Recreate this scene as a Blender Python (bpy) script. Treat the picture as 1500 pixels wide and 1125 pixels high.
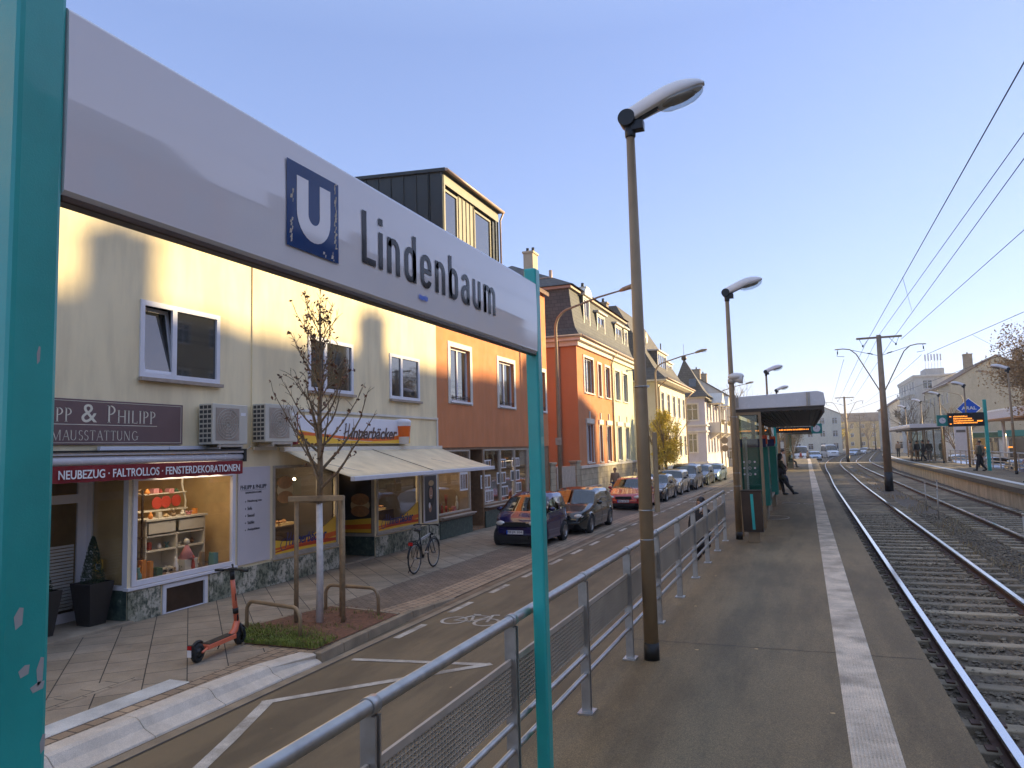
import bpy, math, random
from mathutils import Vector, Matrix, noise
from math import sin, cos, pi, radians, tan, sqrt
random.seed(7)
S = bpy.context.scene
for o in list(bpy.data.objects): bpy.data.objects.remove(o)
COL = S.collection
# ------------------------------------------------------------------ camera
CAMZ = 2.87
cam = bpy.data.objects.new('camera', bpy.data.cameras.new('camera'))
COL.objects.link(cam)
R = Matrix(((0.9297485, 0.05651576, 0.36383196), (0.36729233, -0.07320162, -0.92722051), (-0.02576948, 0.99571456, -0.0888169)))
cam.matrix_world = Matrix.Translation((0, 0, CAMZ)) @ R.to_4x4()
cam.data.sensor_width = 36; cam.data.lens = 36*1083/1500
cam.data.clip_start = .05; cam.data.clip_end = 6000
S.camera = cam
# ------------------------------------------------------------------ light
SUN_AZ, SUN_EL = radians(55), radians(14.0)      # azimuth from +Y towards +X
w = bpy.data.worlds.new('World'); S.world = w; w.use_nodes = True
nt = w.node_tree; bg = nt.nodes['Background']
sky = nt.nodes.new('ShaderNodeTexSky'); sky.sky_type = 'NISHITA'; sky.sun_disc = False
sky.sun_elevation = SUN_EL; sky.sun_rotation = SUN_AZ
sky.altitude = 100; sky.air_density = 1.0; sky.dust_density = .45; sky.ozone_density = 2.6
gm = nt.nodes.new('ShaderNodeGamma'); gm.inputs[1].default_value = .55; nt.links.new(sky.outputs[0], gm.inputs[0])
tn = nt.nodes.new('ShaderNodeMix'); tn.data_type = 'RGBA'; tn.blend_type = 'MULTIPLY'; tn.inputs[0].default_value = 1; tn.inputs[7].default_value = (.90, .82, .85, 1)
nt.links.new(gm.outputs[0], tn.inputs[6])
# clear deep blue towards the horizon, overhead boost and warm tint added to lift the shade
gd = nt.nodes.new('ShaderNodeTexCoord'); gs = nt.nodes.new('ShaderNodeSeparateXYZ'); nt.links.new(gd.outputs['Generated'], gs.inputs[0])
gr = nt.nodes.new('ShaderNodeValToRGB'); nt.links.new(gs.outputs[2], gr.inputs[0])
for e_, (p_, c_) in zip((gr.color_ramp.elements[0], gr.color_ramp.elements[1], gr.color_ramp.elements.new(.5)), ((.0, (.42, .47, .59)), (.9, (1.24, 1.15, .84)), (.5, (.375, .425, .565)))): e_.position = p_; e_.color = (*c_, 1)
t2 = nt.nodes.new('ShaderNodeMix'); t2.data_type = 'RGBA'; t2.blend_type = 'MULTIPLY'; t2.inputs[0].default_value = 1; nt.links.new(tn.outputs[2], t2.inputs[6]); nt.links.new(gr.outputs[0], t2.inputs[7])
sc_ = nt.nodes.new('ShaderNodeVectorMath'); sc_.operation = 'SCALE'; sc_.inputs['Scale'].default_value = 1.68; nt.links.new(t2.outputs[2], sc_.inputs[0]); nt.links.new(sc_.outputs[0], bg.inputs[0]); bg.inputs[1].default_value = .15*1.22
sun = bpy.data.objects.new('sun', bpy.data.lights.new('sun', 'SUN')); COL.objects.link(sun)
sun.data.energy = 3.0; sun.data.angle = radians(.9); sun.data.color = (1, .78, .42)
sd = Vector((sin(SUN_AZ)*cos(SUN_EL), cos(SUN_AZ)*cos(SUN_EL), sin(SUN_EL)))
sun.rotation_euler = sd.to_track_quat('Z', 'Y').to_euler()
S.view_settings.view_transform = 'Standard'; S.view_settings.look = 'None'
S.view_settings.exposure = 1.85; S.view_settings.gamma = 1
# ------------------------------------------------------------------ materials
MT = {}
def nodes(name):
    m = bpy.data.materials.new(name); m.use_nodes = True; t = m.node_tree
    return m, t, t.nodes['Principled BSDF']
def mapping(t, scale=(1, 1, 1), rot=(0, 0, 0), uv=None):
    c = t.nodes.new('ShaderNodeNewGeometry'); p = c.outputs['Position']
    if uv == 'obj': p = t.nodes.new('ShaderNodeTexCoord').outputs['Object']
    if uv == 'wall':                       # (x+y, z) so that bricks run along any upright wall
        s = t.nodes.new('ShaderNodeSeparateXYZ'); t.links.new(p, s.inputs[0])
        a = t.nodes.new('ShaderNodeMath'); t.links.new(s.outputs[0], a.inputs[0]); t.links.new(s.outputs[1], a.inputs[1])
        k = t.nodes.new('ShaderNodeCombineXYZ'); t.links.new(a.outputs[0], k.inputs[0]); t.links.new(s.outputs[2], k.inputs[1]); p = k.outputs[0]
    mp = t.nodes.new('ShaderNodeMapping'); t.links.new(p, mp.inputs[0])
    mp.inputs['Scale'].default_value = scale; mp.inputs['Rotation'].default_value = rot
    return mp.outputs[0]
def noi(t, vec, scale, detail=6, rough=.6):
    n = t.nodes.new('ShaderNodeTexNoise'); n.inputs['Scale'].default_value = scale
    n.inputs['Detail'].default_value = detail; n.inputs['Roughness'].default_value = rough
    t.links.new(vec, n.inputs['Vector']); return n.outputs['Fac']
def ramp(t, fac, stops):
    r = t.nodes.new('ShaderNodeValToRGB'); e = r.color_ramp.elements
    while len(e) < len(stops): e.new(.5)
    for i, (p, c) in enumerate(stops): e[i].position = p; e[i].color = (*c, 1) if len(c) == 3 else c
    t.links.new(fac, r.inputs[0]); return r.outputs[0]
def mixc(t, fac, a, b, mode='MIX'):
    m = t.nodes.new('ShaderNodeMix'); m.data_type = 'RGBA'; m.blend_type = mode
    for s, v in ((m.inputs[0], fac), (m.inputs[6], a), (m.inputs[7], b)):
        if hasattr(v, 'links') or hasattr(v, 'is_linked'): t.links.new(v, s)
        elif isinstance(v, (int, float)): s.default_value = v
        else: s.default_value = (*v, 1)
    return m.outputs[2]
def bump(t, b, h, strength=.3, dist=.01):
    n = t.nodes.new('ShaderNodeBump'); n.inputs['Strength'].default_value = strength; n.inputs['Distance'].default_value = dist
    t.links.new(h, n.inputs['Height']); t.links.new(n.outputs[0], b.inputs['Normal'])
def M(name, col, rough=.6, metal=0, var=.12, scale=3, bmp=0, bscale=60, coat=0, uv=None, stain=0, emit=0, fine=0):
    if name in MT: return MT[name]
    m, t, b = nodes(name); MT[name] = m
    v = mapping(t, uv=uv)
    lo = tuple(c*(1-var) for c in col); hi = tuple(min(1, c*(1+var)) for c in col)
    c = ramp(t, noi(t, v, scale), [(.3, lo), (.7, hi)])
    if fine:
        c = mixc(t, 1., c, ramp(t, noi(t, v, 140, 2), [(.35, (1-fine,)*3), (.65, (1+fine*.6,)*3)]), 'MULTIPLY')
    if stain:
        v2 = mapping(t, (1.3, 1.3, .25), uv=uv)
        c = mixc(t, 1., c, ramp(t, noi(t, v2, 1.6, 8), [(.38, (1-stain, 1-stain*1.05, 1-stain*1.1)), (.6, (1, 1, 1))]), 'MULTIPLY')
    t.links.new(c, b.inputs['Base Color'])
    b.inputs['Metallic'].default_value = metal
    r = t.nodes.new('ShaderNodeMapRange'); t.links.new(noi(t, v, scale*4, 4), r.inputs[0])
    r.inputs[1].default_value = .3; r.inputs[2].default_value = .7; r.inputs[3].default_value = max(.02, rough*.82); r.inputs[4].default_value = min(1, rough*1.18)
    t.links.new(r.outputs[0], b.inputs['Roughness'])
    if coat: b.inputs['Coat Weight'].default_value = coat; b.inputs['Coat Roughness'].default_value = .04
    if bmp: bump(t, b, noi(t, v, bscale, 5, .7), bmp, .006)
    if emit:
        b.inputs['Emission Color'].default_value = (*col, 1); b.inputs['Emission Strength'].default_value = emit
    return m
def MB_(name, c1, c2, mortar, bw, bh, uv='wall', msize=.012, rough=.8, offset=.5, bmp=.4, rot=0, var=.5, stain=0, squash=1, freq=2, fine=0):
    m, t, b = nodes(name); MT[name] = m
    v = mapping(t, rot=(0, 0, rot), uv=uv)
    k = t.nodes.new('ShaderNodeTexBrick'); t.links.new(v, k.inputs['Vector'])
    k.inputs['Color1'].default_value = (*c1, 1); k.inputs['Color2'].default_value = (*c2, 1); k.inputs['Mortar'].default_value = (*mortar, 1)
    k.inputs['Scale'].default_value = 1; k.inputs['Mortar Size'].default_value = msize; k.inputs['Mortar Smooth'].default_value = .2
    k.inputs['Brick Width'].default_value = bw; k.inputs['Row Height'].default_value = bh; k.offset = offset; k.squash = squash; k.squash_frequency = freq
    g = mapping(t)
    c = mixc(t, 1., k.outputs['Color'], ramp(t, noi(t, g, 2.2, 8), [(.3, (1-var*.5,)*3), (.7, (1+var*.3,)*3)]), 'MULTIPLY')
    if fine: c = mixc(t, 1., c, ramp(t, noi(t, g, 120, 3), [(.35, (1-fine,)*3), (.65, (1+fine*.6,)*3)]), 'MULTIPLY')
    if stain: c = mixc(t, 1., c, ramp(t, noi(t, g, .5, 9, .7), [(.4, (1-stain,)*3), (.6, (1, 1, 1))]), 'MULTIPLY')
    t.links.new(c, b.inputs['Base Color']); b.inputs['Roughness'].default_value = rough
    inv = t.nodes.new('ShaderNodeMath'); inv.operation = 'MULTIPLY_ADD'; inv.inputs[1].default_value = -1.; t.links.new(k.outputs['Fac'], inv.inputs[0])
    t.links.new(noi(t, g, 90, 4), inv.inputs[2])
    bump(t, b, inv.outputs[0], bmp, .006)
    return m
def asphalt(name, base, warm=1.):
    m, t, b = nodes(name); MT[name] = m; g = mapping(t)
    big = ramp(t, noi(t, g, .35, 8, .65), [(.3, tuple(.78*x for x in base)), (.7, tuple(1.22*x for x in base))])
    sp = ramp(t, noi(t, g, 170, 2, .5), [(.38, (.62,)*3), (.52, (1,)*3), (.68, (1.55, 1.5, 1.4))])
    c = mixc(t, 1., big, sp, 'MULTIPLY')
    st = ramp(t, noi(t, mapping(t, (1.2, .18, 1)), 1.4, 9, .7), [(.42, (.72,)*3), (.56, (1,)*3)])
    c = mixc(t, 1., c, st, 'MULTIPLY')
    vo = t.nodes.new('ShaderNodeTexVoronoi'); vo.inputs['Scale'].default_value = 1.7; t.links.new(g, vo.inputs['Vector'])
    dots = ramp(t, vo.outputs['Distance'], [(.025, (3.0, 2.8, 2.5)), (.04, (1,)*3)])
    c = mixc(t, 1., c, dots, 'MULTIPLY')
    t.links.new(c, b.inputs['Base Color']); b.inputs['Roughness'].default_value = .82
    bump(t, b, noi(t, g, 150, 3, .7), .5, .004)
    return m
asphalt('asphalt', (.185, .132, .070)); asphalt('platform_asphalt', (.215, .153, .078))
M('teal', (.02, .40, .36), .34, var=.16, scale=2.5, bmp=.15, bscale=220, coat=.25, stain=.12)
M('teal_dull', (.01, .2, .17), .45, var=.1)
M('sign_white', (.78, .73, .73), .06, var=.02, scale=1.5, coat=.25)
M('sign_blue', (.012, .05, .17), .08, var=.2, scale=2)
M('sign_black', (.012, .012, .014), .08)
M('bronze', (.07, .045, .03), .35, .6, var=.25)
M('galv', (.42, .40, .38), .38, .85, var=.16, scale=9, bmp=.05)
M('infill', (.36, .31, .24), .6, .2, var=.15)
M('galv_dull', (.46, .40, .33), .55, .35, var=.16, scale=6)
M('chrome', (.62, .62, .62), .2, 1, var=.04)
M('lamp_grey', (.74, .70, .68), .4, 0, var=.05, coat=.2)
M('pole_brown', (.33, .23, .13), .5, .15, var=.16, scale=4, stain=.25)
M('black', (.012, .012, .012), .5, var=.2)
M('dark_metal', (.03, .03, .03), .4, .4)
M('rubber', (.018, .018, .018), .75, bmp=.3)
M('white_paint', (.74, .70, .62), .55, var=.1, fine=.15, stain=.2)
M('road_paint', (.60, .54, .45), .7, var=.15, fine=.5, stain=.5, scale=8)
M('tactile', (.74, .60, .44), .75, var=.15, scale=3, fine=.25, stain=.45)
M('white_frame', (.70, .69, .73), .35, var=.04)
M('cream_wall', (.88, .74, .47), .85, var=.05, scale=1.1, bmp=.35, bscale=170, stain=.16)
M('brown_wall', (.66, .24, .09), .85, var=.06, scale=1.1, bmp=.5, bscale=130, stain=.12)
M('orange_wall', (.56, .215, .085), .85, var=.05, scale=1.1, bmp=.3, bscale=150, stain=.06)
M('lime_wall', (.68, .67, .42), .85, var=.04, bmp=.3, stain=.06)
M('pale_wall', (.72, .66, .53), .85, var=.05, bmp=.3, stain=.08)
M('lilac_wall', (.56, .52, .56), .85, var=.05, bmp=.3, stain=.08)
M('beige_wall', (.50, .42, .28), .85, var=.06, bmp=.3, stain=.12)
M('grey_wall', (.42, .40, .38), .85, var=.08, stain=.15)
M('white_wall', (.66, .62, .54), .85, var=.05, stain=.12)
M('ochre_wall', (.62, .44, .18), .85, var=.08, stain=.1)
M('trim', (.72, .66, .56), .7, var=.05, stain=.08)
M('sill_stone', (.36, .29, .23), .7, var=.15, scale=9)
M('glass_dark', (.03, .03, .027), .03, var=.05, coat=1.)
MT['glass_dark'].node_tree.nodes['Principled BSDF'].inputs['Specular IOR Level'].default_value = .9
M('curtain', (.45, .40, .30), .8, var=.2, scale=7)
M('concrete', (.34, .28, .20), .85, var=.15, scale=2, bmp=.4, stain=.25, fine=.15)
M('concrete_light', (.60, .47, .30), .8, var=.12, scale=2.5, bmp=.35, stain=.3, fine=.12)
M('kerb_white', (.66, .57, .46), .75, var=.08, scale=9, bmp=.3, bscale=90, stain=.16, fine=.2)
M('kerb_grey', (.30, .23, .15), .8, var=.18, scale=4, bmp=.3, stain=.2, fine=.2)
M('gutter', (.25, .17, .10), .85, var=.2, scale=4, bmp=.4, stain=.3, fine=.3)
M('soil', (.16, .07, .035), .95, var=.45, scale=16, bmp=.9, bscale=70)
M('bark', (.21, .15, .09), .9, var=.3, scale=14, bmp=.6, bscale=60)
M('bark_white', (.78, .74, .72), .8, var=.15, scale=9, bmp=.5, bscale=50, stain=.3)
M('wood_stake', (.34, .235, .13), .8, var=.25, scale=10, bmp=.5, stain=.35)
M('leaf_brown', (.13, .055, .025), .7, var=.4, scale=9)
M('leaf_gold', (.60, .46, .06), .7, var=.45, scale=3)
M('leaf_dark', (.028, .05, .018), .7, var=.5, scale=14)
M('leaf_tan', (.34, .215, .09), .8, var=.4, scale=2)
M('grass_green', (.17, .20, .03), .8, var=.5, scale=8)
M('dry_weed', (.34, .25, .12), .8, var=.4, scale=5)
M('rail_top', (.72, .70, .68), .16, 1, var=.05)
M('rail_rust', (.10, .048, .028), .7, .2, var=.3, scale=12, bmp=.3)
M('sleeper', (.34, .265, .17), .85, var=.2, scale=5, bmp=.4, stain=.3, fine=.2)
M('ballast', (.125, .092, .058), .9, var=.55, scale=22, bmp=1., bscale=34, fine=.5)
M('stone', (.19, .15, .10), .85, var=.6, scale=11, bmp=.3)
M('wire', (.02, .02, .022), .5, .5)
M('mast', (.34, .25, .16), .6, .3, var=.15, stain=.2)
M('skin', (.46, .26, .17), .5, var=.08, scale=8)
M('hair', (.02, .012, .01), .5, var=.3, scale=30)
M('cloth_black', (.022, .021, .024), .85, var=.3, scale=20)
M('cloth_green', (.05, .055, .035), .85, var=.3, scale=20)
M('cloth_grey', (.12, .11, .10), .85, var=.2); M('cloth_blue', (.03, .045, .09), .85, var=.2)
M('cloth_tan', (.30, .21, .13), .85, var=.2); M('cloth_red', (.32, .02, .02), .8, var=.2); M('cloth_cream', (.55, .48, .38), .85, var=.15)
M('denim', (.04, .05, .08), .85, var=.2)
M('coral', (.72, .17, .085), .38, var=.06, coat=.3)
M('red_awning', (.23, .015, .018), .8, var=.1, bmp=.2, bscale=300)
M('awning_cream', (.76, .64, .42), .85, var=.07, scale=2, bmp=.2, bscale=260, stain=.12)
M('sign_mauve', (.16, .095, .09), .5, var=.05)
M('letter_cream', (.72, .66, .52), .6); M('letter_white', (.85, .84, .82), .6); M('letter_dark', (.02, .02, .03), .5)
M('letter_brown', (.10, .055, .04), .5)
M('info_panel', (.58, .54, .56), .4, var=.03)
M('sig_yellow', (.85, .50, .04), .4, var=.05); M('sig_orange', (.72, .13, .01), .4, var=.05); M('sig_white', (.74, .74, .80), .4, var=.03); M('sig_red', (.55, .05, .01), .4, var=.05)
M('ac_body', (.58, .54, .45), .5, var=.05, stain=.1); M('ac_dark', (.05, .05, .05), .6)
M('planter', (.022, .020, .019), .45, var=.1)
M('paper', (.74, .72, .72), .6, var=.04); M('photo_mix', (.28, .22, .19), .5, var=.8, scale=22)
M('poster_dark', (.05, .045, .045), .4); M('bun', (.42, .20, .07), .6, var=.25, scale=9); M('bun_light', (.62, .44, .22), .6, var=.15)
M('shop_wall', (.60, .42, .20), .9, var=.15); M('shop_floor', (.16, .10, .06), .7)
M('shop_white', (.62, .58, .50), .6, var=.08); M('wood_dark', (.05, .028, .016), .6, var=.3, scale=8); M('wood_mid', (.24, .13, .06), .6, var=.25, scale=8)
M('pink', (.62, .26, .27), .7); M('item_red', (.45, .05, .03), .6); M('item_green', (.04, .11, .05), .7, var=.4); M('item_teal', (.10, .27, .27), .6); M('item_orange', (.72, .27, .05), .6)
M('vent_red', (.85, .10, .02), .4); M('navy', (.02, .03, .16), .4); M('aral_blue', (.01, .11, .62), .35)
M('display_black', (.01, .008, .008), .3); M('led', (1., .30, .03), .5, emit=.5, var=0)
M('lamp_red', (1, .05, .02), .4, emit=1.6, var=0); M('lamp_green', (.05, 1, .5), .4, emit=1.5, var=0); M('bulb', (1, .75, .45), .4, emit=8, var=0); M('red_ref', (.5, .01, .01), .25)
M('roof_tile_dark', (.04, .035, .03), .7)
M('canopy_white', (.62, .60, .62), .25, var=.04, coat=.3)
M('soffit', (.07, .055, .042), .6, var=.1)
M('tar', (.05, .045, .04), .9)
M('zinc_dark', (.028, .032, .030), .38, .35, var=.12, scale=1.5)
M('zinc_warm', (.20, .18, .13), .5, .2, var=.08)
M('downpipe', (.42, .30, .22), .5, .3)
M('lens', (.55, .52, .46), .12, coat=.6)
MB_('slate', (.060, .058, .050), (.085, .08, .068), (.02, .02, .018), .32, .2, msize=.012, rough=.65, bmp=.5)
MB_('tiles_grey', (.10, .085, .065), (.14, .12, .09), (.04, .035, .03), .3, .22, msize=.014, rough=.75, bmp=.5)
MB_('tiles_brown', (.17, .095, .055), (.23, .13, .075), (.06, .035, .025), .3, .25, msize=.014, rough=.75, bmp=.5)
MB_('stone_base', (.42, .35, .23), (.50, .42, .28), (.30, .25, .17), .55, .3, msize=.012, rough=.85, bmp=.6, var=.6)
MB_('chimney_brick', (.28, .20, .13), (.36, .27, .18), (.3, .26, .2), .25, .09, msize=.01, rough=.9)
MB_('slabs', (.315, .25, .17), (.385, .305, .215), (.05, .04, .03), .52, .5, uv=None, msize=.008, rough=.8, offset=.5, bmp=.35, rot=radians(45), var=.45, stain=.2, fine=.2)
MB_('slab_border', (.34, .27, .185), (.40, .32, .225), (.06, .05, .035), .34, .26, uv=None, msize=.008, rough=.8, bmp=.35, rot=radians(90), var=.4, stain=.2, fine=.2)
MB_('cobbles', (.20, .145, .095), (.26, .19, .13), (.05, .04, .03), .2, .1, uv=None, msize=.008, rough=.8, bmp=.6, var=.5, stain=.25, fine=.2)
MB_('cobble_band', (.38, .26, .16), (.46, .33, .21), (.09, .07, .05), .2, .16, uv=None, msize=.01, rough=.8, bmp=.6, rot=radians(90), var=.45, stain=.25, fine=.2)
# green serpentine marble
m, t, b = nodes('marble'); MT['marble'] = m; g = mapping(t, (1, 1, .8))
n1 = noi(t, g, 11, 8, .72)
c = ramp(t, n1, [(.34, (.03, .05, .04)), (.45, (.16, .17, .125)), (.52, (.46, .43, .34)), (.62, (.60, .56, .46)), (.72, (.20, .19, .14))])
big = ramp(t, noi(t, g, 1.6, 5, .6), [(.42, (.45, .5, .45)), (.55, (1, 1, 1))])
t.links.new(mixc(t, 1., c, big, 'MULTIPLY'), b.inputs['Base Color']); b.inputs['Roughness'].default_value = .32
m, t, b = nodes('marble_green'); MT['marble_green'] = m; g = mapping(t)
c = ramp(t, noi(t, g, 9, 8, .75), [(.35, (.018, .035, .03)), (.5, (.05, .08, .065)), (.62, (.09, .12, .095)), (.7, (.4, .42, .36))])
t.links.new(c, b.inputs['Base Color']); b.inputs['Roughness'].default_value = .3
# see-through shop glass / shelter glass
def glassmat(name, tint, dens, rough=.0):
    m = bpy.data.materials.new(name); m.use_nodes = True; t = m.node_tree; MT[name] = m
    for n in list(t.nodes):
        if n.type != 'OUTPUT_MATERIAL': t.nodes.remove(n)
    out = [n for n in t.nodes if n.type == 'OUTPUT_MATERIAL'][0]
    tr = t.nodes.new('ShaderNodeBsdfTransparent'); tr.inputs[0].default_value = (*tint, 1)
    gl = t.nodes.new('ShaderNodeBsdfGlossy'); gl.inputs['Roughness'].default_value = rough; gl.inputs['Color'].default_value = (1, 1, 1, 1)
    lw = t.nodes.new('ShaderNodeLayerWeight'); lw.inputs['Blend'].default_value = .5; fr = t.nodes.new('ShaderNodeMath'); fr.operation = 'POWER'; fr.inputs[1].default_value = 4.; t.links.new(lw.outputs['Facing'], fr.inputs[0])
    ma = t.nodes.new('ShaderNodeMath'); ma.operation = 'MULTIPLY_ADD'; ma.inputs[1].default_value = dens[0]; ma.inputs[2].default_value = dens[1]; ma.use_clamp = True
    mx = t.nodes.new('ShaderNodeMixShader')
    t.links.new(fr.outputs[0], ma.inputs[0]); t.links.new(ma.outputs[0], mx.inputs[0]); t.links.new(tr.outputs[0], mx.inputs[1]); t.links.new(gl.outputs[0], mx.inputs[2]); t.links.new(mx.outputs[0], out.inputs[0])
glassmat('shop_glass', (.94, .94, .92), (.8, .05)); glassmat('shelter_glass', (.70, .76, .72), (.8, .05), .02); glassmat('lamp_glass', (.75, .78, .78), (.8, .12), .05)
glassmat('car_glass', (.13, .16, .15), (.9, .09))
def paint(name, col, metal=.35, rough=.28):
    return M(name, col, rough, metal, var=.03, coat=1.)
# ------------------------------------------------------------------ mesh builder
class MB:
    def __init__(s): s.v = []; s.f = []; s.mi = []; s.sm = []; s.k = 0; s.smooth = False
    def _a(s, vs, fs, sm=None):
        n = len(s.v); s.v += [tuple(v) for v in vs]
        for f in fs: s.f.append(tuple(i+n for i in f)); s.mi.append(s.k); s.sm.append(s.smooth if sm is None else sm)
        return s
    def box(s, x0, x1, y0, y1, z0, z1):
        if x0 > x1: x0, x1 = x1, x0
        if y0 > y1: y0, y1 = y1, y0
        if z0 > z1: z0, z1 = z1, z0
        return s._a([(x0,y0,z0),(x1,y0,z0),(x1,y1,z0),(x0,y1,z0),(x0,y0,z1),(x1,y0,z1),(x1,y1,z1),(x0,y1,z1)],
            [(0,3,2,1),(4,5,6,7),(0,1,5,4),(1,2,6,5),(2,3,7,6),(3,0,4,7)])
    def ob(s, c, a, b_, n, ha, hb, hn):           # oriented box
        c = Vector(c); a = Vector(a).normalized()*ha; b_ = Vector(b_).normalized()*hb; n = Vector(n).normalized()*hn
        P = [c+a*i+b_*j+n*k for k in (-1, 1) for (i, j) in ((-1,-1),(1,-1),(1,1),(-1,1))]
        return s._a(P, [(0,3,2,1),(4,5,6,7),(0,1,5,4),(1,2,6,5),(2,3,7,6),(3,0,4,7)])
    def q(s, *p): return s._a(p, [tuple(range(len(p)))])
    def prism(s, base, vec):
        vec = Vector(vec); n = len(base); B = [Vector(p) for p in base]
        return s._a(B+[p+vec for p in B], [tuple(reversed(range(n))), tuple(range(n, 2*n))]+[(i, (i+1) % n, n+(i+1) % n, n+i) for i in range(n)])
    def tube(s, pts, r, n=8, caps=True, closed=False, sm=True, tw=0):
        P = [Vector(p) for p in pts]; m = len(P); rs = r if isinstance(r, (list, tuple)) else [r]*m
        vs = []; up = None
        for i, p in enumerate(P):
            if closed: d = P[(i+1) % m]-P[i-1]
            else: d = (P[min(i+1, m-1)]-P[max(i-1, 0)])
            d.normalize()
            if up is None:
                up = Vector((0, 0, 1)) if abs(d.z) < .9 else Vector((0, 1, 0))
            x = up.cross(d).normalized(); y = d.cross(x).normalized(); up = y
            for k in range(n):
                a = 2*pi*k/n+tw; vs.append(p+x*cos(a)*rs[i]+y*sin(a)*rs[i])
        fs = []
        for i in range(m if closed else m-1):
            j = (i+1) % m
            for k in range(n): fs.append((i*n+k, i*n+(k+1) % n, j*n+(k+1) % n, j*n+k))
        s._a(vs, fs, sm)
        if caps and not closed:
            o = len(s.v)-len(vs); s.f.append(tuple(o+k for k in reversed(range(n)))); s.mi.append(s.k); s.sm.append(False)
            s.f.append(tuple(o+(m-1)*n+k for k in range(n))); s.mi.append(s.k); s.sm.append(False)
        return s
    def cyl(s, p0, p1, r0, r1=None, n=12): return s.tube([p0, p1], [r0, r0 if r1 is None else r1], n)
    def ell(s, c, r, nu=12, nv=8, rot=None, z0=-1, z1=1):
        vs = []; fs = []
        for j in range(nv+1):
            zz = z0+(z1-z0)*j/nv; a = math.asin(max(-1, min(1, zz))); 
            for i in range(nu):
                b_ = 2*pi*i/nu; p = Vector((r[0]*cos(a)*cos(b_), r[1]*cos(a)*sin(b_), r[2]*sin(a)))
                if rot is not None: p = rot @ p
                vs.append(p+Vector(c))
        for j in range(nv):
            for i in range(nu): fs.append((j*nu+i, j*nu+(i+1) % nu, (j+1)*nu+(i+1) % nu, (j+1)*nu+i))
        return s._a(vs, fs, True)
    def lathe(s, prof, c=(0, 0, 0), n=16, sm=True, axis='z'):
        vs = []; c = Vector(c)
        for (r, z) in prof:
            for k in range(n):
                a = 2*pi*k/n
                vs.append(c+(Vector((r*cos(a), r*sin(a), z)) if axis == 'z' else Vector((z, r*cos(a), r*sin(a)))))
        fs = [(i*n+k, i*n+(k+1) % n, (i+1)*n+(k+1) % n, (i+1)*n+k) for i in range(len(prof)-1) for k in range(n)]
        return s._a(vs, fs, sm)
    def build(s, name, mats, parent=None, world=False, bevel=0, loc=None, kind=None):
        me = bpy.data.meshes.new(name); me.from_pydata(s.v, [], s.f)
        if isinstance(mats, str): mats = [mats]
        for m_ in mats: me.materials.append(MT[m_])
        if any(s.mi): me.polygons.foreach_set('material_index', s.mi)
        me.polygons.foreach_set('use_smooth', s.sm)
        me.update()
        o = bpy.data.objects.new(name, me); COL.objects.link(o)
        if parent is not None:
            if world: me.transform(wm(parent).inverted())
            o.parent = parent
        elif loc is not None:
            me.transform(Matrix.Translation(-Vector(loc))); o.location = loc
        if bevel:
            b_ = o.modifiers.new('bevel', 'BEVEL'); b_.width = bevel; b_.segments = 2; b_.limit_method = 'ANGLE'; b_.angle_limit = radians(40)
        if kind: o['kind'] = kind
        return o
def wm(o):
    m_ = Matrix.Translation(o.location) @ o.rotation_euler.to_matrix().to_4x4()
    return wm(o.parent) @ m_ if o.parent else m_
def tag(o, label, cat, group=None):
    o['label'] = label; o['category'] = cat
    if group: o['group'] = group
    return o
def thing(name, label, cat, loc=(0, 0, 0), rz=0, group=None):
    o = bpy.data.objects.new(name, None); COL.objects.link(o); o.empty_display_size = .2
    o.location = loc; o.rotation_euler = (0, 0, rz)
    return tag(o, label, cat, group)
def dup(o, loc=None, rz=None, label=None, parent=None):
    c = o.copy(); COL.objects.link(c)
    if parent is not None: c.parent = parent
    if loc is not None: c.location = loc
    if rz is not None: c.rotation_euler = (0, 0, rz)
    if label: c['label'] = label
    for ch in KIDS(o): dup(ch, parent=c)
    return c
def KIDS(o): return [x for x in bpy.data.objects if x.parent == o]
def text(s, parent, mat, org, u, v, W=None, H=1, name='lettering', ext=.004, shear=0, off=0, world=False, space=1):
    cu = bpy.data.curves.new('t', 'FONT'); cu.body = s; cu.shear = shear; cu.offset = off; cu.extrude = .02; cu.space_character = space; cu.resolution_u = 4
    o = bpy.data.objects.new('t', cu); COL.objects.link(o)
    dg = bpy.context.evaluated_depsgraph_get(); me = bpy.data.meshes.new_from_object(o.evaluated_get(dg))
    bpy.data.objects.remove(o)
    xs = [p.co.x for p in me.vertices]; ys = [p.co.y for p in me.vertices]
    x0, x1, y0, y1 = min(xs), max(xs), min(ys), max(ys)
    sy = H/(y1-y0); sx = W/(x1-x0) if W else sy
    u = Vector(u).normalized(); v = Vector(v).normalized(); n = u.cross(v)
    for p in me.vertices:
        c = p.co; p.co = Vector(org)+u*(c.x-x0)*sx+v*(c.y-y0)*sy+n*(ext if c.z > 0 else -.001)
    me.materials.clear(); me.materials.append(MT[mat])
    ob = bpy.data.objects.new(name, me); COL.objects.link(ob)
    if parent is not None:
        if world: me.transform(wm(parent).inverted())
        ob.parent = parent
    return ob
X = Vector((1, 0, 0)); Y = Vector((0, 1, 0)); Z = Vector((0, 0, 1))
PZ = .85; PZ2 = 1.0; RZ = .42                    # platform tops, rail top
def lin(x, pts):
    if x <= pts[0][0]: return pts[0][1]
    for (a, b_), (c, d) in zip(pts, pts[1:]):
        if x <= c: return b_+(d-b_)*(x-a)/(c-a)
    return pts[-1][1]
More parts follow.
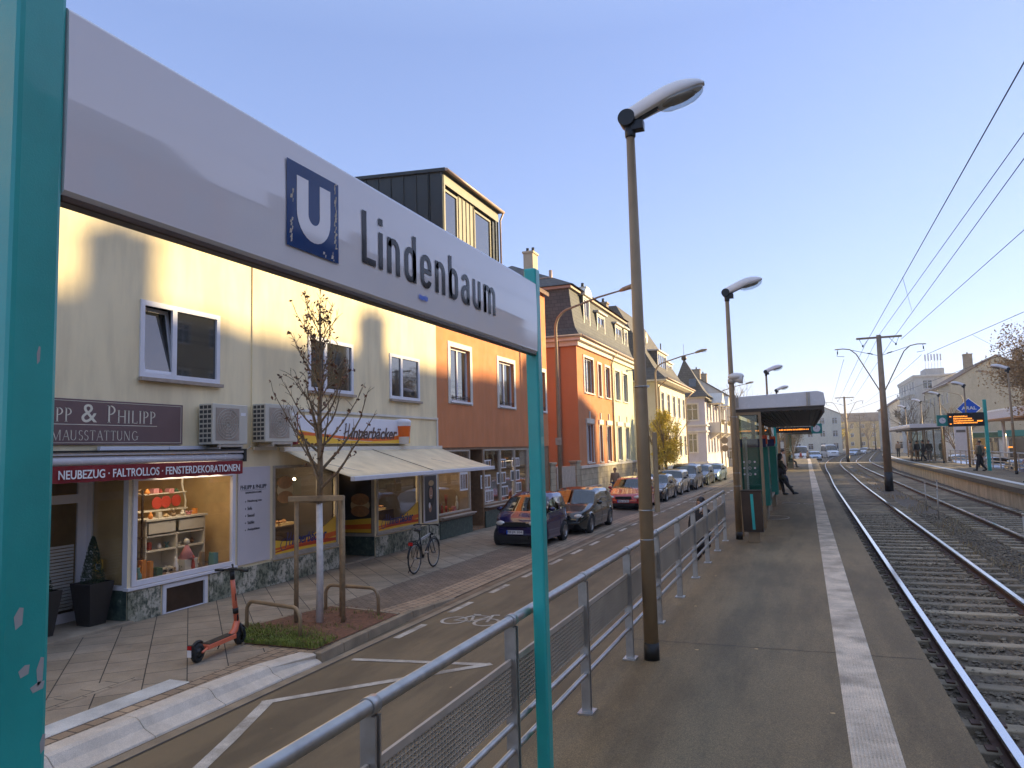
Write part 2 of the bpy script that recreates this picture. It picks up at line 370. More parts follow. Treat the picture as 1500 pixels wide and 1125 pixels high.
def smooth_pts(pts, step=2.):
    out = []; n = len(pts)
    for i in range(n-1):
        p0 = pts[max(i-1, 0)]; p1 = pts[i]; p2 = pts[i+1]; p3 = pts[min(i+2, n-1)]
        k = max(1, int((p2[0]-p1[0])/step))
        for j in range(k):
            t_ = j/k
            m1 = (p2[1]-p0[1])/(p2[0]-p0[0]); m2 = (p3[1]-p1[1])/(p3[0]-p1[0]); h = p2[0]-p1[0]
            y = (2*t_**3-3*t_**2+1)*p1[1]+(t_**3-2*t_**2+t_)*h*m1+(-2*t_**3+3*t_**2)*p2[1]+(t_**3-t_**2)*h*m2
            out.append((p1[0]+h*t_, y))
    return out+[pts[-1]]

for k_ in ('sign_blue', 'sign_black'): MT[k_].node_tree.nodes['Principled BSDF'].inputs['Specular IOR Level'].default_value = .22

def randomise(k, lo, hi):
    t = MT[k].node_tree; b = t.nodes['Principled BSDF']; l = b.inputs['Base Color'].links[0].from_socket
    o = t.nodes.new('ShaderNodeObjectInfo'); r = t.nodes.new('ShaderNodeMapRange'); t.links.new(o.outputs['Random'], r.inputs[0]); r.inputs[3].default_value = lo; r.inputs[4].default_value = hi
    m_ = t.nodes.new('ShaderNodeVectorMath'); m_.operation = 'SCALE'; t.links.new(l, m_.inputs[0]); t.links.new(r.outputs[0], m_.inputs['Scale']); t.links.new(m_.outputs[0], b.inputs['Base Color'])
randomise('sleeper', .65, 1.3)
# ================================================================== SETTING
def struct(mb, name, mats, **k): return mb.build(name, mats, kind='structure', **k)
def strip(fa, fb, ys, z, name, mat, kind='structure'):
    mb = MB(); V = [(fa(y), y, z) for y in ys]+[(fb(y), y, z) for y in ys]; n = len(ys)
    mb._a(V, [(i, n+i, n+i+1, i+1) for i in range(n-1)]); return mb.build(name, mat, kind=kind)
gutp = [(-30,-6.56),(10,-6.54),(27,-6.5),(33,-6.25),(50,-5.7),(75,-5.0),(100,-4.3),(130,-2.2),(170,3.5),(230,13),(350,38),(520,90)]
gut = lambda y: lin(y, gutp)
c1p = smooth_pts([(-12,2.15),(20,2.15),(45,2.16),(60,2.33),(76,2.46),(93,2.86),(115,4.05),(130,5.3),(181,9.9),(232,16.4),(290,25.5),(360,40),(460,66)], 3)
c2p = smooth_pts([(-12,5.65),(20,5.65),(45,5.65),(67,5.66),(80,5.78),(100,6.45),(119,8.0),(140,9.9),(178,13.5),(232,20.2),(290,29.4),(360,44),(460,70)], 3)
c1 = lambda y: lin(y, c1p); c2 = lambda y: lin(y, c2p)
YS = list(range(-30, 100, 3))+list(range(100, 521, 10))
mb = MB(); mb.q((-3000,-3000,-.04),(3000,-3000,-.04),(3000,3000,-.04),(-3000,3000,-.04)); struct(mb, 'ground', 'gutter')
strip(gut, lambda y: 60+max(0, y-80)*.3, YS, 0, 'road', 'asphalt')
# gutter course with its joints (two flush stone rows)
strip(lambda y: gut(y)-.02, lambda y: gut(y)+.14, [11.3+i*2 for i in range(60)], .006, 'gutter_stones', 'gutter')
strip(lambda y: gut(y)+.16, lambda y: gut(y)+.30, [-8+i*2 for i in range(70)], .005, 'gutter_channel', 'kerb_grey')
strip(lambda y: gut(y)+.30, lambda y: gut(y)+.33, [-8+i*2 for i in range(70)], .006, 'gutter_joint', 'tar')
# pavement: slabs along the houses, dark cobbles where cars stand, pale cobble band at the road
def ss(a, b_, x): t_ = max(0, min(1, (x-a)/(b_-a))); return t_*t_*(3-2*t_)
def pv(x, y): return .12-ss(11.3, 13.2, y)*max(0, min(1, (x+8.6)/(gut(y)+8.6)))*.105
def pav(name, mat, fa, fb, ys, nx=4, dz=0):
    mb = MB(); n = nx+1; V = []
    for y in ys:
        for i in range(n): x = fa(y)+(fb(y)-fa(y))*i/nx; V.append((x, y, pv(x, y)+dz))
    mb._a(V, [(j*n+i, j*n+i+1, (j+1)*n+i+1, (j+1)*n+i) for j in range(len(ys)-1) for i in range(nx)]); return struct(mb, name, mat)
sh = lambda y: gut(y)+6.54                        # how far the street has swung
ysA = [-20, 0, 5, 7, 8.85]; ysB = [8.85, 9.6, 10.4, 11.35]; ysC = [11.35+.3*i for i in range(8)]+[13.75+2*i for i in range(25)]+[64+10*i for i in range(30)]
pav('pavement', 'slabs', lambda y: -45, lambda y: -7.86 if y < 8.9 else -8.22+sh(y), ysA+ysB[1:]+ysC[1:], 8)
pav('pavement_edge', 'slabs', lambda y: -7.86, lambda y: -7.25, ysA, 1)
pav('kerb_paving', 'cobble_band', lambda y: -7.25, lambda y: -6.80, ysA, 1, .003)
pav('bed_surround', 'cobble_band', lambda y: -8.3, lambda y: -6.58, [8.84, 9.5, 10.2, 10.8, 11.36], 3, -.004)
pav('cobbles', 'cobbles', lambda y: -8.22+sh(y), lambda y: gut(y)-.6, ysC, 4)
pav('cobble_band', 'cobble_band', lambda y: gut(y)-.6, lambda y: gut(y)-.02, ysC, 2)
pav('border_paving', 'slab_border', lambda y: -8.3, lambda y: -7.98, [-20, 0, 7.2], 1, .004)
# white ribbed guidance strip at the bus kerb
mb = MB()
for i in range(16): mb.box(-7.53+.0, -7.21, 7.25-.3*(i+1)+.006, 7.25-.3*i, .10, .130)
for i in range(10): mb.box(-7.525+i*.032, -7.511+i*.032, 2.45, 7.25, .128, .135)
struct(mb, 'pavement_tactile_strip', 'white_paint', bevel=.002)
# high white bus kerb, built stone by stone
def kerbstone(y0, y1, prof0, prof1, name, mat, gap=.008):
    mb = MB(); n = len(prof0); y0 += gap
    mb._a([(x, y0, z) for x, z in prof0]+[(x, y1, z) for x, z in prof1],
          [tuple(range(n)), tuple(reversed(range(n, 2*n)))]+[(i, n+i, n+(i+1) % n, (i+1) % n) for i in range(n)])
    return mb
def kprof(y):
    o = lin(y, [(4, -.04), (8.0, 0), (8.8, .10)]); h = lin(y, [(7.6, .175), (8.8, .125)]); q = o+lin(y, [(7.8, 0), (8.8, .06)])
    return [(-6.88+o, -.02), (-6.88+o, h-.02), (-6.86+o, h), (-6.68+q, h), (-6.63+q, h-.02), (-6.56+o*.75, h*.45), (-6.50+o*.5, .05), (-6.42+o*.3, .02), (-6.40+o*.3, -.02)]
allk = MB(); ys = [-8+i*1.0 for i in range(16)]+[8.0, 8.8]
for a, b_ in zip(ys[:-1], ys[1:]):
    if a >= b_: continue
    k = kerbstone(a, b_, kprof(a), kprof(b_), '', '')
    n = len(allk.v); allk.v += k.v; allk.f += [tuple(i+n for i in f) for f in k.f]; allk.mi += k.mi; allk.sm += k.sm
struct(allk, 'kerb_high', 'kerb_white', bevel=.006)
mb = MB(); pts = [(8.8, -6.40), (9.4, -6.44), (10.1, -6.47), (10.8, -6.49), (11.6, -6.52), (12.4, -6.52), (13.3, -6.53)]
for (ya, xa), (yb, xb) in zip(pts, pts[1:]):
    ha = lin(ya, [(8.8, .13), (11.5, .125), (12.4, .075), (13.3, .022)]); hb = lin(yb, [(8.8, .13), (11.5, .125), (12.4, .075), (13.3, .022)])
    mb.prism([(xa-.12, ya+.008, -.02), (xa+.02, ya+.008, -.02), (xa, ya+.008, ha), (xa-.12, ya+.008, ha)], (xb-xa, yb-ya-.008, 0))
    for i in range(-2, 0): x_, y_, z_ = mb.v[i]; mb.v[i] = (x_, y_, hb)
struct(mb, 'kerb', 'kerb_grey', bevel=.01)
# tree bed
bed = [(-8.62, 9.75), (-8.2, 11.55), (-6.62, 11.3), (-6.60, 8.95), (-7.86, 8.95)]
def inbed(x, y):
    c = False; n = len(bed)
    for i in range(n):
        (x1, y1), (x2, y2) = bed[i], bed[i-1]
        if (y1 > y) != (y2 > y) and x < (x2-x1)*(y-y1)/(y2-y1)+x1: c = not c
    return c
mb = MB(); mb.prism([(-8.7, 9.68, -.03), (-8.26, 11.66, -.03), (-6.60, 11.62, -.03), (-6.56, 8.84, -.03), (-7.9, 8.84, -.03)], (0, 0, .135)); struct(mb, 'bed_foundation', 'cobble_band')
mb = MB(); cx_, cy_ = -7.5, 10.2; rings = 14; V = [(cx_, cy_, .165)]; fs = []; per = []
for i in range(5):
    a, b_ = bed[i], bed[(i+1) % 5]
    for k in range(10): per.append((a[0]+(b_[0]-a[0])*k/10, a[1]+(b_[1]-a[1])*k/10))
for r in range(1, rings+1):
    for (x, y) in per:
        t_ = r/rings; xx = cx_+(x-cx_)*t_; yy = cy_+(y-cy_)*t_
        V.append((xx, yy, .13+.035*(1-t_*t_)+.018*noise.noise(Vector((xx*7, yy*7, 0)))*(1-t_**6)))
P = len(per)
fs += [(0, 1+i, 1+(i+1) % P) for i in range(P)]
for r in range(rings-1): fs += [(1+r*P+i, 1+(r+1)*P+i, 1+(r+1)*P+(i+1) % P, 1+r*P+(i+1) % P) for i in range(P)]
mb._a(V, fs, True); struct(mb, 'tree_bed_soil', 'soil')
mb = MB()
for i in (0, 1, 4):
    a = Vector((*bed[i], 0)); b_ = Vector((*bed[(i+1) % 5], 0)); d = (b_-a); n_ = d.cross(Z).normalized(); L = d.length; k = max(1, int(L/.9))
    for j in range(k):
        p = a+d*(j+.5)/k; mb.ob(p+Z*.09, d, n_, Z, L/k/2-.004, .04, .05)
struct(mb, 'bed_edging', 'kerb_grey', bevel=.006)
rnd = random.Random(3)
def blades(name, mat, label, cat, gen, N, hmin=.03, hmax=.09, wd=.004):
    mb = MB(); c = 0
    while c < N:
        p = gen()
        if p is None: continue
        x, y, z = p; c += 1; a = rnd.uniform(0, 2*pi); h = rnd.uniform(hmin, hmax); l = rnd.uniform(.2, .9)*h
        d = Vector((cos(a), sin(a), 0)); s_ = Vector((-sin(a), cos(a), 0))*wd
        b0 = Vector((x, y, z)); m1 = b0+d*l*.35+Z*h*.65; t_ = b0+d*l+Z*h
        mb._a([b0-s_, b0+s_, m1+s_*.8, m1-s_*.8, t_], [(0, 1, 2, 3), (3, 2, 4)])
    o = mb.build(name, mat, kind='stuff'); tag(o, label, cat); return o
def gg():
    x = rnd.uniform(-8.6, -6.6); y = rnd.uniform(8.95, 11.5)
    if not inbed(x, y): return None
    d = max(0, 1-(y-8.95)/1.1-(max(0, x+7.4))*.5)
    d = max(d, .04 if noise.noise(Vector((x*3, y*3, 5))) > .15 else .0)
    return (x, y, .135) if rnd.random() < d else None
blades('grass', 'grass_green', 'short green grass at the front edge of the tree bed', 'grass', gg, 8500, .02, .075, .004)
mb = MB()
for i in range(420):
    x = rnd.uniform(-8.5, -6.65); y = rnd.uniform(9., 11.5)
    if not inbed(x, y): continue
    a = rnd.uniform(0, pi); s_ = rnd.uniform(.012, .03); z = .165+rnd.uniform(0, .02)
    d = Vector((cos(a), sin(a), rnd.uniform(-.4, .4)))*s_; e = Vector((-sin(a), cos(a), rnd.uniform(-.4, .4)))*s_*.6; c = Vector((x, y, z))
    mb.q(c-d, c-e, c+d, c+e)
tag(mb.build('fallen_leaves', 'leaf_brown', kind='stuff'), 'small brown fallen leaves on the soil of the tree bed', 'leaves')
# ------------------------------------------------------------------ road markings
rp = MB(); L = .008
def pline(pts, w_, mb, z=.006, closed=False):
    for a, b_ in zip(pts, pts[1:]):
        a = Vector((*a, z)); b_ = Vector((*b_, z)); d = (b_-a).normalized(); n_ = d.cross(Z)*w_/2
        mb.q(a-n_, a+n_, b_+n_, b_-n_)
for i in range(26):
    y0 = 10.28+i*1.865; s_ = sh(y0)*.45
    mb = rp; mb.q((-6.14+s_, y0, .006), (-6.02+s_, y0, .006), (-6.02+s_, y0+.93, .006), (-6.14+s_, y0+.93, .006))
    if i < 24: y0 += .08; mb.q((-4.81+s_, y0, .006), (-4.68+s_, y0, .006), (-4.68+s_, y0+.95, .006), (-4.81+s_, y0+.95, .006))
rp.build('lane_dashes', 'road_paint', kind='structure')
mb = MB(); pline([(-5.05, 4.6), (-5.62, 6.2), (-6.02, 7.24)], .14, mb); pline([(-6.07, 7.21), (-4.1, 9.42)], .12, mb, .0064); pline([(-4.12, 9.38), (-6.07, 9.07)], .11, mb, .0068)
mb.build('bus_stop_marking', 'road_paint', kind='structure')
def bikesym(cx_, cy_, s_, ang, name):
    mb = MB()
    def P(x, y): x *= s_; y *= s_; return (cx_+x*cos(ang)-y*sin(ang), cy_+x*sin(ang)+y*cos(ang))
    def ring(x, y, r):
        pline([P(x+r*cos(2*pi*k/20), y+r*1.25*sin(2*pi*k/20)) for k in range(21)], .055, mb)
    ring(-.30, 0, .2); ring(.30, 0, .2)
    for a, b_ in (((-.3, 0), (-.12, .42)), ((-.12, .42), (.2, .42)), ((.2, .42), (.02, 0)), ((.02, 0), (-.12, .42)), ((-.3, 0), (.02, 0)), ((.3, 0), (.2, .52)), ((.2, .52), (.32, .55)), ((-.16, .5), (-.02, .5))):
        pline([P(*a), P(*b_)], .05, mb, .0072)
    mb.build(name, 'road_paint', kind='structure')
bikesym(-5.43, 11.62, 1.0, 0, 'cycle_marking'); bikesym(-5.3, 38.6, 1.0, 0, 'cycle_marking')
# ------------------------------------------------------------------ near platform
PB, PE, PY1 = -1.86, .95, 100.
edge = lambda y: lin(y, [(-10, .93), (30, .95), (60, 1.03), (100, 1.2)])
ysP = [-6]+[2*i for i in range(0, 51)]
mb = MB(); n = len(ysP)
V = [(PB, y, PZ) for y in ysP]+[(edge(y), y, PZ) for y in ysP]+[(edge(y), y, PZ-.16) for y in ysP]+[(edge(y)-.14, y, PZ-.16) for y in ysP]+[(edge(y)-.14, y, 0) for y in ysP]+[(PB, y, -.02) for y in ysP]
F_ = [(i, n+i, n+i+1, i+1) for i in range(n-1)]
mb._a(V, F_); mb.k = 1
for r in (1, 2, 3):
    mb.f.extend([(r*n+i, (r+1)*n+i, (r+1)*n+i+1, r*n+i+1) for i in range(n-1)]); mb.mi.extend([1]*(n-1)); mb.sm.extend([False]*(n-1))
mb.f.extend([(5*n+i, i, i+1, 5*n+i+1) for i in range(n-1)]); mb.mi.extend([1]*(n-1)); mb.sm.extend([False]*(n-1))
for r_ in (0, n-1): mb.f.append((r_, n+r_, 2*n+r_, 3*n+r_, 4*n+r_, 5*n+r_)); mb.mi.append(1); mb.sm.append(False)
mb.build('platform', ['platform_asphalt', 'concrete'], kind='structure')
mb = MB(); mb.prism([(PB, 100, 0), (PB, 100, PZ), (PB, 108, .05), (PB, 108, 0)], (3.0, 0, 0)); mb.build('platform_ramp', 'platform_asphalt', kind='structure')
mb = MB(); mb.k = 0
for i in range(70 if False else 95): y0 = -1.5+i*.3; mb.box(.162, .468, y0+.004, y0+.3, PZ-.02, PZ+.004)
y0 += .3; mb.box(.162, .468, y0, 70, PZ-.02, PZ+.004); mb.box(.18, .50, 70, 99.5, PZ-.02, PZ+.004)
for i in range(12):
    mb.box(.172+i*.0245, .184+i*.0245, -1.5, 60, PZ+.003, PZ+.009)
mb.build('platform_tactile_strip', 'tactile' if 'tactile' in MT else 'white_paint', kind='structure')
mb = MB(); r3 = random.Random(11)
for yj in (7.9, 17.4, 33.4, 49):
    pts = []; x = PB
    while x < .94: pts.append((x, yj+r3.uniform(-.012, .012)-.0*x)); x += .12
    for a, b_ in zip(pts, pts[1:]):
        mb.q((a[0], a[1]-.006, PZ+.002), (b_[0], b_[1]-.006, PZ+.002), (b_[0], b_[1]+.005, PZ+.002), (a[0], a[1]+.005, PZ+.002))
mb.build('platform_joints', 'tar', kind='structure')
mb = MB(); 
for (x, y, s_) in ((-.9, 21.6, .28), (-.55, 26.6, .2), (.02, 26.4, .12)):
    mb.tube([(x+s_*1.4*cos(2*pi*k/24), y+s_*1.9*sin(2*pi*k/24), PZ+.001) for k in range(24)], .008, 4, closed=True)
mb.build('manhole_rims', 'galv_dull', kind='structure')
# ------------------------------------------------------------------ far platform
e2p = [(-12, 7.12), (30, 7.14), (42, 7.32), (52, 7.5), (76, 7.65), (92, 8.25), (104, 8.9), (120, 10.3)]
e2 = lambda y: lin(y, e2p)
ysP = [-12+3*i for i in range(45)]; n = len(ysP); b2 = lambda y: max(10.75, e2(y)+3)
mb = MB()
prof = [lambda y: (b2(y), PZ2), lambda y: (e2(y), PZ2), lambda y: (e2(y), PZ2-.2), lambda y: (e2(y)+.16, PZ2-.22), lambda y: (e2(y)+.16, -.02)]
for f in prof:
    for y in ysP: x, z = f(y); mb.v.append((x, y, z))
for r_ in range(4):
    for i in range(n-1):
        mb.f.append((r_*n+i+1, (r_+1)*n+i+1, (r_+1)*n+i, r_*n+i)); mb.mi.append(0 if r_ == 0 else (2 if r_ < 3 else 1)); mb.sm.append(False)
for i in range(n-1): mb.f.append((i, i+1, n*5+i+1, n*5+i)); mb.mi.append(1); mb.sm.append(False)
for y in ysP: mb.v.append((b2(y), y, -.02))
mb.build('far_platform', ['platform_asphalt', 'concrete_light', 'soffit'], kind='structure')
strip(lambda y: e2(y)+.55, lambda y: e2(y)+.85, ysP[:-1], PZ2+.004, 'far_platform_strip', 'white_paint')
# ------------------------------------------------------------------ track bed
mb = MB(); ys = [-12+.5*i for i in range(140)]+[58+2*i for i in range(30)]+[120+8*i for i in range(42)]
nx = 26; V = []
for y in ys:
    xa = (edge(y)-.13) if y < 100 else c1(y)-1.9; xb = (e2(y)+.18) if y < 118 else c2(y)+2.2
    for i in range(nx+1):
        x = xa+(xb-xa)*i/nx
        z = .235+.03*noise.noise(Vector((x*1.1, y*1.1, 0)))+.035*noise.noise(Vector((x*5, y*5, 3)))
        z -= .05*max(0, 1-abs(x-c1(y)-1.75)/.5)+(.10*max(0, 1-(xb-x)/.9))+.05*max(0, 1-(x-xa)/.5)
        V.append((x, y, z))
mb._a(V, [(j*(nx+1)+i, j*(nx+1)+i+1, (j+1)*(nx+1)+i+1, (j+1)*(nx+1)+i) for j in range(len(ys)-1) for i in range(nx)], True)
tag(mb.build('ballast', 'ballast', kind='stuff'), 'dark gravel ballast between and around the tram rails', 'gravel')
# loose stones near the viewer
mb = MB(); r5 = random.Random(5); OV = [(1,0,0),(-1,0,0),(0,1,0),(0,-1,0),(0,0,1),(0,0,-1)]; OF = [(0,2,4),(2,1,4),(1,3,4),(3,0,4),(2,0,5),(1,2,5),(3,1,5),(0,3,5)]
for i in range(26000):
    y = 4+26*r5.random()**1.25; x = r5.uniform(.86, 7.2); s_ = r5.uniform(.016, .036)*(1+y*.012)
    z = .258+.03*noise.noise(Vector((x*1.1, y*1.1, 0)))-(.1 if x > 6.9 else 0)
    vs = [(x+a*s_*r5.uniform(.6, 1.3), y+b_*s_*r5.uniform(.6, 1.3), z+c*s_*r5.uniform(.4, .9)) for a, b_, c in OV]
    mb._a(vs, OF, False)
tag(mb.build('ballast_stones', 'stone', kind='stuff'), 'loose angular ballast stones lying between the near sleepers', 'gravel')
def railmesh(cf, off, ys):
    mb = MB(); pr = [(-.036, 0, 0), (.036, 0, 1), (.036, -.035, 1), (.010, -.05, 1), (.010, -.13, 1), (.065, -.145, 1), (.065, -.155, 1), (-.065, -.155, 1), (-.065, -.145, 1), (-.010, -.13, 1), (-.010, -.05, 1), (-.036, -.035, 1)]
    n = len(pr)
    for y in ys:
        c = cf(y)+off; dx = (cf(y+.5)-cf(y-.5)); 
        for (a, z, _) in pr: mb.v.append((c+a, y-a*dx, RZ+z))
    for j in range(len(ys)-1):
        for i in range(n):
            mb.f.append((j*n+i, j*n+(i+1) % n, (j+1)*n+(i+1) % n, (j+1)*n+i)); mb.mi.append(1 if pr[(i+1) % n][2] and i > 0 else 0); mb.sm.append(False)
    return mb
ysR = [-12, 0, 20, 40]+[45+3*i for i in range(140)]
for nm, cf, lab in (('near', c1, 'nearer railway track beside the near platform edge, bright rails on concrete sleepers'), ('far', c2, 'farther railway track running along the opposite platform, rusty rails')):
    tr = thing('railway_track', lab, 'track', (cf(10), 10, .2))
    for o_ in (-.7525, .7525): railmesh(cf, o_, ysR).build('rail', ['rail_top', 'rail_rust'], tr, world=True)
    sl = MB(); sp = .62
    sl.prism([(-1.3, -.13, -.1), (1.3, -.13, -.1), (1.3, -.11, .055), (.4, -.10, .035), (-.4, -.10, .035), (-1.3, -.11, .055)], (0, .19, 0))
    first = None; y = 4.4
    y = 4.3 if nm == 'near' else 12.
    k = 0
    while k < 98:
        if first is None: o = sl.build('sleeper', 'sleeper', tr, bevel=.012); first = o
        else: o = first.copy(); COL.objects.link(o)
        a_ = -math.atan(cf(y+.5)-cf(y-.5)); o.location = (cf(y)-cf(10), y-10, .04); o.rotation_euler = (0, 0, a_); k += 1; y += sp
    mb = MB()
    while y < 260: mb.ob((cf(y), y, .24), (1, cf(y+.5)-cf(y-.5), 0), Y, Z, 1.3, .09, .03); y += sp
    o = mb.build('sleepers_far', 'sleeper', tr, world=True, kind='stuff')
    cl = MB(); y = 4.3 if nm == 'near' else 14.
    for i in range(44):
        for o_ in (-.7525, .7525):
            for s_ in (-.1, .1): cl.box(cf(y)+o_+s_-.04, cf(y)+o_+s_+.04, y-.06, y+.06, .25, .30)
        y += sp
    cl.build('rail_fastenings', 'rail_rust', tr, world=True, kind='stuff')
# pedestrian crossing over the rails, weeds
mb = MB(); mb.box(1.3, 8.6, 91.5, 93.6, .2, .46); struct(mb, 'crossing', 'concrete_light')
def wd():
    x = r5.uniform(3.2, 4.6)+r5.uniform(-.1, .1); y = r5.uniform(14, 80)
    if noise.noise(Vector((x*.8, y*.3, 9))) < .08: return None
    return (x, y, .22)
blades('dry_weeds', 'dry_weed', 'dry straw coloured weeds growing between the two tracks', 'weeds', wd, 2600, .04, .20, .006)
# right-hand road and pavement beyond the far platform
mb = MB(); mb.box(19.3, 60, -30, 240, 0, .12); struct(mb, 'far_pavement', 'cobbles')
mb = MB()
for i in range(30): mb.box(14.9, 15.03, -10+i*6, -7+i*6, .002, .006)
mb.build('far_lane_dashes', 'road_paint', kind='structure')
# ================================================================== STATION SIGN
sg = thing('station_sign', 'large glossy white station name sign reading Lindenbaum with blue U square between two teal posts', 'sign', (-1.57, 2.8, PZ))
for y0, y1, x0 in ((1.035, 1.146, -1.64), (4.35, 4.435, -1.61)):
    mb = MB(); mb.box(x0, -1.528, y0, y1, PZ, 4.02); o = mb.build('post', 'teal', sg, world=True, bevel=.012)
    m2 = MB(); m2.box(x0-.05, -1.48, y0-.04, y1+.04, PZ, PZ+.012); m2.build('base_plate', 'galv', o, world=True, bevel=.003)
mb = MB()
yy0, yy1 = 1.148, 4.348; prof = [(-.045, 3.485), (-.012, 3.472), (0, 3.484)]+[(0+.004*sin(pi*k/8), 3.49+.42*k/8) for k in range(9)]+[(-.006, 3.918), (-.03, 3.925), (-.048, 3.905), (-.050, 3.5)]
mb.prism([(-1.528+a, yy0, z) for a, z in prof], (0, yy1-yy0, 0)); mb.build('panel', 'sign_white', sg, world=True)
mb = MB(); mb.box(-1.575, -1.534, yy0, yy1, 3.457, 3.474); mb.build('lower_frame', 'bronze', sg, world=True, bevel=.003)
# blue square with white U and worn patches
xs = -1.521
mb = MB(); mb.q((xs, 1.915, 3.551), (xs, 2.203, 3.551), (xs, 2.203, 3.842), (xs, 1.915, 3.842)); em = mb.build('emblem', 'sign_blue', sg, world=True)
def upoly():
    a, b_, c, d = 1.965, 2.152, 3.59, 3.80; wv = .062; cy = (a+b_)/2; r = (b_-a)/2; ri = r-wv; zc = c+r
    out = [(a, d), (a, zc)]+[(cy-r*cos(pi*k/14), zc-r*sin(pi*k/14)) for k in range(1, 14)]+[(b_, zc), (b_, d), (b_-wv, d), (b_-wv, zc)]
    inn = [(cy+ri*cos(pi*k/14), zc-ri*1.0*sin(pi*k/14)) for k in range(1, 14)]
    n = 15
    outer = [(a, d), (a, zc)]+[(cy-r*cos(pi*k/14), zc-r*sin(pi*k/14)) for k in range(1, 14)]+[(b_, zc), (b_, d)]
    inner = [(a+wv, d), (a+wv, zc)]+[(cy-ri*cos(pi*k/14), zc-ri*sin(pi*k/14)) for k in range(1, 14)]+[(b_-wv, zc), (b_-wv, d)]
    return outer, inner
ou, inn = upoly(); mb = MB(); n = len(ou)
mb._a([(xs+.0012, y, z) for y, z in ou]+[(xs+.0012, y, z) for y, z in inn], [(i, i+1, n+i+1, n+i) for i in range(n-1)]); mb.build('emblem_letter', 'sign_white', em, world=True)
mb = MB(); r9 = random.Random(2)
for cy_, z0, z1 in ((2.182, 3.60, 3.78), (1.938, 3.565, 3.64), (1.942, 3.70, 3.745), (2.12, 3.555, 3.57), (2.17, 3.553, 3.575), (2.185, 3.80, 3.835)):
    z = z0
    while z < z1:
        w_ = r9.uniform(.002, .008); y = cy_+r9.uniform(-.006, .006); h = r9.uniform(.006, .016)
        mb.q((xs+.0009, y-w_, z), (xs+.0009, y+w_*.6, z+h*.2), (xs+.0009, y+w_, z+h), (xs+.0009, y-w_*.5, z+h*1.1)); z += h*.9
mb.build('paint_chips', 'kerb_white', em, world=True, kind='stuff')
mb = MB()
for (y, z, a, b_) in ((1.075, 2.55, .010, .022), (1.09, 2.44, .012, .012), (1.125, 2.43, .008, .03), (1.12, 2.40, .016, .010), (1.135, 2.28, .006, .02), (1.115, 2.22, .012, .008), (1.06, 2.2, .008, .006), (1.10, 3.1, .004, .02)):
    mb.q((-1.5275, y-a*.6, z-b_), (-1.5275, y+a*.8, z-b_*.6), (-1.5275, y+a, z+b_*.9), (-1.5275, y+a*.1, z+b_), (-1.5275, y-a, z+b_*.2))
mb.build('scuff_marks', 'grey_wall', sg, world=True, kind='stuff')
# DIN-like condensed letters, built stroke by stroke: y0 = left edge, all heights in cap units
def dinletters(parent):
    base, cap, xh = 3.595, .205, .148; s_ = .030
    mb = MB(); x0_ = xs
    def bar(a, b_, z0, z1): mb.q((x0_, a, base+z0), (x0_, b_, base+z0), (x0_, b_, base+z1), (x0_, a, base+z1))
    def arc(cy, cz, ry, rz, a0, a1, n=10, w_=s_, wz=s_*.82):
        o = [(cy+ry*cos(a0+(a1-a0)*k/n), cz+rz*sin(a0+(a1-a0)*k/n)) for k in range(n+1)]
        i_ = [(cy+(ry-w_)*cos(a0+(a1-a0)*k/n), cz+(rz-wz)*sin(a0+(a1-a0)*k/n)) for k in range(n+1)]
        mb._a([(x0_, y, base+z) for y, z in o]+[(x0_, y, base+z) for y, z in i_], [(k, n+1+k, n+2+k, k+1) if a1 > a0 else (k, k+1, n+2+k, n+1+k) for k in range(n)])
    letters = []
    def done(): letters.append(1)
    p = 2.358; bar(p, p+s_, 0, cap); bar(p+s_, p+.095, 0, s_*.85); p += .118           # L
    bar(p, p+s_, 0, xh); bar(p, p+s_, cap-.028, cap); p += .066                      # i
    def N(p, w_=.098):
        bar(p, p+s_, 0, xh); r = w_/2; arc(p+r, xh-.045, r, .047, pi*.93, 0, 12); bar(p+w_-s_, p+w_, 0, xh-.045)
    def O(p, w_=.098, z0=-.002, h=xh+.004):
        r = w_/2; arc(p+r, z0+h-.045, r, .045, pi, 0, 12); arc(p+r, z0+.045, r, .045, -pi, 0, 12); bar(p, p+s_, z0+.045, z0+h-.045); bar(p+w_-s_, p+w_, z0+.045, z0+h-.045)
    N(p); p += .139
    O(p); bar(p+.098-s_, p+.098, 0, cap); p += .139                                    # d
    r = .05; arc(p+r, xh-.043, r, .045, pi, 0, 12); bar(p, p+s_, .043, xh-.043); bar(p+.1-s_, p+.1, .082, xh-.043); bar(p+s_, p+.1, .064, .082+.004); arc(p+r, .043, r, .045, -pi, -.25, 12); p += .139   # e
    N(p); p += .139
    O(p); bar(p, p+s_, 0, cap); p += .136                                              # b
    bar(p+.094-s_, p+.094, 0, xh-.043); arc(p+.048, xh-.043, .046, .045, pi*.9, 0, 12)  # a
    arc(p+.046, .046, .046, .048, -pi, -.35, 10); arc(p+.046, .046, .046, .048, pi, pi*.5, 6); bar(p+.046, p+.094-s_, .072, .094); p += .136
    bar(p+.096-s_, p+.096, 0, xh); bar(p, p+s_, .045, xh); arc(p+.048, .045, .048, .047, -pi, -.05, 12); p += .138  # u
    for k in range(2): r = .0435; bar(p+k*.062, p+k*.062+s_, 0, xh-.04); arc(p+k*.062+.046, xh-.043, .046, .045, pi*.93, 0, 10)
    bar(p+.062+.062, p+.062+.092, 0, xh-.043); bar(p, p+s_, 0, xh)
    mb.build('lettering', 'sign_black', parent, world=True)
dinletters(sg)
mb = MB()
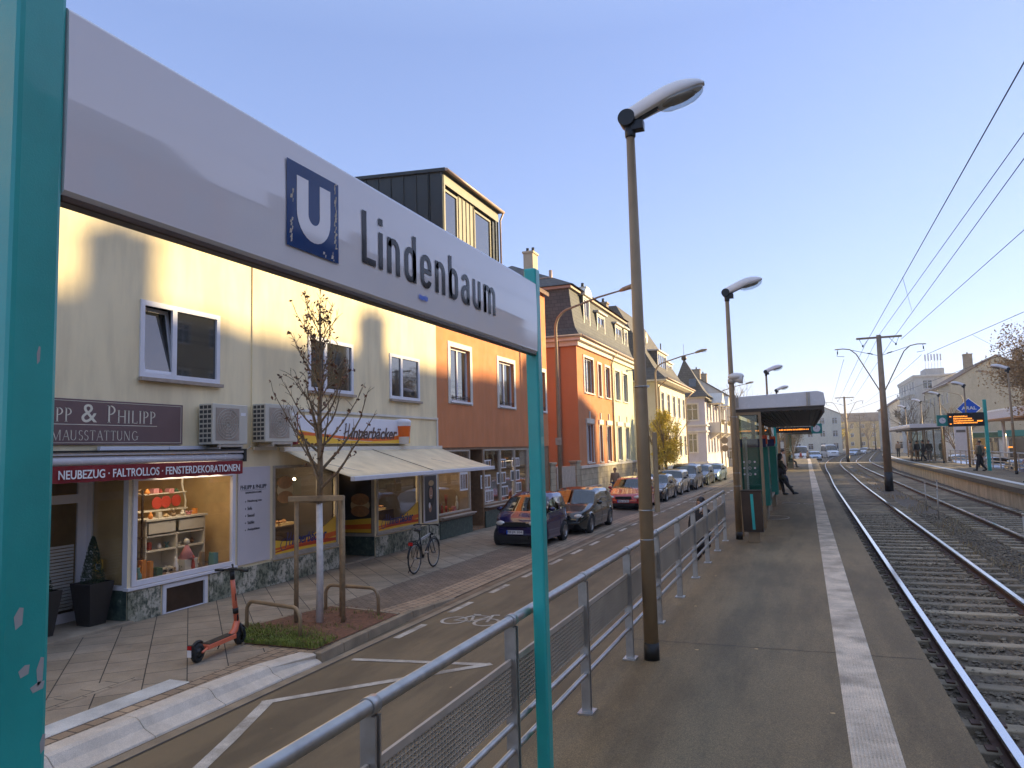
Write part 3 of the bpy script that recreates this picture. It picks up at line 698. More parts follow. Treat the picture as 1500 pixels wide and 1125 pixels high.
for k in range(9): a = k*.009; mb.q((xs+.0005, 2.80+a, 3.535+.005*sin(k*1.7)), (xs+.0005, 2.807+a, 3.533), (xs+.0005, 2.809+a, 3.556+.005*cos(k)), (xs+.0005, 2.801+a, 3.552))
mb.build('sticker', 'aral_blue', sg, world=True)
# ================================================================== RAILING
rl = thing('platform_railing', 'grey steel railing with mesh panels along the street side of the near platform', 'railing', (-1.67, 2.6, PZ))
post = MB()
for s_ in (-.017, .017): post.box(-.035, .035, s_-.006, s_+.006, .012, .985)
post.box(-.06, .06, -.075, .075, 0, .012)
post.tube([(0, -.028, 1.02), (0, .028, 1.02)], .038, 16)
pst = None
yl = [-.4, 1.1]+[2.62+1.52*i for i in range(10)]
for y in yl:
    if pst is None: pst = post.build('post', 'galv', rl); o = pst
    else: o = pst.copy(); COL.objects.link(o)
    o.location = (0, y-2.6, 0)
b0 = MB()
for z in (.72, .575): b0.cyl((.0, -.022, z-.04), (.0, .022, z-.04), .014)
mb = MB(); mb.tube([(0, yl[0]-2.6-.3, 1.02), (0, yl[-1]-2.6+.1, 1.02)], .03, 20); mb.build('handrail', 'galv', rl)
for z in (.43, .285):
    mb = MB(); mb.tube([(0, yl[0]-2.6, z), (0, yl[-1]-2.6, z)], .019, 12); mb.build('rail', 'galv', rl)
pan = None
for a, b_ in zip(yl, yl[1:]):
    if pan is None:
        f = MB(); L_ = 1.52-.05; f.box(-.008, .008, 0, L_, .77, .805); f.box(-.006, .006, 0, L_, .50, .508); pan = f.build('panel_frame', 'galv_dull', rl); g_ = MB()
        k = 0
        for i in range(10):
            z = .515+i*.026; g_.box(-.004, .004, 0, L_, z, z+.004); g_.ob((0, L_/2, z+.012), Y, (.7, 0, .7), (.7, 0, -.7), L_/2, .008, .0012)
        for i in range(int(L_/.032)+1): y = .01+i*.032; g_.box(-.0045, .0045, y-.002, y+.002, .508, .77)
        gm = g_.build('mesh_infill', 'infill', pan); pan.location = (0, a-2.6+.025, 0)
    else:
        o = pan.copy(); COL.objects.link(o); o.location = (0, a-2.6+.025, 0); q = gm.copy(); COL.objects.link(q); q.parent = o
# ================================================================== PLATFORM LAMPS
def platform_lamp(name, label, loc, rz, group, bands=True):
    t = thing(name, label, 'street lamp', loc, rz, group)
    mb = MB(); mb.tube([(0, 0, .0), (0, 0, .16)], [.074, .073], 20); mb.build('foot_band', 'black', t)
    mb = MB(); mb.tube([(0, 0, .16), (0, 0, 2.3), (0, 0, 5.2)], [.070, .062, .042], 20); p = mb.build('pole', 'pole_brown', t)
    mb = MB(); mb.lathe([(.001, -.02), (.05, -.02), (.055, .0), (.055, .09), (.04, .11), (.001, .11)], (0, 0, 5.16)); mb.tube([(-.02, -.085, 5.33), (-.02, .085, 5.33)], .088, 20); mb.box(-.04, .14, -.05, .05, 5.2, 5.3); h = mb.build('joint', 'dark_metal', t, bevel=.006)
    # head: shell lofted along a rising curve
    mb = MB(); st = [(.0, 5.34, .075, .13, .03), (.12, 5.37, .085, .155, .03), (.3, 5.43, .10, .175, .012), (.42, 5.47, .115, .18, .006), (.55, 5.51, .12, .165, .005), (.66, 5.54, .11, .13, .010), (.75, 5.57, .085, .08, .008), (.80, 5.59, .03, .03, .004)]
    n = 14; V = []
    for (x, z, w_, up, dn) in st:
        for k in range(n):
            a = 2*pi*k/n; V.append((x-.05, w_*cos(a), z-.04+(up if sin(a) > 0 else dn)*sin(a)))
    mb._a(V, [(i*n+k, (i+1)*n+k, (i+1)*n+(k+1) % n, i*n+(k+1) % n) for i in range(len(st)-1) for k in range(n)], True); mb.build('lamp_head', 'lamp_grey', t)
    mb = MB(); mb.ob((.17, 0, 5.36), (1, 0, .42), Y, (-.42, 0, 1), .13, .045, .02); mb.build('arm_bracket', 'dark_metal', t, bevel=.008)
    mb = MB(); rot = Matrix.Rotation(-.23, 3, 'Y'); mb.ell((.50, 0, 5.475), (.25, .108, .125), 18, 8, rot, -1, .15); mb.build('lamp_glass', 'lamp_glass', t)
    mb = MB(); mb.ell((.50, 0, 5.45), (.18, .085, .035), 12, 6, rot); mb.build('reflector', 'sill_stone', t)
    if bands:
        m2 = MB()
        for z in (1.12, 1.4, 2.6): m2.tube([(0, 0, z), (0, 0, z+.012)], .069, 18); m2.box(.05, .085, -.012, .012, z-.006, z+.018)
        m2.build('strap', 'galv', p)
    return t
lg = 'brown platform lamps'
l1 = platform_lamp('platform_lamp', 'nearest brown platform lamp, tall pole behind the railing with grey head against the sky', (-1.47, 7.21, PZ), 0, lg)
mb = MB(); mb.ob((.075, .20, 1.77), (-.2, .98, 0), (.98, .2, 0), Z, .20, .022, .385); mb.build('side_board', 'pole_brown', l1, bevel=.004)
l2 = dup(l1, (-1.41, 16.63, PZ), .0, 'second brown platform lamp, with a loudspeaker on its pole in front of the shelter')
for c in KIDS(l2):
    if c.name.startswith('side_board'): bpy.data.objects.remove(c)
sp = thing('loudspeaker', 'grey horn loudspeaker mounted on the pole of the second platform lamp', 'loudspeaker', (-1.41, 16.63, PZ+3.45))
mb = MB(); mb.ell((.10, 0, .03), (.17, .13, .085), 16, 8); mb.lathe([(.05, .0), (.10, .14), (.115, .2), (.105, .21), (.06, .08)], (.03, 0, -.02), 16, axis='x'); mb.build('horn', 'lamp_grey', sp)
mb = MB(); mb.tube([(0, 0, -.12), (0, 0, -.02)], .075, 14); mb.box(.02, .10, -.03, .03, -.10, -.03); mb.build('bracket', 'galv_dull', sp)
def strip_side(o):
    for c in list(KIDS(o)):
        if c.name.startswith('side_board'): bpy.data.objects.remove(c)
for (x, y, lab) in ((-1.5, 36.2, 'third platform lamp, rising behind the shelter roof'), (-1.5, 49.5, 'fourth platform lamp, its head just above the shelter roof'), (-1.5, 66, 'distant platform lamp beside the second shelter')):
    o = dup(l1, (x, y, PZ), 0, lab); strip_side(o)
for (x, y, lab) in ((9.85, 44.28, 'platform lamp nearest on the far platform, in front of the tan tree'), (9.92, 55.96, 'far platform lamp to the right of the blue petrol sign'), (10.0, 66.28, 'far platform lamp at the near end of the far shelter'), (10.1, 77, 'far platform lamp just behind the far shelter'), (10.3, 90, 'most distant lamp on the far platform')):
    o = dup(l1, (x, y, PZ2), pi, lab); strip_side(o)
# ================================================================== SHELTER
def shelter(loc, rz, lab, L_, wide, group, panels=True):
    t = thing('platform_shelter', lab, 'shelter', loc, rz, group)
    ps = [0, L_*.33, L_*.66, L_]
    for y in ps:
        mb = MB(); mb.box(-.055, .055, y-.05, y+.05, 0, 2.78); mb.build('post', 'pole_brown', t, bevel=.006)
    mb = MB(); mb.box(.47, .53, -.035, .035, .18, 2.72); mb.build('end_post', 'pole_brown', t, bevel=.004)
    mb = MB(); mb.box(-.05, .5, -.04, .04, 2.66, 2.74); mb.box(-.05, .5, -.03, .03, .13, .18); mb.build('end_frame', 'pole_brown', t)
    mb = MB(); mb.box(.06, .465, -.006, .006, .19, 2.65); gl = mb.build('end_pane', 'shelter_glass', t)
    mb = MB()
    for i in range(3):
        for k, (dx, r) in enumerate(((.12, .016), (.235, .030), (.345, .016))):
            z = 1.62-i*.135; mb.tube([(dx+r*cos(2*pi*q/14), -.009, z+r*sin(2*pi*q/14)) for q in range(14)], .003 if r > .02 else .006, 4, closed=True)
            if r > .02: mb.box(dx-.003, dx+.003, -.010, -.008, z-.015, z+.015)
            else: mb.tube([(dx, -.007, z), (dx, -.009, z)], r, 12)
    mb.build('etched_dots', 'canopy_white', gl)
    for a, b_ in zip(ps, ps[1:]):
        mb = MB(); mb.box(-.006, .006, a+.06, b_-.06, .25, 2.6); mb.build('rear_pane', 'shelter_glass', t)
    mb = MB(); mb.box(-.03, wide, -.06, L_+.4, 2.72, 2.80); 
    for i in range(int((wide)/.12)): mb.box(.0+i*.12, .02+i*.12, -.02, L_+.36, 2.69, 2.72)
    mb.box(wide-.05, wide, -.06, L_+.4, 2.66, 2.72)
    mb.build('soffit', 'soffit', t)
    mb = MB(); pr = [(-.12, 2.78), (wide+.02, 2.80), (wide+.03, 2.86), (wide-.0, 3.08), (wide-.12, 3.12)]+[(wide-.12-(wide)*k/6, 3.12-.06*k/6) for k in range(1, 7)]
    mb.prism([(a, -.1, b_) for a, b_ in pr], (0, L_+.5, 0)); r_ = mb.build('roof', 'canopy_white', t, bevel=.015)
    mb = MB()
    for x in (.0, wide-.35): mb.box(x, x+.035, -.13, -.10, 2.82, 3.1); mb.box(x+.05, x+.075, -.12, -.10, 2.82, 3.1)
    mb.build('roof_rib', 'galv_dull', r_)
    mb = MB(); mb.box(.02, .42, L_*.36, L_*.62, .42, .47)
    for y in (L_*.38, L_*.6): mb.box(.05, .38, y-.03, y+.03, 0, .42)
    mb.build('bench', 'galv_dull', t)
    return t
s1 = shelter((-1.40, 17.25, PZ), 0, 'near platform shelter with white curved roof edge, brown posts and dotted glass end wall', 17, 1.83, 'glass shelters on the platforms')
s2 = shelter((-1.35, 57, PZ), 0, 'second shelter farther down the near platform, pale roof in sunlight', 12, 1.9, 'glass shelters on the platforms')
s3 = shelter((10.25, 82, PZ2), pi, 'shelter on the far platform with white roof and people waiting under it', 15, 2.4, 'glass shelters on the platforms')
# timetable case on the shelter side
tc = thing('timetable_case', 'pale timetable case hanging just inside the glass end of the near shelter', 'notice board', (-1.30, 17.9, PZ))
mb = MB(); mb.box(-.02, .03, -.3, .35, .55, 2.15); mb.build('frame', 'galv_dull', tc, bevel=.005); mb = MB(); mb.box(.031, .036, -.26, .31, .62, 2.1); mb.build('sheet', 'paper', tc)
# litter bin
bn = thing('litter_bin', 'dark bronze litter bin with a turquoise stripe at the shelter corner', 'litter bin', (-1.08, 16.2, PZ))
mb = MB(); mb.prism([(-.19, -.14, .24), (.20, -.14, .24), (.20, .14, .24), (-.19, .14, .24)], (-.02, 0, .80)); mb.box(-.22, .20, -.155, .155, 1.04, 1.065); mb.box(-.19, .21, -.15, .15, .22, .24); mb.build('body', 'bronze', bn, bevel=.01)
mb = MB(); mb.q((-.01, -.143, .27), (.045, -.143, .27), (.025, -.143, .99), (-.03, -.143, .99)); mb.build('stripe', 'teal', bn)
mb = MB(); mb.box(-.10, .12, -.09, .09, 0, .22); mb.build('foot', 'pole_brown', bn, bevel=.006)
# ticket machines seen from the side
def machine(x, y, lab, red):
    t = thing('ticket_machine', lab, 'ticket machine', (x, y, PZ))
    mb = MB(); mb.box(-.30, .26, -.25, .55, 0, .38); mb.build('plinth', 'concrete', t, bevel=.01)
    mb = MB(); mb.box(-.36, .34, -.36, .62, .38, 1.92); b_ = mb.build('cabinet', 'teal_dull', t, bevel=.012)
    mb = MB()
    for i in range(9): mb.box(.342, .346, -.34, .60, .5+i*.035, .515+i*.035)
    mb.build('vent_slots', 'black', b_)
    mb = MB(); mb.box(-.36, .30, -.34, .6, 1.925, 2.15); mb.build('header', 'navy', t, bevel=.01)
    mb = MB(); mb.box(.18, .34, -.30, -.1, 2.0, 2.24); mb.build('logo_cube', 'vent_red', t, bevel=.01)
    mb = MB(); mb.tube([(.35, -.2, 1.5), (.36, .1, .9)], .012, 8); mb.build('handle', 'galv', b_)
    return t
machine(-1.27, 21.2, 'teal ticket machine behind the glass end wall of the near shelter, blue header', 1)
m2_ = machine(-1.22, 25.6, 'teal ticket machine between the shelter posts, its vented side facing the platform', 1)
# departure display with clock hanging over the near platform
def display(loc, rz, lab, W_, two=False):
    t = thing('departure_display', lab, 'display', loc, rz)
    return t
dp = display((-1.3, 37.5, PZ), 0, 'departure display with orange text and a teal clock box beyond the near shelter roof', 2)
mb = MB(); mb.box(-.06, .06, -.06, .06, 0, 3.1); mb.build('post', 'teal', dp, bevel=.01)
mb = MB(); mb.box(.06, 1.6, -.12, .12, 2.50, 2.76); h_ = mb.build('housing', 'display_black', dp, bevel=.01)
mb = MB(); mb.box(1.61, 2.08, -.13, .13, 2.42, 2.88); q_ = mb.build('clock_box', 'teal_dull', dp, bevel=.01)
mb = MB(); mb.tube([(1.845, -.132, 2.65), (1.845, -.136, 2.65)], .16, 24); mb.build('dial', 'canopy_white', q_); mb = MB(); mb.box(1.84, 1.85, -.14, -.137, 2.65, 2.77); mb.box(1.76, 1.845, -.14, -.137, 2.645, 2.655); mb.build('clock_hands', 'black', q_)
mb = MB(); r7 = random.Random(4); x = .2
while x < 1.5: w_ = r7.uniform(.02, .06); mb.box(x, x+w_, -.124, -.121, 2.6+r7.uniform(0, .01), 2.67-r7.uniform(0, .02)); x += w_+r7.uniform(.006, .03)
mb.build('led_text', 'led', h_)
dp2 = display((9.66, 49.19, PZ2), 0, 'departure display with orange text lines on a teal post on the far platform', 2)
mb = MB(); mb.box(-.09, .09, -.09, .09, 0, 4.05); mb.build('post', 'teal', dp2, bevel=.012)
mb = MB(); mb.box(-1.9, -.09, -.16, .16, 2.55, 3.28); mb.box(-1.92, -.1, -.17, .17, 3.28, 3.33); h_ = mb.build('housing', 'display_black', dp2, bevel=.01)
mb = MB(); mb.box(-2.45, -1.92, -.17, .17, 2.6, 3.24); q_ = mb.build('clock_box', 'teal_dull', dp2, bevel=.01)
mb = MB(); mb.tube([(-2.18, -.172, 2.92), (-2.18, -.178, 2.92)], .17, 24); mb.build('dial', 'canopy_white', q_); mb = MB(); mb.box(-2.19, -2.18, -.184, -.18, 2.92, 3.05); mb.box(-2.18, -2.09, -.184, -.18, 2.915, 2.93); mb.build('clock_hands', 'black', q_)
mb = MB()
for i in range(4):
    x = -1.62 if i else -1.62
    z = 3.09-i*.125; end = (-.95, -.75, -.62, -.45)[i]
    while x < end: w_ = r7.uniform(.03, .07); mb.box(x, x+w_, -.168, -.164, z, z+.075-r7.uniform(0, .02)); x += w_+.016
mb.box(-.45, -.18, -.168, -.164, 2.80, 2.88); mb.box(-1.82, -1.72, -.168, -.164, 3.1, 3.15); mb.box(-1.82, -1.72, -.168, -.164, 2.68, 2.73); mb.build('led_text', 'led', h_)
# railing of the far platform
rf = thing('far_railing', 'low pale railing along the back of the far platform', 'railing', (10.6, 40, PZ2))
mb = MB(); mb.tube([(0, -25, 1.0), (0, 28, 1.0)], .032, 8); mb.build('handrail', 'galv', rf)
for z in (.72, .45, .25): mb = MB(); mb.box(-.015, .015, -25, 28, z-.03, z+.03); mb.build('rail', 'galv_dull', rf)
pst = None
for i in range(27):
    if pst is None: mb = MB(); mb.box(-.03, .03, -.03, .03, 0, 1.0); pst = mb.build('post', 'galv_dull', rf); o = pst
    else: o = pst.copy(); COL.objects.link(o)
    o.location = (0, -25+i*2, 0)
# cross-wise railings beyond the shelter
# marker posts between the tracks
mp = None
for (x, y, lab) in ((4.19, 18.6, 'nearest thin grey marker post between the two tracks'), (3.9, 27.6, 'thin marker post standing in the gravel, second from the viewer'), (4.12, 31.9, 'thin marker post close before the brown mast, left one of the pair'), (4.75, 33.5, 'thin marker post close before the brown mast, right one of the pair')):
    if mp is None:
        mp = thing('marker_post', lab, 'post', (x, y, .2), 0, 'marker posts between the tracks'); mb = MB(); mb.cyl((0, 0, 0), (0, 0, 1.02), .022); mb.build('stake', 'galv_dull', mp); mb = MB(); mb.lathe([(.0, .0), (.035, .0), (.035, .04), (.0, .05)], (0, 0, 1.02)); mb.build('cap', 'galv_dull', mp)
    else: dup(mp, (x, y, .2), 0, lab)
# ================================================================== OVERHEAD LINE MASTS
def mast(loc, lab):
    t = thing('overhead_line_mast', lab, 'mast', loc, 0, 'overhead line masts between the tracks')
    mb = MB(); mb.tube([(0, 0, 0), (0, 0, 1.0)], [.21, .205], 16); mb.build('base_sleeve', 'black', t)
    mb = MB(); mb.tube([(0, 0, 1.0), (0, 0, 8.3)], [.2, .12], 16); mb.build('pole', 'mast', t)
    mb = MB(); mb.box(-1.1, 1.1, -.05, .05, 8.12, 8.22); mb.build('crossbar', 'mast', t)
    for s_ in (-1, 1):
        mb = MB(); mb.tube([(s_*.12, 0, 5.3), (s_*1.15, 0, 7.35), (s_*1.45, 0, 7.62), (s_*1.8, 0, 7.68), (s_*2.2, 0, 7.66)], .028, 8); a_ = mb.build('curved_arm', 'mast', t)
        mb = MB(); mb.tube([(s_*.1, 0, 7.2), (s_*1.5, 0, 7.62)], .014, 6); mb.cyl((s_*.35, 0, 7.29), (s_*.6, 0, 7.36), .03); mb.build('stay', 'wire', t)
        mb = MB(); mb.tube([(s_*.5, 0, 8.12), (s_*.8, 0, 7.75), (s_*.95, 0, 8.12)], .014, 5); mb.cyl((s_*.8, 0, 7.7), (s_*.8, 0, 7.82), .04); mb.build('insulator', 'wire', t)
        mb = MB(); mb.tube([(s_*2.05, 0, 7.66), (s_*2.1, 0, 7.3), (s_*1.75, 0, 7.25)], .014, 5); mb.cyl((s_*2.07, 0, 7.4), (s_*2.07, 0, 7.55), .03); mb.build('wire_hanger', 'wire', t)
    return t
m1 = mast((4.0, 43.8, .2), 'nearest overhead line mast, thick brown pole with curved arms between the tracks')
for (y, lab) in ((102.2, 'second overhead line mast, smaller, beyond the track crossing'), (174, 'third overhead line mast on the track curve'), (235, 'fourth overhead line mast far along the curve'), (290, 'most distant overhead line mast')):
    dup(m1, (c1(y)+1.75+(c2(y)-c1(y)-3.5)*.5, y, .2), 0, lab)
def wire(lab, pts, r=.012, sag=0, seg=10):
    mb = MB()
    P = []
    for a, b_ in zip(pts, pts[1:]):
        a = Vector(a); b_ = Vector(b_)
        for k in range(seg): t_ = k/seg; p = a.lerp(b_, t_); p.z -= sag*4*t_*(1-t_); P.append(p)
    P.append(Vector(pts[-1])); mb.tube(P, r, 5); return tag(mb.build('overhead_wire', 'wire', loc=pts[0]), lab, 'wire', 'overhead wires above the tracks')
MX = [(4.0, 43.8), (c1(102.2)+1.75, 102.2), (c1(174)+1.8, 174), (c1(235)+1.9, 235)]
def along(dx, z): return [(x+dx, y, z) for x, y in MX]
wire('thick messenger wire above the near track, passing under the left end of the mast crossbar', [(2.95, -12, 8.0), (3.3, 43.8, 8.0)]+along(-.8, 7.9)[1:], .011, .0)
wire('messenger wire from the right end of the mast crossbar toward the upper right', [(4.77, -12, 9.5), (4.64, 43.8, 8.2)]+along(.8, 7.9)[1:], .011, .0)
wire('thin wire passing the top of the nearest mast between two thicker wires', [(4.35, -12, 8.7), (4.05, 43.8, 8.53)]+along(.2, 8.35)[1:], .010, .0)
wire('contact wire held by the left curved arms of the masts, beyond the nearest mast', along(-1.78, 7.3), .009, .05)
wire('contact wire held by the right curved arms of the masts, beyond the nearest mast', along(1.95, 7.3), .009, .1)
wire('wire running from the right mast arm to the right picture edge, below the messenger wires', [(7.38, -12, 9.05), (5.06, 43.8, 8.19)], .011, .0)
wire('diagonal cross wire from the nearest mast to the right edge, above the tan tree', [(11, 13, 8.3), (8, 32.9, 7.58), (6.2, 43.8, 7.3)], .012, 0)
wire('low diagonal feeder wire running behind the tan tree toward the far masts', [(5.3, 102, 6.5), (9, 39.7, 6.77), (13, 15, 8)], .013, 0)
for a_, b_, lab in (((3.16, 25.9, 7.98), (4.67, 36, 8.38), 'thin link wire between the two thick messenger wires before the nearest mast'), ((7.2, 37.8, 7.42), (9.0, 40.2, 6.77), 'thin link wire between the cross wire and the low feeder wire')):
    mb = MB(); mb.tube([a_, b_], .006, 5); tag(mb.build('dropper_wire', 'wire', loc=a_), lab, 'wire')
# ================================================================== STREET LAMPS ON THE LEFT PAVEMENT
def arm_lamp(loc, lab, hh=8.9):
    t = thing('arm_lamp', lab, 'street lamp', loc, 0, 'slim street lamps with curved arms')
    mb = MB(); mb.tube([(0, 0, 0), (0, 0, 3), (0, 0, hh-1.1)]+[(.75-.75*cos(a), 0, hh-1.1+.8*sin(a)) for a in (.3, .6, .9, 1.2)]+[(.75+.2, 0, hh-.22), (1.9, 0, hh+.05), (2.9, 0, hh+.24)], [.085, .08, .062, .058, .055, .05, .048, .045, .04, .034], 12); mb.build('pole', 'mast', t)
    mb = MB(); mb.tube([(2.8, 0, hh+.22), (2.95, 0, hh+.27), (3.3, 0, hh+.36), (3.62, 0, hh+.40)], [.05, .09, .10, .05], 10); h = mb.build('lamp_head', 'pole_brown', t)
    mb = MB(); mb.ell((3.33, 0, hh+.30), (.25, .08, .09), 12, 6, None, -1, .3); mb.build('lamp_glass', 'lamp_glass', h)
    mb = MB(); mb.box(-.12, .12, -.13, -.07, 2.9, 3.2); mb.build('junction_box', 'galv_dull', t, bevel=.01)
    return t
al = arm_lamp((-9.5, 29.4, .12), 'slim street lamp with long curved arm standing before the orange house')
dup(al, (-9.5, 51.8, .1), 0, 'slim curved street lamp before the cream house')
dup(al, (-8.3, 82, .1), 0, 'slim curved street lamp farther on near the bare trees')
dup(al, (-7, 118, .1), 0, 'most distant slim curved street lamp on the left pavement')
for (x, y, lab) in ((19.8, 84, 'tall curved street lamp in front of the big blank gable'), (19.6, 112, 'tall curved street lamp before the apartment tower'), (19.6, 135, 'distant curved street lamp on the right side of the road')):
    o = dup(al, (x, y, .12), pi, lab)
# ================================================================== BUILDING KIT
def wallmesh(mb, o, u, W, z0, z1, ops, depth=.12):
    """upright wall with real openings; o = foot point at z 0, outward side = u x Z; ops = (a,b,c,d) along u / z"""
    o = Vector(o); u = Vector(u).normalized(); n = u.cross(Z)
    us = sorted({0, W}|{p for q in ops for p in q[:2]}); zs = sorted({z0, z1}|{p for q in ops for p in q[2:4]})
    us = [p for p in us if 0 <= p <= W]; zs = [p for p in zs if z0 <= p <= z1]
    for a, b_ in zip(us, us[1:]):
        for c, d in zip(zs, zs[1:]):
            mu, mz = (a+b_)/2, (c+d)/2
            if any(q[0] < mu < q[1] and q[2] < mz < q[3] for q in ops): continue
            mb.q(o+u*a+Z*c, o+u*b_+Z*c, o+u*b_+Z*d, o+u*a+Z*d)
    for q in ops:
        a, b_, c, d = q[:4]; A, B, C_, D = o+u*a+Z*c, o+u*b_+Z*c, o+u*b_+Z*d, o+u*a+Z*d; k = -n*(q[4] if len(q) > 4 else depth)
        for p, r in ((A, B), (B, C_), (C_, D), (D, A)): mb.q(p, p+k, r+k, r)
    return mb
def ubox(mb, o, u, a, b_, n0, n1, c, d):          # box in wall coordinates, n = outward
    u = Vector(u).normalized(); n = u.cross(Z); o = Vector(o)
    mb.ob(o+u*(a+b_)/2+n*(n0+n1)/2+Z*(c+d)/2, u, n, Z, abs(b_-a)/2, abs(n1-n0)/2, abs(d-c)/2); return mb
def window(par, o, u, op, depth=.12, fw=.06, mull=(), tran=(), pane='glass_dark', sill='trim', surround=0, smat='trim', frame='white_frame', curtain=True, proud=.03, sw=.05):
    a, b_, c, d = op[:4]; mb = MB(); B = lambda x0, x1, z0, z1, p0=-depth, p1=-depth+.05: ubox(mb, o, u, x0, x1, p0, p1, z0, z1)
    B(a, a+fw, c, d); B(b_-fw, b_, c, d); B(a+fw, b_-fw, c, c+fw); B(a+fw, b_-fw, d-fw, d)
    for m_ in mull: x = a+(b_-a)*m_; B(x-fw*.6, x+fw*.6, c+fw, d-fw, -depth, -depth+.048)
    for m_ in tran: z = c+(d-c)*m_; B(a+fw, b_-fw, z-fw*.5, z+fw*.5, -depth, -depth+.046)
    w_ = mb.build('window', frame, par, world=True)
    mb = MB(); ubox(mb, o, u, a+fw*.5, b_-fw*.5, -depth-.004, -depth+.012, c+fw*.5, d-fw*.5); mb.build('pane', pane, w_, world=True)
    if sill: mb = MB(); ubox(mb, o, u, a-sw, b_+sw, -depth+.04, proud+.05, c-.07, c-.002); mb.build('sill', sill, w_, world=True, bevel=.006)
    if surround:
        mb = MB(); s_ = surround; k = proud
        ubox(mb, o, u, a-s_, a, -.01, k, c-s_*.6, d+s_); ubox(mb, o, u, b_, b_+s_, -.01, k, c-s_*.6, d+s_); ubox(mb, o, u, a, b_, -.01, k, d, d+s_); ubox(mb, o, u, a, b_, -.01, k, c-s_*.6, c-.075)
        mb.build('surround', smat, w_, world=True)
    return w_
def gable_roof(par, x0, x1, y0, y1, ze, zr, mat, along='y', ov=.35, th=.18, name='roof'):
    mb = MB()
    if along == 'y':
        xm = (x0+x1)/2; sl = (zr-ze)/(xm-x0)
        pr = [(x0-ov, ze-ov*sl), (xm, zr), (x1+ov, ze-ov*sl), (x1+ov, ze-ov*sl-th), (xm, zr-th), (x0-ov, ze-ov*sl-th)]
        mb.prism([(a, y0-ov*.4, z) for a, z in pr], (0, y1-y0+ov*.8, 0))
    else:
        ym = (y0+y1)/2; sl = (zr-ze)/(ym-y0)
        pr = [(y0-ov, ze-ov*sl), (ym, zr), (y1+ov, ze-ov*sl), (y1+ov, ze-ov*sl-th), (ym, zr-th), (y0-ov, ze-ov*sl-th)]
        mb.prism([(x0-ov*.4, a, z) for a, z in pr], (x1-x0+ov*.8, 0, 0))
    return mb.build(name, mat, par, world=True)
def chimney(par, x, y, z0, z1, s=.45, mat='chimney_brick', sy=None, pots=1):
    sy = sy or s; mb = MB(); mb.box(x-s, x+s, y-sy, y+sy, z0, z1); mb.box(x-s-.06, x+s+.06, y-sy-.06, y+sy+.06, z1-.12, z1); c = mb.build('chimney', mat, par, world=True)
    mb = MB()
    for i in range(pots): mb.cyl((x+(i-.5*(pots-1))*.35, y, z1), (x+(i-.5*(pots-1))*.35, y, z1+.3), .1, .09, 10)
    mb.build('chimney_pot', 'dark_metal', c, world=True); return c
def plain_house(name, label, x0, x1, y0, y1, ze, zr, wmat, rmat, faces='W', along='y', fl=3, z0=.1, wy=1.2, gap=2.5, chim=(), frame='white_frame', group=None, base=None, wh=1.5, balc=False, panes='glass_dark', sur=.1):
    """a street house: walls with window openings on the faces listed (W,E,S,N), roof, chimneys"""
    t = thing(name, label, 'house', ((x0+x1)/2, (y0+y1)/2, 0), 0, group)
    F = {'W': ((x0, y1, 0), (0, -1, 0), y1-y0), 'E': ((x1, y0, 0), (0, 1, 0), y1-y0), 'S': ((x0, y0, 0), (1, 0, 0), x1-x0), 'N': ((x1, y1, 0), (-1, 0, 0), x1-x0)}
    mb = MB(); wins = []
    fh = (ze-z0-.3)/fl
    for k, (o, u, W) in F.items():
        ops = []
        if k in faces:
            n = max(1, int(W/gap)); 
            for f in range(fl):
                for i in range(n):
                    c = (i+.5)*W/n; zz = z0+.9+f*fh; ops.append((c-wy/2, c+wy/2, zz, min(zz+wh, z0+(f+1)*fh-.2)))
        wallmesh(mb, o, u, W, z0, ze, ops); wins += [(o, u, q) for q in ops]
    if along == 'y': xm = (x0+x1)/2; mb.q((x0, y0, ze), (x1, y0, ze), (xm, y0, zr-.15)); mb.q((x1, y1, ze), (x0, y1, ze), (xm, y1, zr-.15))
    elif along == 'x': ym = (y0+y1)/2; mb.q((x0, y1, ze), (x0, y0, ze), (x0, ym, zr-.15)); mb.q((x1, y0, ze), (x1, y1, ze), (x1, ym, zr-.15))
    mb.build('wall', wmat, t, world=True)
    if base: mb = MB(); mb.box(x0-.04, x1+.04, y0-.04, y1+.04, 0, base); mb.build('plinth', 'stone_base', t, world=True)
    for o, u, q in wins: window(t, o, u, q, mull=(.5,), tran=(.7,) if wh > 1.3 else (), surround=sur, frame=frame, pane=panes)
    if along in 'xy':
        r = gable_roof(t, x0, x1, y0, y1, ze, zr, rmat, along)
        for c in chim: chimney(r, *c)
    else:
        mb = MB(); mb.box(x0-.25, x1+.25, y0-.25, y1+.25, ze, ze+.35); mb.build('roof', rmat, t, world=True)
        for c in chim: chimney(t, *c)
    if 'W' in faces or 'E' in faces:
        mb = MB(); xx = x0 if 'W' in faces else x1; s_ = -1 if 'W' in faces else 1; mb.box(xx, xx+s_*.16, y0, y1, ze-.35, ze-.02); mb.build('cornice', 'trim', t, world=True)
        if balc:
            for f in range(1, fl):
                for i in range(int((y1-y0)/5)): yy = y0+2+i*5; b_ = MB(); b_.box(xx, xx+s_*1.1, yy-1.1, yy+1.1, z0+f*fh-.1, z0+f*fh); b_.box(xx+s_*1.05, xx+s_*1.1, yy-1.1, yy+1.1, z0+f*fh, z0+f*fh+.9); b_.build('balcony', 'trim', t, world=True)
    return t
FX = -10.8
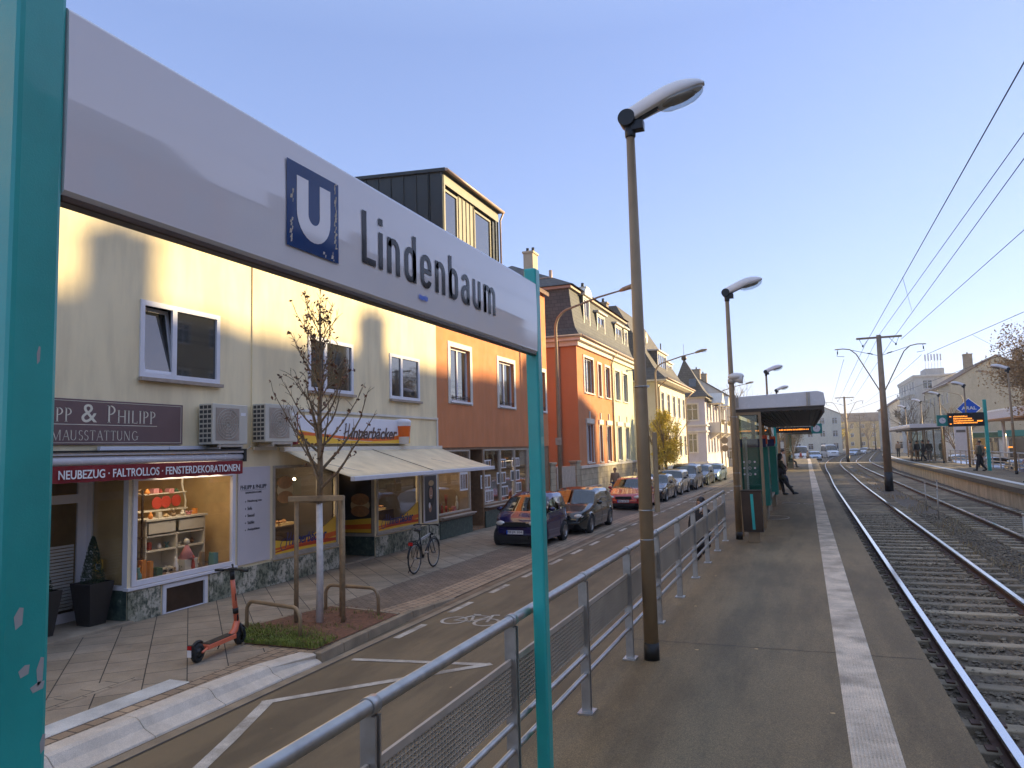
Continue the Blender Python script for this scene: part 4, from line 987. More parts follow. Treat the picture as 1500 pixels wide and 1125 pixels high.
# ================================================================== CREAM HOUSE WITH THE SHOPS
h1 = thing('shop_house', 'cream plastered house with a decorator shop and a bakery on its ground floor', 'house', (-15.5, 10, .12))
O1 = (FX, 0, 0)
wu = [(9.61, 11.52, 4.32, 5.70), (14.37, 16.24, 4.39, 5.70), (18.06, 19.80, 4.40, 5.69), (9.61, 11.52, 7.2, 8.6), (14.37, 16.24, 7.2, 8.6), (18.06, 19.8, 7.2, 8.6), (5.2, 7.1, 4.32, 5.7), (1, 2.9, 4.32, 5.7)]
shop_ops = [(7.2, 9.45, .12, 2.9, .0), (9.52, 11.97, .72, 2.55, .1), (10.25, 11.2, .12, .6, .2), (13.14, 15.52, .68, 2.66, .1), (15.60, 17.22, .12, 2.75, .0), (17.32, 19.68, .72, 2.66, .1), (19.85, 20.75, .74, 2.66, .06)]
mb = MB(); ops = wu+shop_ops
wallmesh(mb, (FX, -4, 0), Y, 24.95, .12, 9.9, [(a+4, b_+4, c, d, e[0] if e else .12) for a, b_, c, d, *e in ops])
mb.q((-20.5, -4, .1), (FX, -4, .1), (FX, -4, 9.9), (-15.65, -4, 12.3), (-20.5, -4, 9.9)); mb.q((-20.5, 20.95, .1), (-20.5, -4, .1), (-20.5, -4, 9.9), (-20.5, 20.95, 9.9))
mb.q((FX, 20.95, 2.9), (-20.5, 20.95, 2.9), (-20.5, 20.95, 9.9), (-15.65, 20.95, 12.3), (FX, 20.95, 9.9))
mb.build('wall', 'cream_wall', h1, world=True)
gable_roof(h1, -20.5, FX, -4, 20.95, 9.95, 12.5, 'tiles_brown', ov=.25)
mb = MB(); mb.box(FX+.001, FX+.03, 12.45, 12.52, 3.05, 9.7); mb.build('joint_strip', 'cream_wall', h1, world=True)
mb = MB(); mb.box(FX+.001, FX+.05, 13.45, 20.93, 3.88, 3.94); mb.box(FX+.001, FX+.04, 20.86, 20.93, 3.0, 3.88); mb.build('ledge', 'trim', h1, world=True)
for i, q in enumerate(wu):
    if i == 0:
        w_ = window(h1, O1, Y, q, depth=.02, fw=.09, mull=(.40,), sill='sill_stone', proud=.06, sw=.03)
        pn = [c for c in KIDS(w_) if c.name.startswith('pane')][0]; bpy.data.objects.remove(pn)
        mb = MB(); mb.box(FX-.03, FX-.012, 10.40, 11.46, 4.38, 5.64); mb.build('pane', 'glass_dark', w_, world=True)
        mb = MB(); mb.q((FX-.45, 9.6, 4.3), (FX-.45, 10.45, 4.3), (FX-.45, 10.45, 5.72), (FX-.45, 9.6, 5.72)); mb.q((FX-.45, 10.44, 4.3), (FX-.03, 10.44, 4.3), (FX-.03, 10.44, 5.7), (FX-.45, 10.44, 5.7)); mb.q((FX-.45, 9.62, 5.7), (FX-.45, 10.44, 5.7), (FX-.03, 10.44, 5.7), (FX-.03, 9.62, 5.7)); mb.build('room_dark', 'wood_dark', w_, world=True)
        tv = Vector((-.20, 0, 1.22)).normalized(); tc_ = Vector((FX-.10, 10.03, 5.0)); mb = MB(); mb.ob(tc_, Y, tv, Y.cross(tv), .30, .55, .01); sa = mb.build('tilted_pane', 'glass_dark', w_, world=True)
        mb = MB(); nn_ = Y.cross(tv)
        for s_ in (-1, 1): mb.ob(tc_+Y*.33*s_, Y, tv, nn_, .035, .62, .025); mb.ob(tc_+tv*.585*s_, Y, tv, nn_, .30, .035, .025)
        mb.build('tilted_sash', 'white_frame', w_, world=True)
    elif i == 3: w_ = window(h1, O1, Y, q, depth=.02, fw=.09, mull=(.40,), sill='sill_stone', proud=.06, sw=.03)
    else: w_ = window(h1, O1, Y, q, depth=.02, fw=.09, mull=(.36,) if i == 1 else (.38,), sill='sill_stone', proud=.06, sw=.03)
# marble plinth
def slabs(par, name, segs, mat='marble'):
    for a, b_, c, d in segs:
        mb = MB(); mb.box(FX+.002, FX+.035, a+.003, b_-.003, c, d); mb.build(name, mat, par, world=True)
slabs(h1, 'marble_slab', [(9.45, 10.14, .12, .64), (11.3, 12.2, .12, .64), (12.2, 13.15, .12, .62), (13.15, 14.1, .12, .6), (14.1, 15.0, .12, .6), (15.0, 15.58, .12, .6), (17.24, 18.2, .12, .64), (18.2, 19.2, .12, .64), (19.2, 20.0, .12, .66), (20.0, 20.93, .12, .66)])
mb = MB(); mb.box(FX+.036, FX+.05, 15.32, 15.5, .12, .6); 
# left shop entrance recess
RX = -11.78
mb = MB(); mb.box(RX, FX-.001, 9.46, 9.5, .16, .66); mb.build('recess_plinth', 'marble_green', h1, world=True)
mb = MB(); wallmesh(mb, (RX, 9.455, 0), X, -RX+FX, .66, 2.86, [(.10, .86, .74, 2.72, .05)]); mb.build('recess_side', 'white_frame', h1, world=True)
mb = MB(); mb.box(RX+.1, FX-.12, 9.47, 9.485, .74, 2.72); mb.build('recess_pane', 'shop_glass', h1, world=True)
mb = MB(); wallmesh(mb, (RX, 7.2, 0), Y, 2.255, .14, 2.9, [(1.25, 2.08, .32, 2.15, .04), (1.25, 2.08, 2.3, 2.75, .04), (.15, 1.1, .9, 2.75, .04)]); d_ = mb.build('shop_door', 'white_frame', h1, world=True)
mb = MB(); mb.box(RX-.03, RX-.02, 8.45, 9.28, .32, 2.75); mb.box(RX-.03, RX-.02, 7.35, 8.3, .9, 2.75); mb.build('door_glass', 'shop_glass', d_, world=True)
mb = MB()
for i in range(20): mb.box(RX-.06, RX-.05, 8.47, 9.26, .36+i*.055, .40+i*.055)
mb.build('blind', 'paper', d_, world=True)
mb = MB(); mb.box(RX, FX, 7.2, 9.45, .1, .16); mb.box(FX-.05, FX+.12, 7.15, 9.5, .1, .17); mb.build('step', 'concrete', h1, world=True, bevel=.01)
mb = MB(); mb.box(RX, FX-.01, 7.2, 9.46, 2.9, 2.94); mb.box(RX, FX-.01, 7.14, 7.19, .12, 2.9); mb.build('recess_ceiling', 'shop_wall', h1, world=True)
# show window frame, basement light, panel
def frame(par, name, q, fw, mat, n0=-.04, n1=.03, mull=(), extra=()):
    a, b_, c, d = q; mb = MB()
    for (x0, x1, z0, z1) in ((a-fw, a, c-fw, d+fw), (b_, b_+fw, c-fw, d+fw), (a, b_, c-fw, c), (a, b_, d, d+fw)): ubox(mb, O1, Y, x0, x1, n0, n1, z0, z1)
    for m_ in mull: ubox(mb, O1, Y, m_-fw*.4, m_+fw*.4, n0, n1-.004, c, d)
    return mb.build(name, mat, par, world=True, bevel=.004)
f1 = frame(h1, 'show_window', (9.62, 11.9, .80, 2.5), .085, 'white_frame')
mb = MB(); mb.box(FX-.02, FX-.008, 9.6, 11.92, .78, 2.52); mb.build('pane', 'shop_glass', f1, world=True)
mb = MB(); mb.box(FX-.06, FX+.07, 9.42, 12.02, .655, .705); mb.build('window_sill', 'white_frame', h1, world=True, bevel=.006)
f2 = frame(h1, 'basement_window', (10.27, 11.18, .13, .56), .075, 'white_frame')
mb = MB(); mb.box(FX-.03, FX-.01, 10.27, 11.18, .12, .56); mb.build('basement_pane', 'bronze', f2, world=True)
mb = MB(); mb.box(FX+.001, FX+.03, 12.06, 13.02, .68, 2.66); ip = mb.build('info_panel', 'info_panel', h1, world=True, bevel=.004)
UV = dict(u=Y, v=Z)
def wtext(s, par, mat, y, z, W, H, name='lettering', x=FX+.032, **k): return text(s, par, mat, (x, y, z), Y, Z, W, H, name, world=True, **k)
wtext('PHILIPP & PHILIPP', ip, 'letter_dark', 12.12, 2.20, .78, .085); wtext('RAUMAUSSTATTUNG', ip, 'letter_dark', 12.27, 2.11, .48, .04)
mb = MB(); mb.box(FX+.031, FX+.034, 12.12, 12.9, 2.175, 2.18); mb.build('rule', 'letter_dark', ip, world=True)
for i, s_ in enumerate(('Neubezug von', 'Sofa', 'Sessel', 'Stühle', 'Antiquitäten')):
    z = 1.92-i*.145; wtext(s_, ip, 'letter_dark', 12.33, z, (.42, .13, .2, .2, .36)[i], .065); mb = MB(); mb.box(FX+.031, FX+.034, 12.26, 12.28, z+.015, z+.04); mb.build('bullet', 'letter_dark', ip, world=True)
# mauve company sign with small-cap serif letters
ps = thing('company_sign', 'mauve company sign with cream serif lettering above the red awning', 'sign', (FX+.03, 8.9, 3.5))
mb = MB(); mb.box(FX+.003, FX+.045, 6.4, 10.57, 3.13, 3.86); mb.build('board', 'sign_mauve', ps, world=True, bevel=.003)
mb = MB(); 
for q in ((6.44, 10.53, 3.825, 3.832), (6.44, 10.53, 3.158, 3.165), (6.44, 6.447, 3.165, 3.825), (10.523, 10.53, 3.165, 3.825), (6.9, 9.98, 3.448, 3.458)): mb.box(FX+.045, FX+.048, *q)
mb.build('border_line', 'letter_cream', ps, world=True)
def serif(s, par, y, z, H, xf, small=.76, mat='letter_cream', tk=.11, name='lettering'):
    """roman capitals with serifs; first letters of words full height, others small caps"""
    mb = MB(); first = True
    def bar(a, b_, c, d): mb.q((xf, a, c), (xf, b_, c), (xf, b_, d), (xf, a, d))
    def st(x, h, w_): bar(x, x+w_, z, z+h); bar(x-w_*.45, x+w_*1.45, z, z+h*.045); bar(x-w_*.45, x+w_*1.45, z+h*.955, z+h)
    def diag(x0, z0, x1, z1, w_): mb.q((xf, x0, z0), (xf, x0+w_, z0), (xf, x1+w_, z1), (xf, x1, z1))
    def arc(cy, cz, ry, rz, a0, a1, w0, w1):
        n = 12; o = []; i_ = []
        for k in range(n+1):
            a = a0+(a1-a0)*k/n; ww = w0+(w1-w0)*abs(cos(a)); o.append((xf, cy+ry*cos(a), cz+rz*sin(a))); i_.append((xf, cy+(ry-ww)*cos(a), cz+(rz-ww*.9)*sin(a)))
        mb._a(o+i_, [(k, n+1+k, n+2+k, k+1) for k in range(n)])
    for ch in s:
        h = H if first else H*small; w_ = h*tk; first = False
        if ch == ' ': y += H*.42; first = True; continue
        y += w_*.5
        if ch == 'P': st(y, h, w_); arc(y+w_, z+h*.73, h*.36, h*.27, -pi/2, pi/2, w_*.4, w_); y += h*.52
        elif ch == 'H': st(y, h, w_); st(y+h*.55, h, w_); bar(y, y+h*.55, z+h*.48, z+h*.54); y += h*.75
        elif ch == 'I': st(y, h, w_); y += h*.22
        elif ch == 'L': st(y, h, w_); bar(y, y+h*.48, z, z+h*.05); bar(y+h*.44, y+h*.48, z, z+h*.18); y += h*.54
        elif ch == 'A': diag(y, z, y+h*.32, z+h, w_*.5); diag(y+h*.62, z, y+h*.32, z+h, w_); bar(y+h*.14, y+h*.6, z+h*.33, z+h*.38); bar(y-w_*.5, y+w_, z, z+h*.045); bar(y+h*.55, y+h*.62+w_*1.5, z, z+h*.045); y += h*.72
        elif ch == 'U': st(y, h*.99, 0.0001) ; bar(y, y+w_, z+h*.3, z+h); bar(y+h*.52, y+h*.52+w_*.5, z+h*.3, z+h); arc(y+h*.29, z+h*.3, h*.29, h*.3, -pi, 0, w_*.5, w_); bar(y-w_*.4, y+w_*1.4, z+h*.955, z+h); y += h*.74
        elif ch == 'T': st(y+h*.25, h, w_); bar(y, y+h*.6, z+h*.95, z+h); bar(y, y+h*.03, z+h*.82, z+h); bar(y+h*.57, y+h*.6, z+h*.82, z+h); y += h*.66
        elif ch == 'N': st(y, h, w_*.5); st(y+h*.62, h, w_*.5); diag(y+h*.55, z, y, z+h, w_*1.1); y += h*.85
        elif ch == 'M': st(y, h, w_*.5); st(y+h*.78, h, w_); diag(y+h*.38, z, y+w_*.2, z+h, w_); diag(y+h*.38, z, y+h*.78, z+h, w_*.5); y += h*1.0
        elif ch == 'R': st(y, h, w_); arc(y+w_, z+h*.74, h*.33, h*.26, -pi/2, pi/2, w_*.4, w_); diag(y+h*.55, z, y+h*.22, z+h*.5, w_); y += h*.68
        elif ch == 'S': arc(y+h*.22, z+h*.75, h*.22, h*.25, pi*.2, pi*1.45, w_*.5, w_*.9); arc(y+h*.22, z+h*.26, h*.24, h*.26, -pi*.85, pi*.5, w_*.5, w_*.9); y += h*.5
        elif ch == 'G': arc(y+h*.38, z+h*.5, h*.38, h*.5, pi*.25, pi*1.7, w_*.5, w_); bar(y+h*.62, y+h*.62+w_*.9, z+h*.08, z+h*.42); bar(y+h*.5, y+h*.82, z+h*.4, z+h*.44); y += h*.84
        elif ch == '&': text('&', par, mat, (xf-.002, y, z), Y, Z, h*.95, h, name, world=True); y += h*1.1
        y += w_*.8
    return mb.build(name, mat, par, world=True), y
# line 1 ends at Y 9.98, line 2 at about 9.60
l, ye = serif('PHILIPP & PHILIPP', ps, 6.0, 3.49, .295, FX+.049); dy = 9.97-ye
for c in KIDS(ps):
    if c.name.startswith('lettering'): c.data.transform(Matrix.Translation((0, dy, 0)))
n0 = set(KIDS(ps)); l, ye = serif('RAUMAUSSTATTUNG', ps, 6.9, 3.20, .19, FX+.049, .85, tk=.09); l.data.transform(Matrix.Translation((0, 9.60-ye, 0)))
# red awning
ra = thing('red_awning', 'rolled red awning with white capital lettering over the decorator shop', 'awning', (FX+.3, 9.0, 2.9))
mb = MB(); mb.box(FX+.02, FX+.50, 5.0, 11.72, 2.955, 3.0); mb.tube([(FX+.42, 5.0, 2.87), (FX+.42, 11.68, 2.87)], .075, 14); mb.build('cassette', 'canopy_white', ra, world=True)
mb = MB(); mb.box(FX+.02, FX+.53, 5.0, 11.73, 3.0, 3.03); mb.box(FX+.1, FX+.52, 11.68, 11.74, 2.78, 3.0); mb.build('cover_strip', 'dark_metal', ra, world=True)
mb = MB(); n = 60
mb._a([(FX+.50+.012*sin(i*.9), 5.0+6.66*i/n, 2.80) for i in range(n+1)]+[(FX+.50+.02*sin(i*.9), 5.0+6.66*i/n, 2.545+.006*sin(i*1.9)) for i in range(n+1)], [(i, i+1, n+2+i, n+1+i) for i in range(n)]); mb.build('valance', 'red_awning', ra, world=True)
wtext('NEUBEZUG · FALTROLLOS · FENSTERDEKORATIONEN', ra, 'letter_white', 7.76, 2.60, 3.78, .135, x=FX+.525, off=.012)
mb = MB(); mb.box(FX+.03, FX+.10, 8.8, 11.2, 3.035, 3.10); mb.box(FX+.11, FX+.13, 10.2, 10.5, 3.03, 3.09); mb.build('light_bar', 'white_frame', h1, world=True)
# air conditioners
def aircon(loc, lab, W_, H_):
    t = thing('air_conditioner', lab, 'air conditioner', loc, 0, 'air conditioners on the cream wall')
    mb = MB(); mb.box(.06, .40, -W_/2, W_/2, 0, H_); b_ = mb.build('body', 'ac_body', t, bevel=.015)
    mb = MB()
    for j in range(3):
        for i in range(8): y0 = .09+j*.10; mb.box(y0, y0+.075, -W_/2-.006, -W_/2-.002, .05+i*H_/8.6, .05+i*H_/8.6+H_/8.6-.03)
    mb.build('side_grille', 'ac_dark', b_)
    r = .30*H_/.8; cy = -.08; mb = MB(); mb.box(.401, .407, cy-r-.02, cy+r+.02, H_/2-r-.02, H_/2+r+.02); mb.build('fan_panel', 'sill_stone', b_)
    mb = MB()
    for k in range(5): rr = r*(k+1)/5; mb.tube([(.412, cy+rr*cos(2*pi*q/28), H_/2+rr*sin(2*pi*q/28)) for q in range(28)], .005, 4, closed=True)
    for k in range(10): a = 2*pi*k/10; mb.cyl((.412, cy, H_/2), (.412, cy+r*cos(a), H_/2+r*sin(a)), .004, n=4)
    mb.build('fan_guard', 'ac_body', b_)
    mb = MB(); mb.tube([(.402, cy, H_/2), (.404, cy, H_/2)], r*.97, 24); mb.build('fan_opening', 'ac_dark', b_)
    mb = MB(); mb.box(.401, .404, W_/2-.2, W_/2-.06, H_*.72, H_*.80); mb.build('badge', 'paper', b_)
    mb = MB()
    for s_ in (-.3, .3): mb.box(0, .42, s_-.02, s_+.02, -.10, -.05); mb.box(0, .03, s_-.02, s_+.02, -.10, .25)
    mb.box(.38, .42, -.33, .33, -.05, -.005); mb.build('bracket', 'galv_dull', t)
    return t
aircon((FX, 11.42, 3.12), 'left white air conditioner on brackets above the red awning end', .95, .78)
aircon((FX, 12.95, 3.17), 'right air conditioner with round fan grille, behind the young tree', 1.05, .80)
mb = MB(); mb.tube([(FX+.03, 12.45, 3.1), (FX+.03, 12.3, 3.02), (FX+.03, 11.9, 3.05), (FX+.04, 11.5, 3.1)], .012, 6); mb.box(FX+.01, FX+.06, 12.5, 13.2, 3.0, 3.08); mb.build('cable_duct', 'trim', h1, world=True)
# ------------------------------------------------------------------ bakery
for nm, q in (('left', (13.20, 15.46, .74, 2.60)), ('right', (17.38, 19.62, .78, 2.60))):
    f = frame(h1, 'bakery_window', q, .06, 'galv_dull', mull=(14.75,) if nm == 'left' else ())
    mb = MB(); mb.box(FX-.02, FX-.01, q[0]-.02, q[1]+.02, q[2]-.02, q[3]+.02); mb.build('pane', 'shop_glass', f, world=True)
    mb = MB(); mb.box(FX-.04, FX+.06, q[0]-.1, q[1]+.1, q[2]-.1, q[2]-.06); mb.build('window_sill', 'galv_dull', f, world=True)
def decal(par, y0, y1, z0, H_, x=FX+.004, n=20):
    mb = MB(); P = lambda k, a, b_: [(x+.0*k, y0+(y1-y0)*i/n, a(i/n)) for i in range(n+1)]+[(x, y0+(y1-y0)*i/n, b_(i/n)) for i in range(n+1)]
    F_ = [(i, i+1, n+2+i, n+1+i) for i in range(n)]
    top = lambda s_: z0+H_*(.55-.35*sin(min(1, s_*1.6)*pi*.55)+ (.95*max(0, s_-.45)**1.2 if s_ > .45 else 0))
    top = lambda s_: z0+H_*(.5-.22*sin(s_*pi)+.55*s_*s_)
    V = P(0, lambda s_: z0, top); mb._a(V, [tuple(reversed(f)) for f in F_]); mb.build('yellow_wave', 'sig_yellow', par, world=True)
    for a, b_, m_, e in ((.30, .44, 'sig_orange', .001), (.12, .2, 'sig_red', .0015)):
        mb = MB(); V = [(x+e, y0+(y1-y0)*i/n, z0+(top(i/n)-z0)*a+H_*.06*sin(i/n*4)) for i in range(n+1)]+[(x+e, y0+(y1-y0)*i/n, z0+(top(i/n)-z0)*(b_+.18*sin(i/n*3))+H_*.06*sin(i/n*4)) for i in range(n+1)]
        mb._a(V, [tuple(reversed(f)) for f in F_]); mb.build('stripe', m_, par, world=True)
def script(par, y, z, W_, H_, x, mat='letter_dark', outline=False):
    # brush-like capital H drawn as strokes, then slanted bold text
    mb = MB(); s_ = H_
    def st(pts, r): 
        for (a, b_), (r0, r1) in zip(zip(pts, pts[1:]), zip(r, r[1:])):
            a2 = Vector((x, y+a[0]*s_, z+a[1]*s_)); b2 = Vector((x, y+b_[0]*s_, z+b_[1]*s_)); d = (b2-a2).normalized(); n_ = X.cross(d)
            mb.q(a2-n_*r0*s_, b2-n_*r1*s_, b2+n_*r1*s_, a2+n_*r0*s_)
    st([(.0, -.12), (.10, -.02), (.24, .45), (.40, 1.08)], [.02, .055, .06, .045]); st([(.22, .98), (.40, 1.08)], [.02, .045])
    st([(.80, 1.08), (.68, .60), (.56, .12), (.62, .0), (.72, .05)], [.045, .06, .06, .045, .02]); st([(.20, .42), (.45, .52), (.72, .60)], [.03, .045, .03])
    if outline: st([(.05, -.18), (-.30, -.28), (-.52, -.12), (-.55, .2), (-.35, .5), (-.02, .62), (.25, .55)], [.02, .035, .04, .04, .035, .03, .01])
    h_ = mb.build('capital', mat, par, world=True)
    return text('innerbäcker', par, mat, (x-.002, y+.86*s_, z), Y, Z, W_, H_*.86, 'lettering', shear=.32, off=.022, world=True)
dl = thing('window_decal', 'yellow and orange bakery lettering film on the left bakery window', 'window film', (FX+.004, 14.3, .75))
decal(dl, 13.20, 15.46, .74, .62); script(dl, 13.55, .88, 1.3, .27, FX+.007, 'navy', True)
dr = thing('window_decal', 'yellow and orange bakery lettering film on the right bakery window', 'window film', (FX+.004, 18.5, .75))
decal(dr, 17.38, 19.62, .78, .62); script(dr, 17.72, .90, 1.35, .28, FX+.007, 'navy', True)
bs = thing('bakery_sign', 'white and yellow bakery sign with brown script lettering above the cream awning', 'sign', (FX+.1, 16.4, 3.15))
mb = MB(); mb.box(FX+.05, FX+.16, 13.75, 18.9, 3.13, 3.79); mb.build('box', 'sig_white', bs, world=True, bevel=.01)
mb = MB(); mb.box(FX+.05, FX+.163, 13.72, 13.8, 3.12, 3.80); mb.build('end_cap', 'red_awning', bs, world=True)
n = 30; xx = FX+.163
for lo, hi, m_, e in ((lambda s_: 0, lambda s_: .30+.24*sin(s_*5+2.2), 'sig_yellow', 0), (lambda s_: .20+.10*sin(s_*5+1.6), lambda s_: .33+.10*sin(s_*5+1.9), 'sig_orange', .002), (lambda s_: .06+.05*sin(s_*5+1), lambda s_: .12+.05*sin(s_*5+1), 'sig_yellow', .003)):
    mb = MB(); V = [(xx+e, 13.8+5.1*i/n, 3.135+.64*lo(i/n)) for i in range(n+1)]+[(xx+e, 13.8+5.1*i/n, 3.135+.64*max(lo(i/n), hi(i/n))) for i in range(n+1)]
    mb._a(V, [(i, i+1, n+2+i, n+1+i) for i in range(n)]); mb.build('wave', m_, bs, world=True)
script(bs, 15.55, 3.25, 2.3, .36, FX+.172, 'letter_brown')
mb = MB(); mb.lathe([(.001, 0), (.17, 0), (.24, .58), (.25, .60), (.25, .64), (.18, .70), (.001, .72)], (FX+.18, 18.45, 3.12), 18); cp = mb.build('cup_figure', 'sig_white', bs, world=True)
mb = MB(); mb.lathe([(.20, .2), (.236, .5)], (FX+.181, 18.45, 3.12), 18); mb.build('cup_band', 'sig_orange', cp, world=True)
# cream awning
ca = thing('cream_awning', 'cream fabric awning extended over the bakery entrance', 'awning', (FX+.9, 17.1, 2.7))
mb = MB(); n, m_ = 26, 8
ya, yb = 13.38, 20.92; P = lambda i, j: (FX+.10+(1.86-.10)*j/m_, ya+(yb-ya)*i/n, 2.98-.60*j/m_-.035*sin(pi*j/m_)+.006*sin(i*1.7)*j/m_)
mb._a([P(i, j) for j in range(m_+1) for i in range(n+1)], [(j*(n+1)+i, j*(n+1)+i+1, (j+1)*(n+1)+i+1, (j+1)*(n+1)+i) for j in range(m_) for i in range(n)], True)
o = mb.build('canopy', 'awning_cream', ca, world=True)
so = o.modifiers.new('s', 'SOLIDIFY'); so.thickness = .012
mb = MB(); mb.box(FX+1.84, FX+1.95, ya-.02, yb+.02, 2.30, 2.40); mb.build('front_bar', 'white_frame', ca, world=True, bevel=.012)
mb = MB(); mb.box(FX+.02, FX+.16, ya-.05, yb+.05, 2.95, 3.06); mb.build('cassette', 'trim', ca, world=True, bevel=.01)
for yy in (14.6, 19.6):
    mb = MB(); mb.tube([(FX+.1, yy, 2.85), (FX+.95, yy-.85, 2.66), (FX+1.84, yy, 2.36)], .022, 6); mb.build('arm', 'galv_dull', ca, world=True)
mb = MB(); mb.tube([(FX+.12, 16.9, 2.99), (FX+1.86, 17.1, 2.40)], .008, 5); mb.build('seam', 'soffit', ca, world=True)
# bakery recess and its panels
mb = MB(); mb.box(-12.3, FX-.001, 17.24, 17.29, .16, .66); mb.build('bakery_recess_plinth', 'marble_green', h1, world=True)
mb = MB(); mb.box(-12.3, FX, 15.5, 17.24, .10, .15); mb.build('bakery_step', 'concrete', h1, world=True)
mb = MB(); wallmesh(mb, (-12.3, 17.23, 0), X, 1.5, .66, 2.75, [(.1, 1.4, .74, 2.66, .05)]); rs = mb.build('bakery_recess_side', 'galv_dull', h1, world=True)
mb = MB(); mb.box(-12.2, FX-.1, 17.245, 17.26, .74, 2.66); mb.build('pane', 'shop_glass', rs, world=True)
mb = MB(); wallmesh(mb, (-12.3, 15.6, 0), Y, 1.64, .14, 2.75, [(.3, 1.35, .3, 2.3, .05)]); mb.build('bakery_door', 'bronze', h1, world=True)
mb = MB(); mb.box(-12.34, -12.33, 15.9, 17.0, .3, 2.3); mb.build('bakery_door_pane', 'shop_glass', h1, world=True)
mb = MB(); mb.q((-12.19, 17.225, .76), (FX-.11, 17.225, .76), (FX-.11, 17.225, 1.15), (-12.19, 17.225, 1.05)); dd = mb.build('recess_decal', 'sig_yellow', h1, world=True)
mb = MB(); mb.q((-12.19, 17.222, .84), (FX-.11, 17.222, .86), (FX-.11, 17.222, 1.0), (-12.19, 17.222, .93)); mb.build('stripe', 'sig_orange', dd, world=True)
def bun(par, c, r, u):
    mb = MB(); c = Vector(c); u = Vector(u); nn = u.cross(Z)
    mb.k = 0
    def disc(sc, dz, m_, e):
        k = 24; V = [c+nn*e+Z*dz]+[c+nn*e+u*r*sc[0]*cos(2*pi*i/k)+Z*(dz+r*sc[1]*sin(2*pi*i/k)) for i in range(k)]; mb.k = m_; mb._a(V, [(0, 1+i, 1+(i+1) % k) for i in range(k)])
    disc((1, .72), -.06, 1, .001); disc((.95, .52), .1, 0, .003); disc((.97, .5), -.22, 0, .002); mb.build('bun_picture', ['bun', 'bun_light'], par, world=True)
bun(dl, (FX+.004, 13.55, 2.18), .27, Y); b2_ = bun(rs, (-11.25, 17.222, 1.55), .30, X)
# portrait poster
pp = thing('portrait_poster', 'tall dark poster of a smiling woman holding a white cup between the bakery windows', 'poster', (FX+.03, 20.3, .8))
mb = MB(); mb.box(FX+.0, FX+.04, 19.93, 20.78, .74, 2.2); mb.build('frame', 'white_frame', pp, world=True)
mb = MB(); mb.box(FX+.04, FX+.044, 19.98, 20.73, .79, 2.15); mb.build('sheet', 'poster_dark', pp, world=True)
def flat(par, name, mat, c, ry, rz, e, n=20):
    mb = MB(); mb._a([(FX+e, c[0], c[1])]+[(FX+e, c[0]+ry*cos(2*pi*i/n), c[1]+rz*sin(2*pi*i/n)) for i in range(n)], [(0, 1+i, 1+(i+1) % n) for i in range(n)]); mb.build(name, mat, par, world=True)
flat(pp, 'hair', 'hair', (20.38, 1.55), .22, .36, .046); flat(pp, 'face', 'skin', (20.36, 1.62), .12, .19, .048); flat(pp, 'hat', 'bun_light', (20.38, 1.92), .17, .09, .050); flat(pp, 'hand', 'skin', (20.3, 1.16), .09, .12, .049); flat(pp, 'cup', 'paper', (20.26, 1.25), .06, .09, .051); flat(pp, 'mouth', 'paper', (20.36, 1.54), .04, .014, .0505)
for dy in (-.04, .04): flat(pp, 'eye', 'black', (20.36+dy, 1.66), .014, .009, .0505, 8)
# ------------------------------------------------------------------ shop interiors (rooms behind the panes)
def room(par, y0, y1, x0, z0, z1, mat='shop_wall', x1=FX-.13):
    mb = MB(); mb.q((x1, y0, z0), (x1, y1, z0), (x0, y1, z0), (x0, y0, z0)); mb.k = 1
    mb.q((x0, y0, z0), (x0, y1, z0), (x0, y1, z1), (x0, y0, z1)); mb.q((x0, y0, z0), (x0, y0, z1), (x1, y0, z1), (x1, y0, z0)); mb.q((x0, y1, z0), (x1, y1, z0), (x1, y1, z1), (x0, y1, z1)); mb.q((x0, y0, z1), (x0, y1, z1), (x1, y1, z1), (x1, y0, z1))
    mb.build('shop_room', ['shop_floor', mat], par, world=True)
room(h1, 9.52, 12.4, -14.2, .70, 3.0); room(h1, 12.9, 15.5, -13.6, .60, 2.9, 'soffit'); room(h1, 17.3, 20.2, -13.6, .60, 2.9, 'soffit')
def lamp(x, y, z, e, s_=.6, col=(1, .80, .56)):
    l_ = bpy.data.objects.new('shop_light', bpy.data.lights.new('shop_light', 'AREA')); COL.objects.link(l_); l_.location = (x, y, z); l_.data.energy = e; l_.data.size = s_; l_.data.color = col; l_.rotation_euler = (0, .5, 0)
lamp(-11.35, 10.8, 2.95, 17, 1.6); lamp(-11.6, 14.3, 2.8, 18, 1.5); lamp(-11.6, 18.5, 2.8, 16, 1.5)
r8 = random.Random(21)
dr_ = thing('dresser', 'white wooden dresser with two drawers in the decorator shop window', 'dresser', (-11.75, 11.25, .72))
mb = MB()
for a in ((-.2, .2, -.75, -.72, 0, .98), (-.2, .2, .70, .73, 0, .98), (-.2, .2, -.02, .02, .02, .70), (-.2, .2, -.75, .73, .40, .43), (-.22, .24, -.78, .76, .98, 1.02), (-.2, .2, -.75, .73, .68, .71), (-.2, .2, -.75, .73, .03, .06), (-.2, -.18, -.75, .73, 0, .98)): mb.box(*a)
mb.build('carcass', 'shop_white', dr_, bevel=.004)
for s_ in (-.37, .36): mb = MB(); mb.box(.19, .215, s_-.32, s_+.32, .74, .95); mb.build('drawer', 'shop_white', dr_, bevel=.006)
ws = thing('wall_shelf', 'curvy white wall shelf with red plates above the dresser', 'shelf', (-12.0, 11.1, 1.9))
mb = MB(); mb.box(-.1, .12, -.68, .7, .28, .30); mb.box(-.1, .14, -.7, .72, -.05, -.02)
for s_ in (-.7, .7): mb.tube([(.05, s_+.05*sin(k*.9), -.15+k*.12) for k in range(9)], .022, 6)
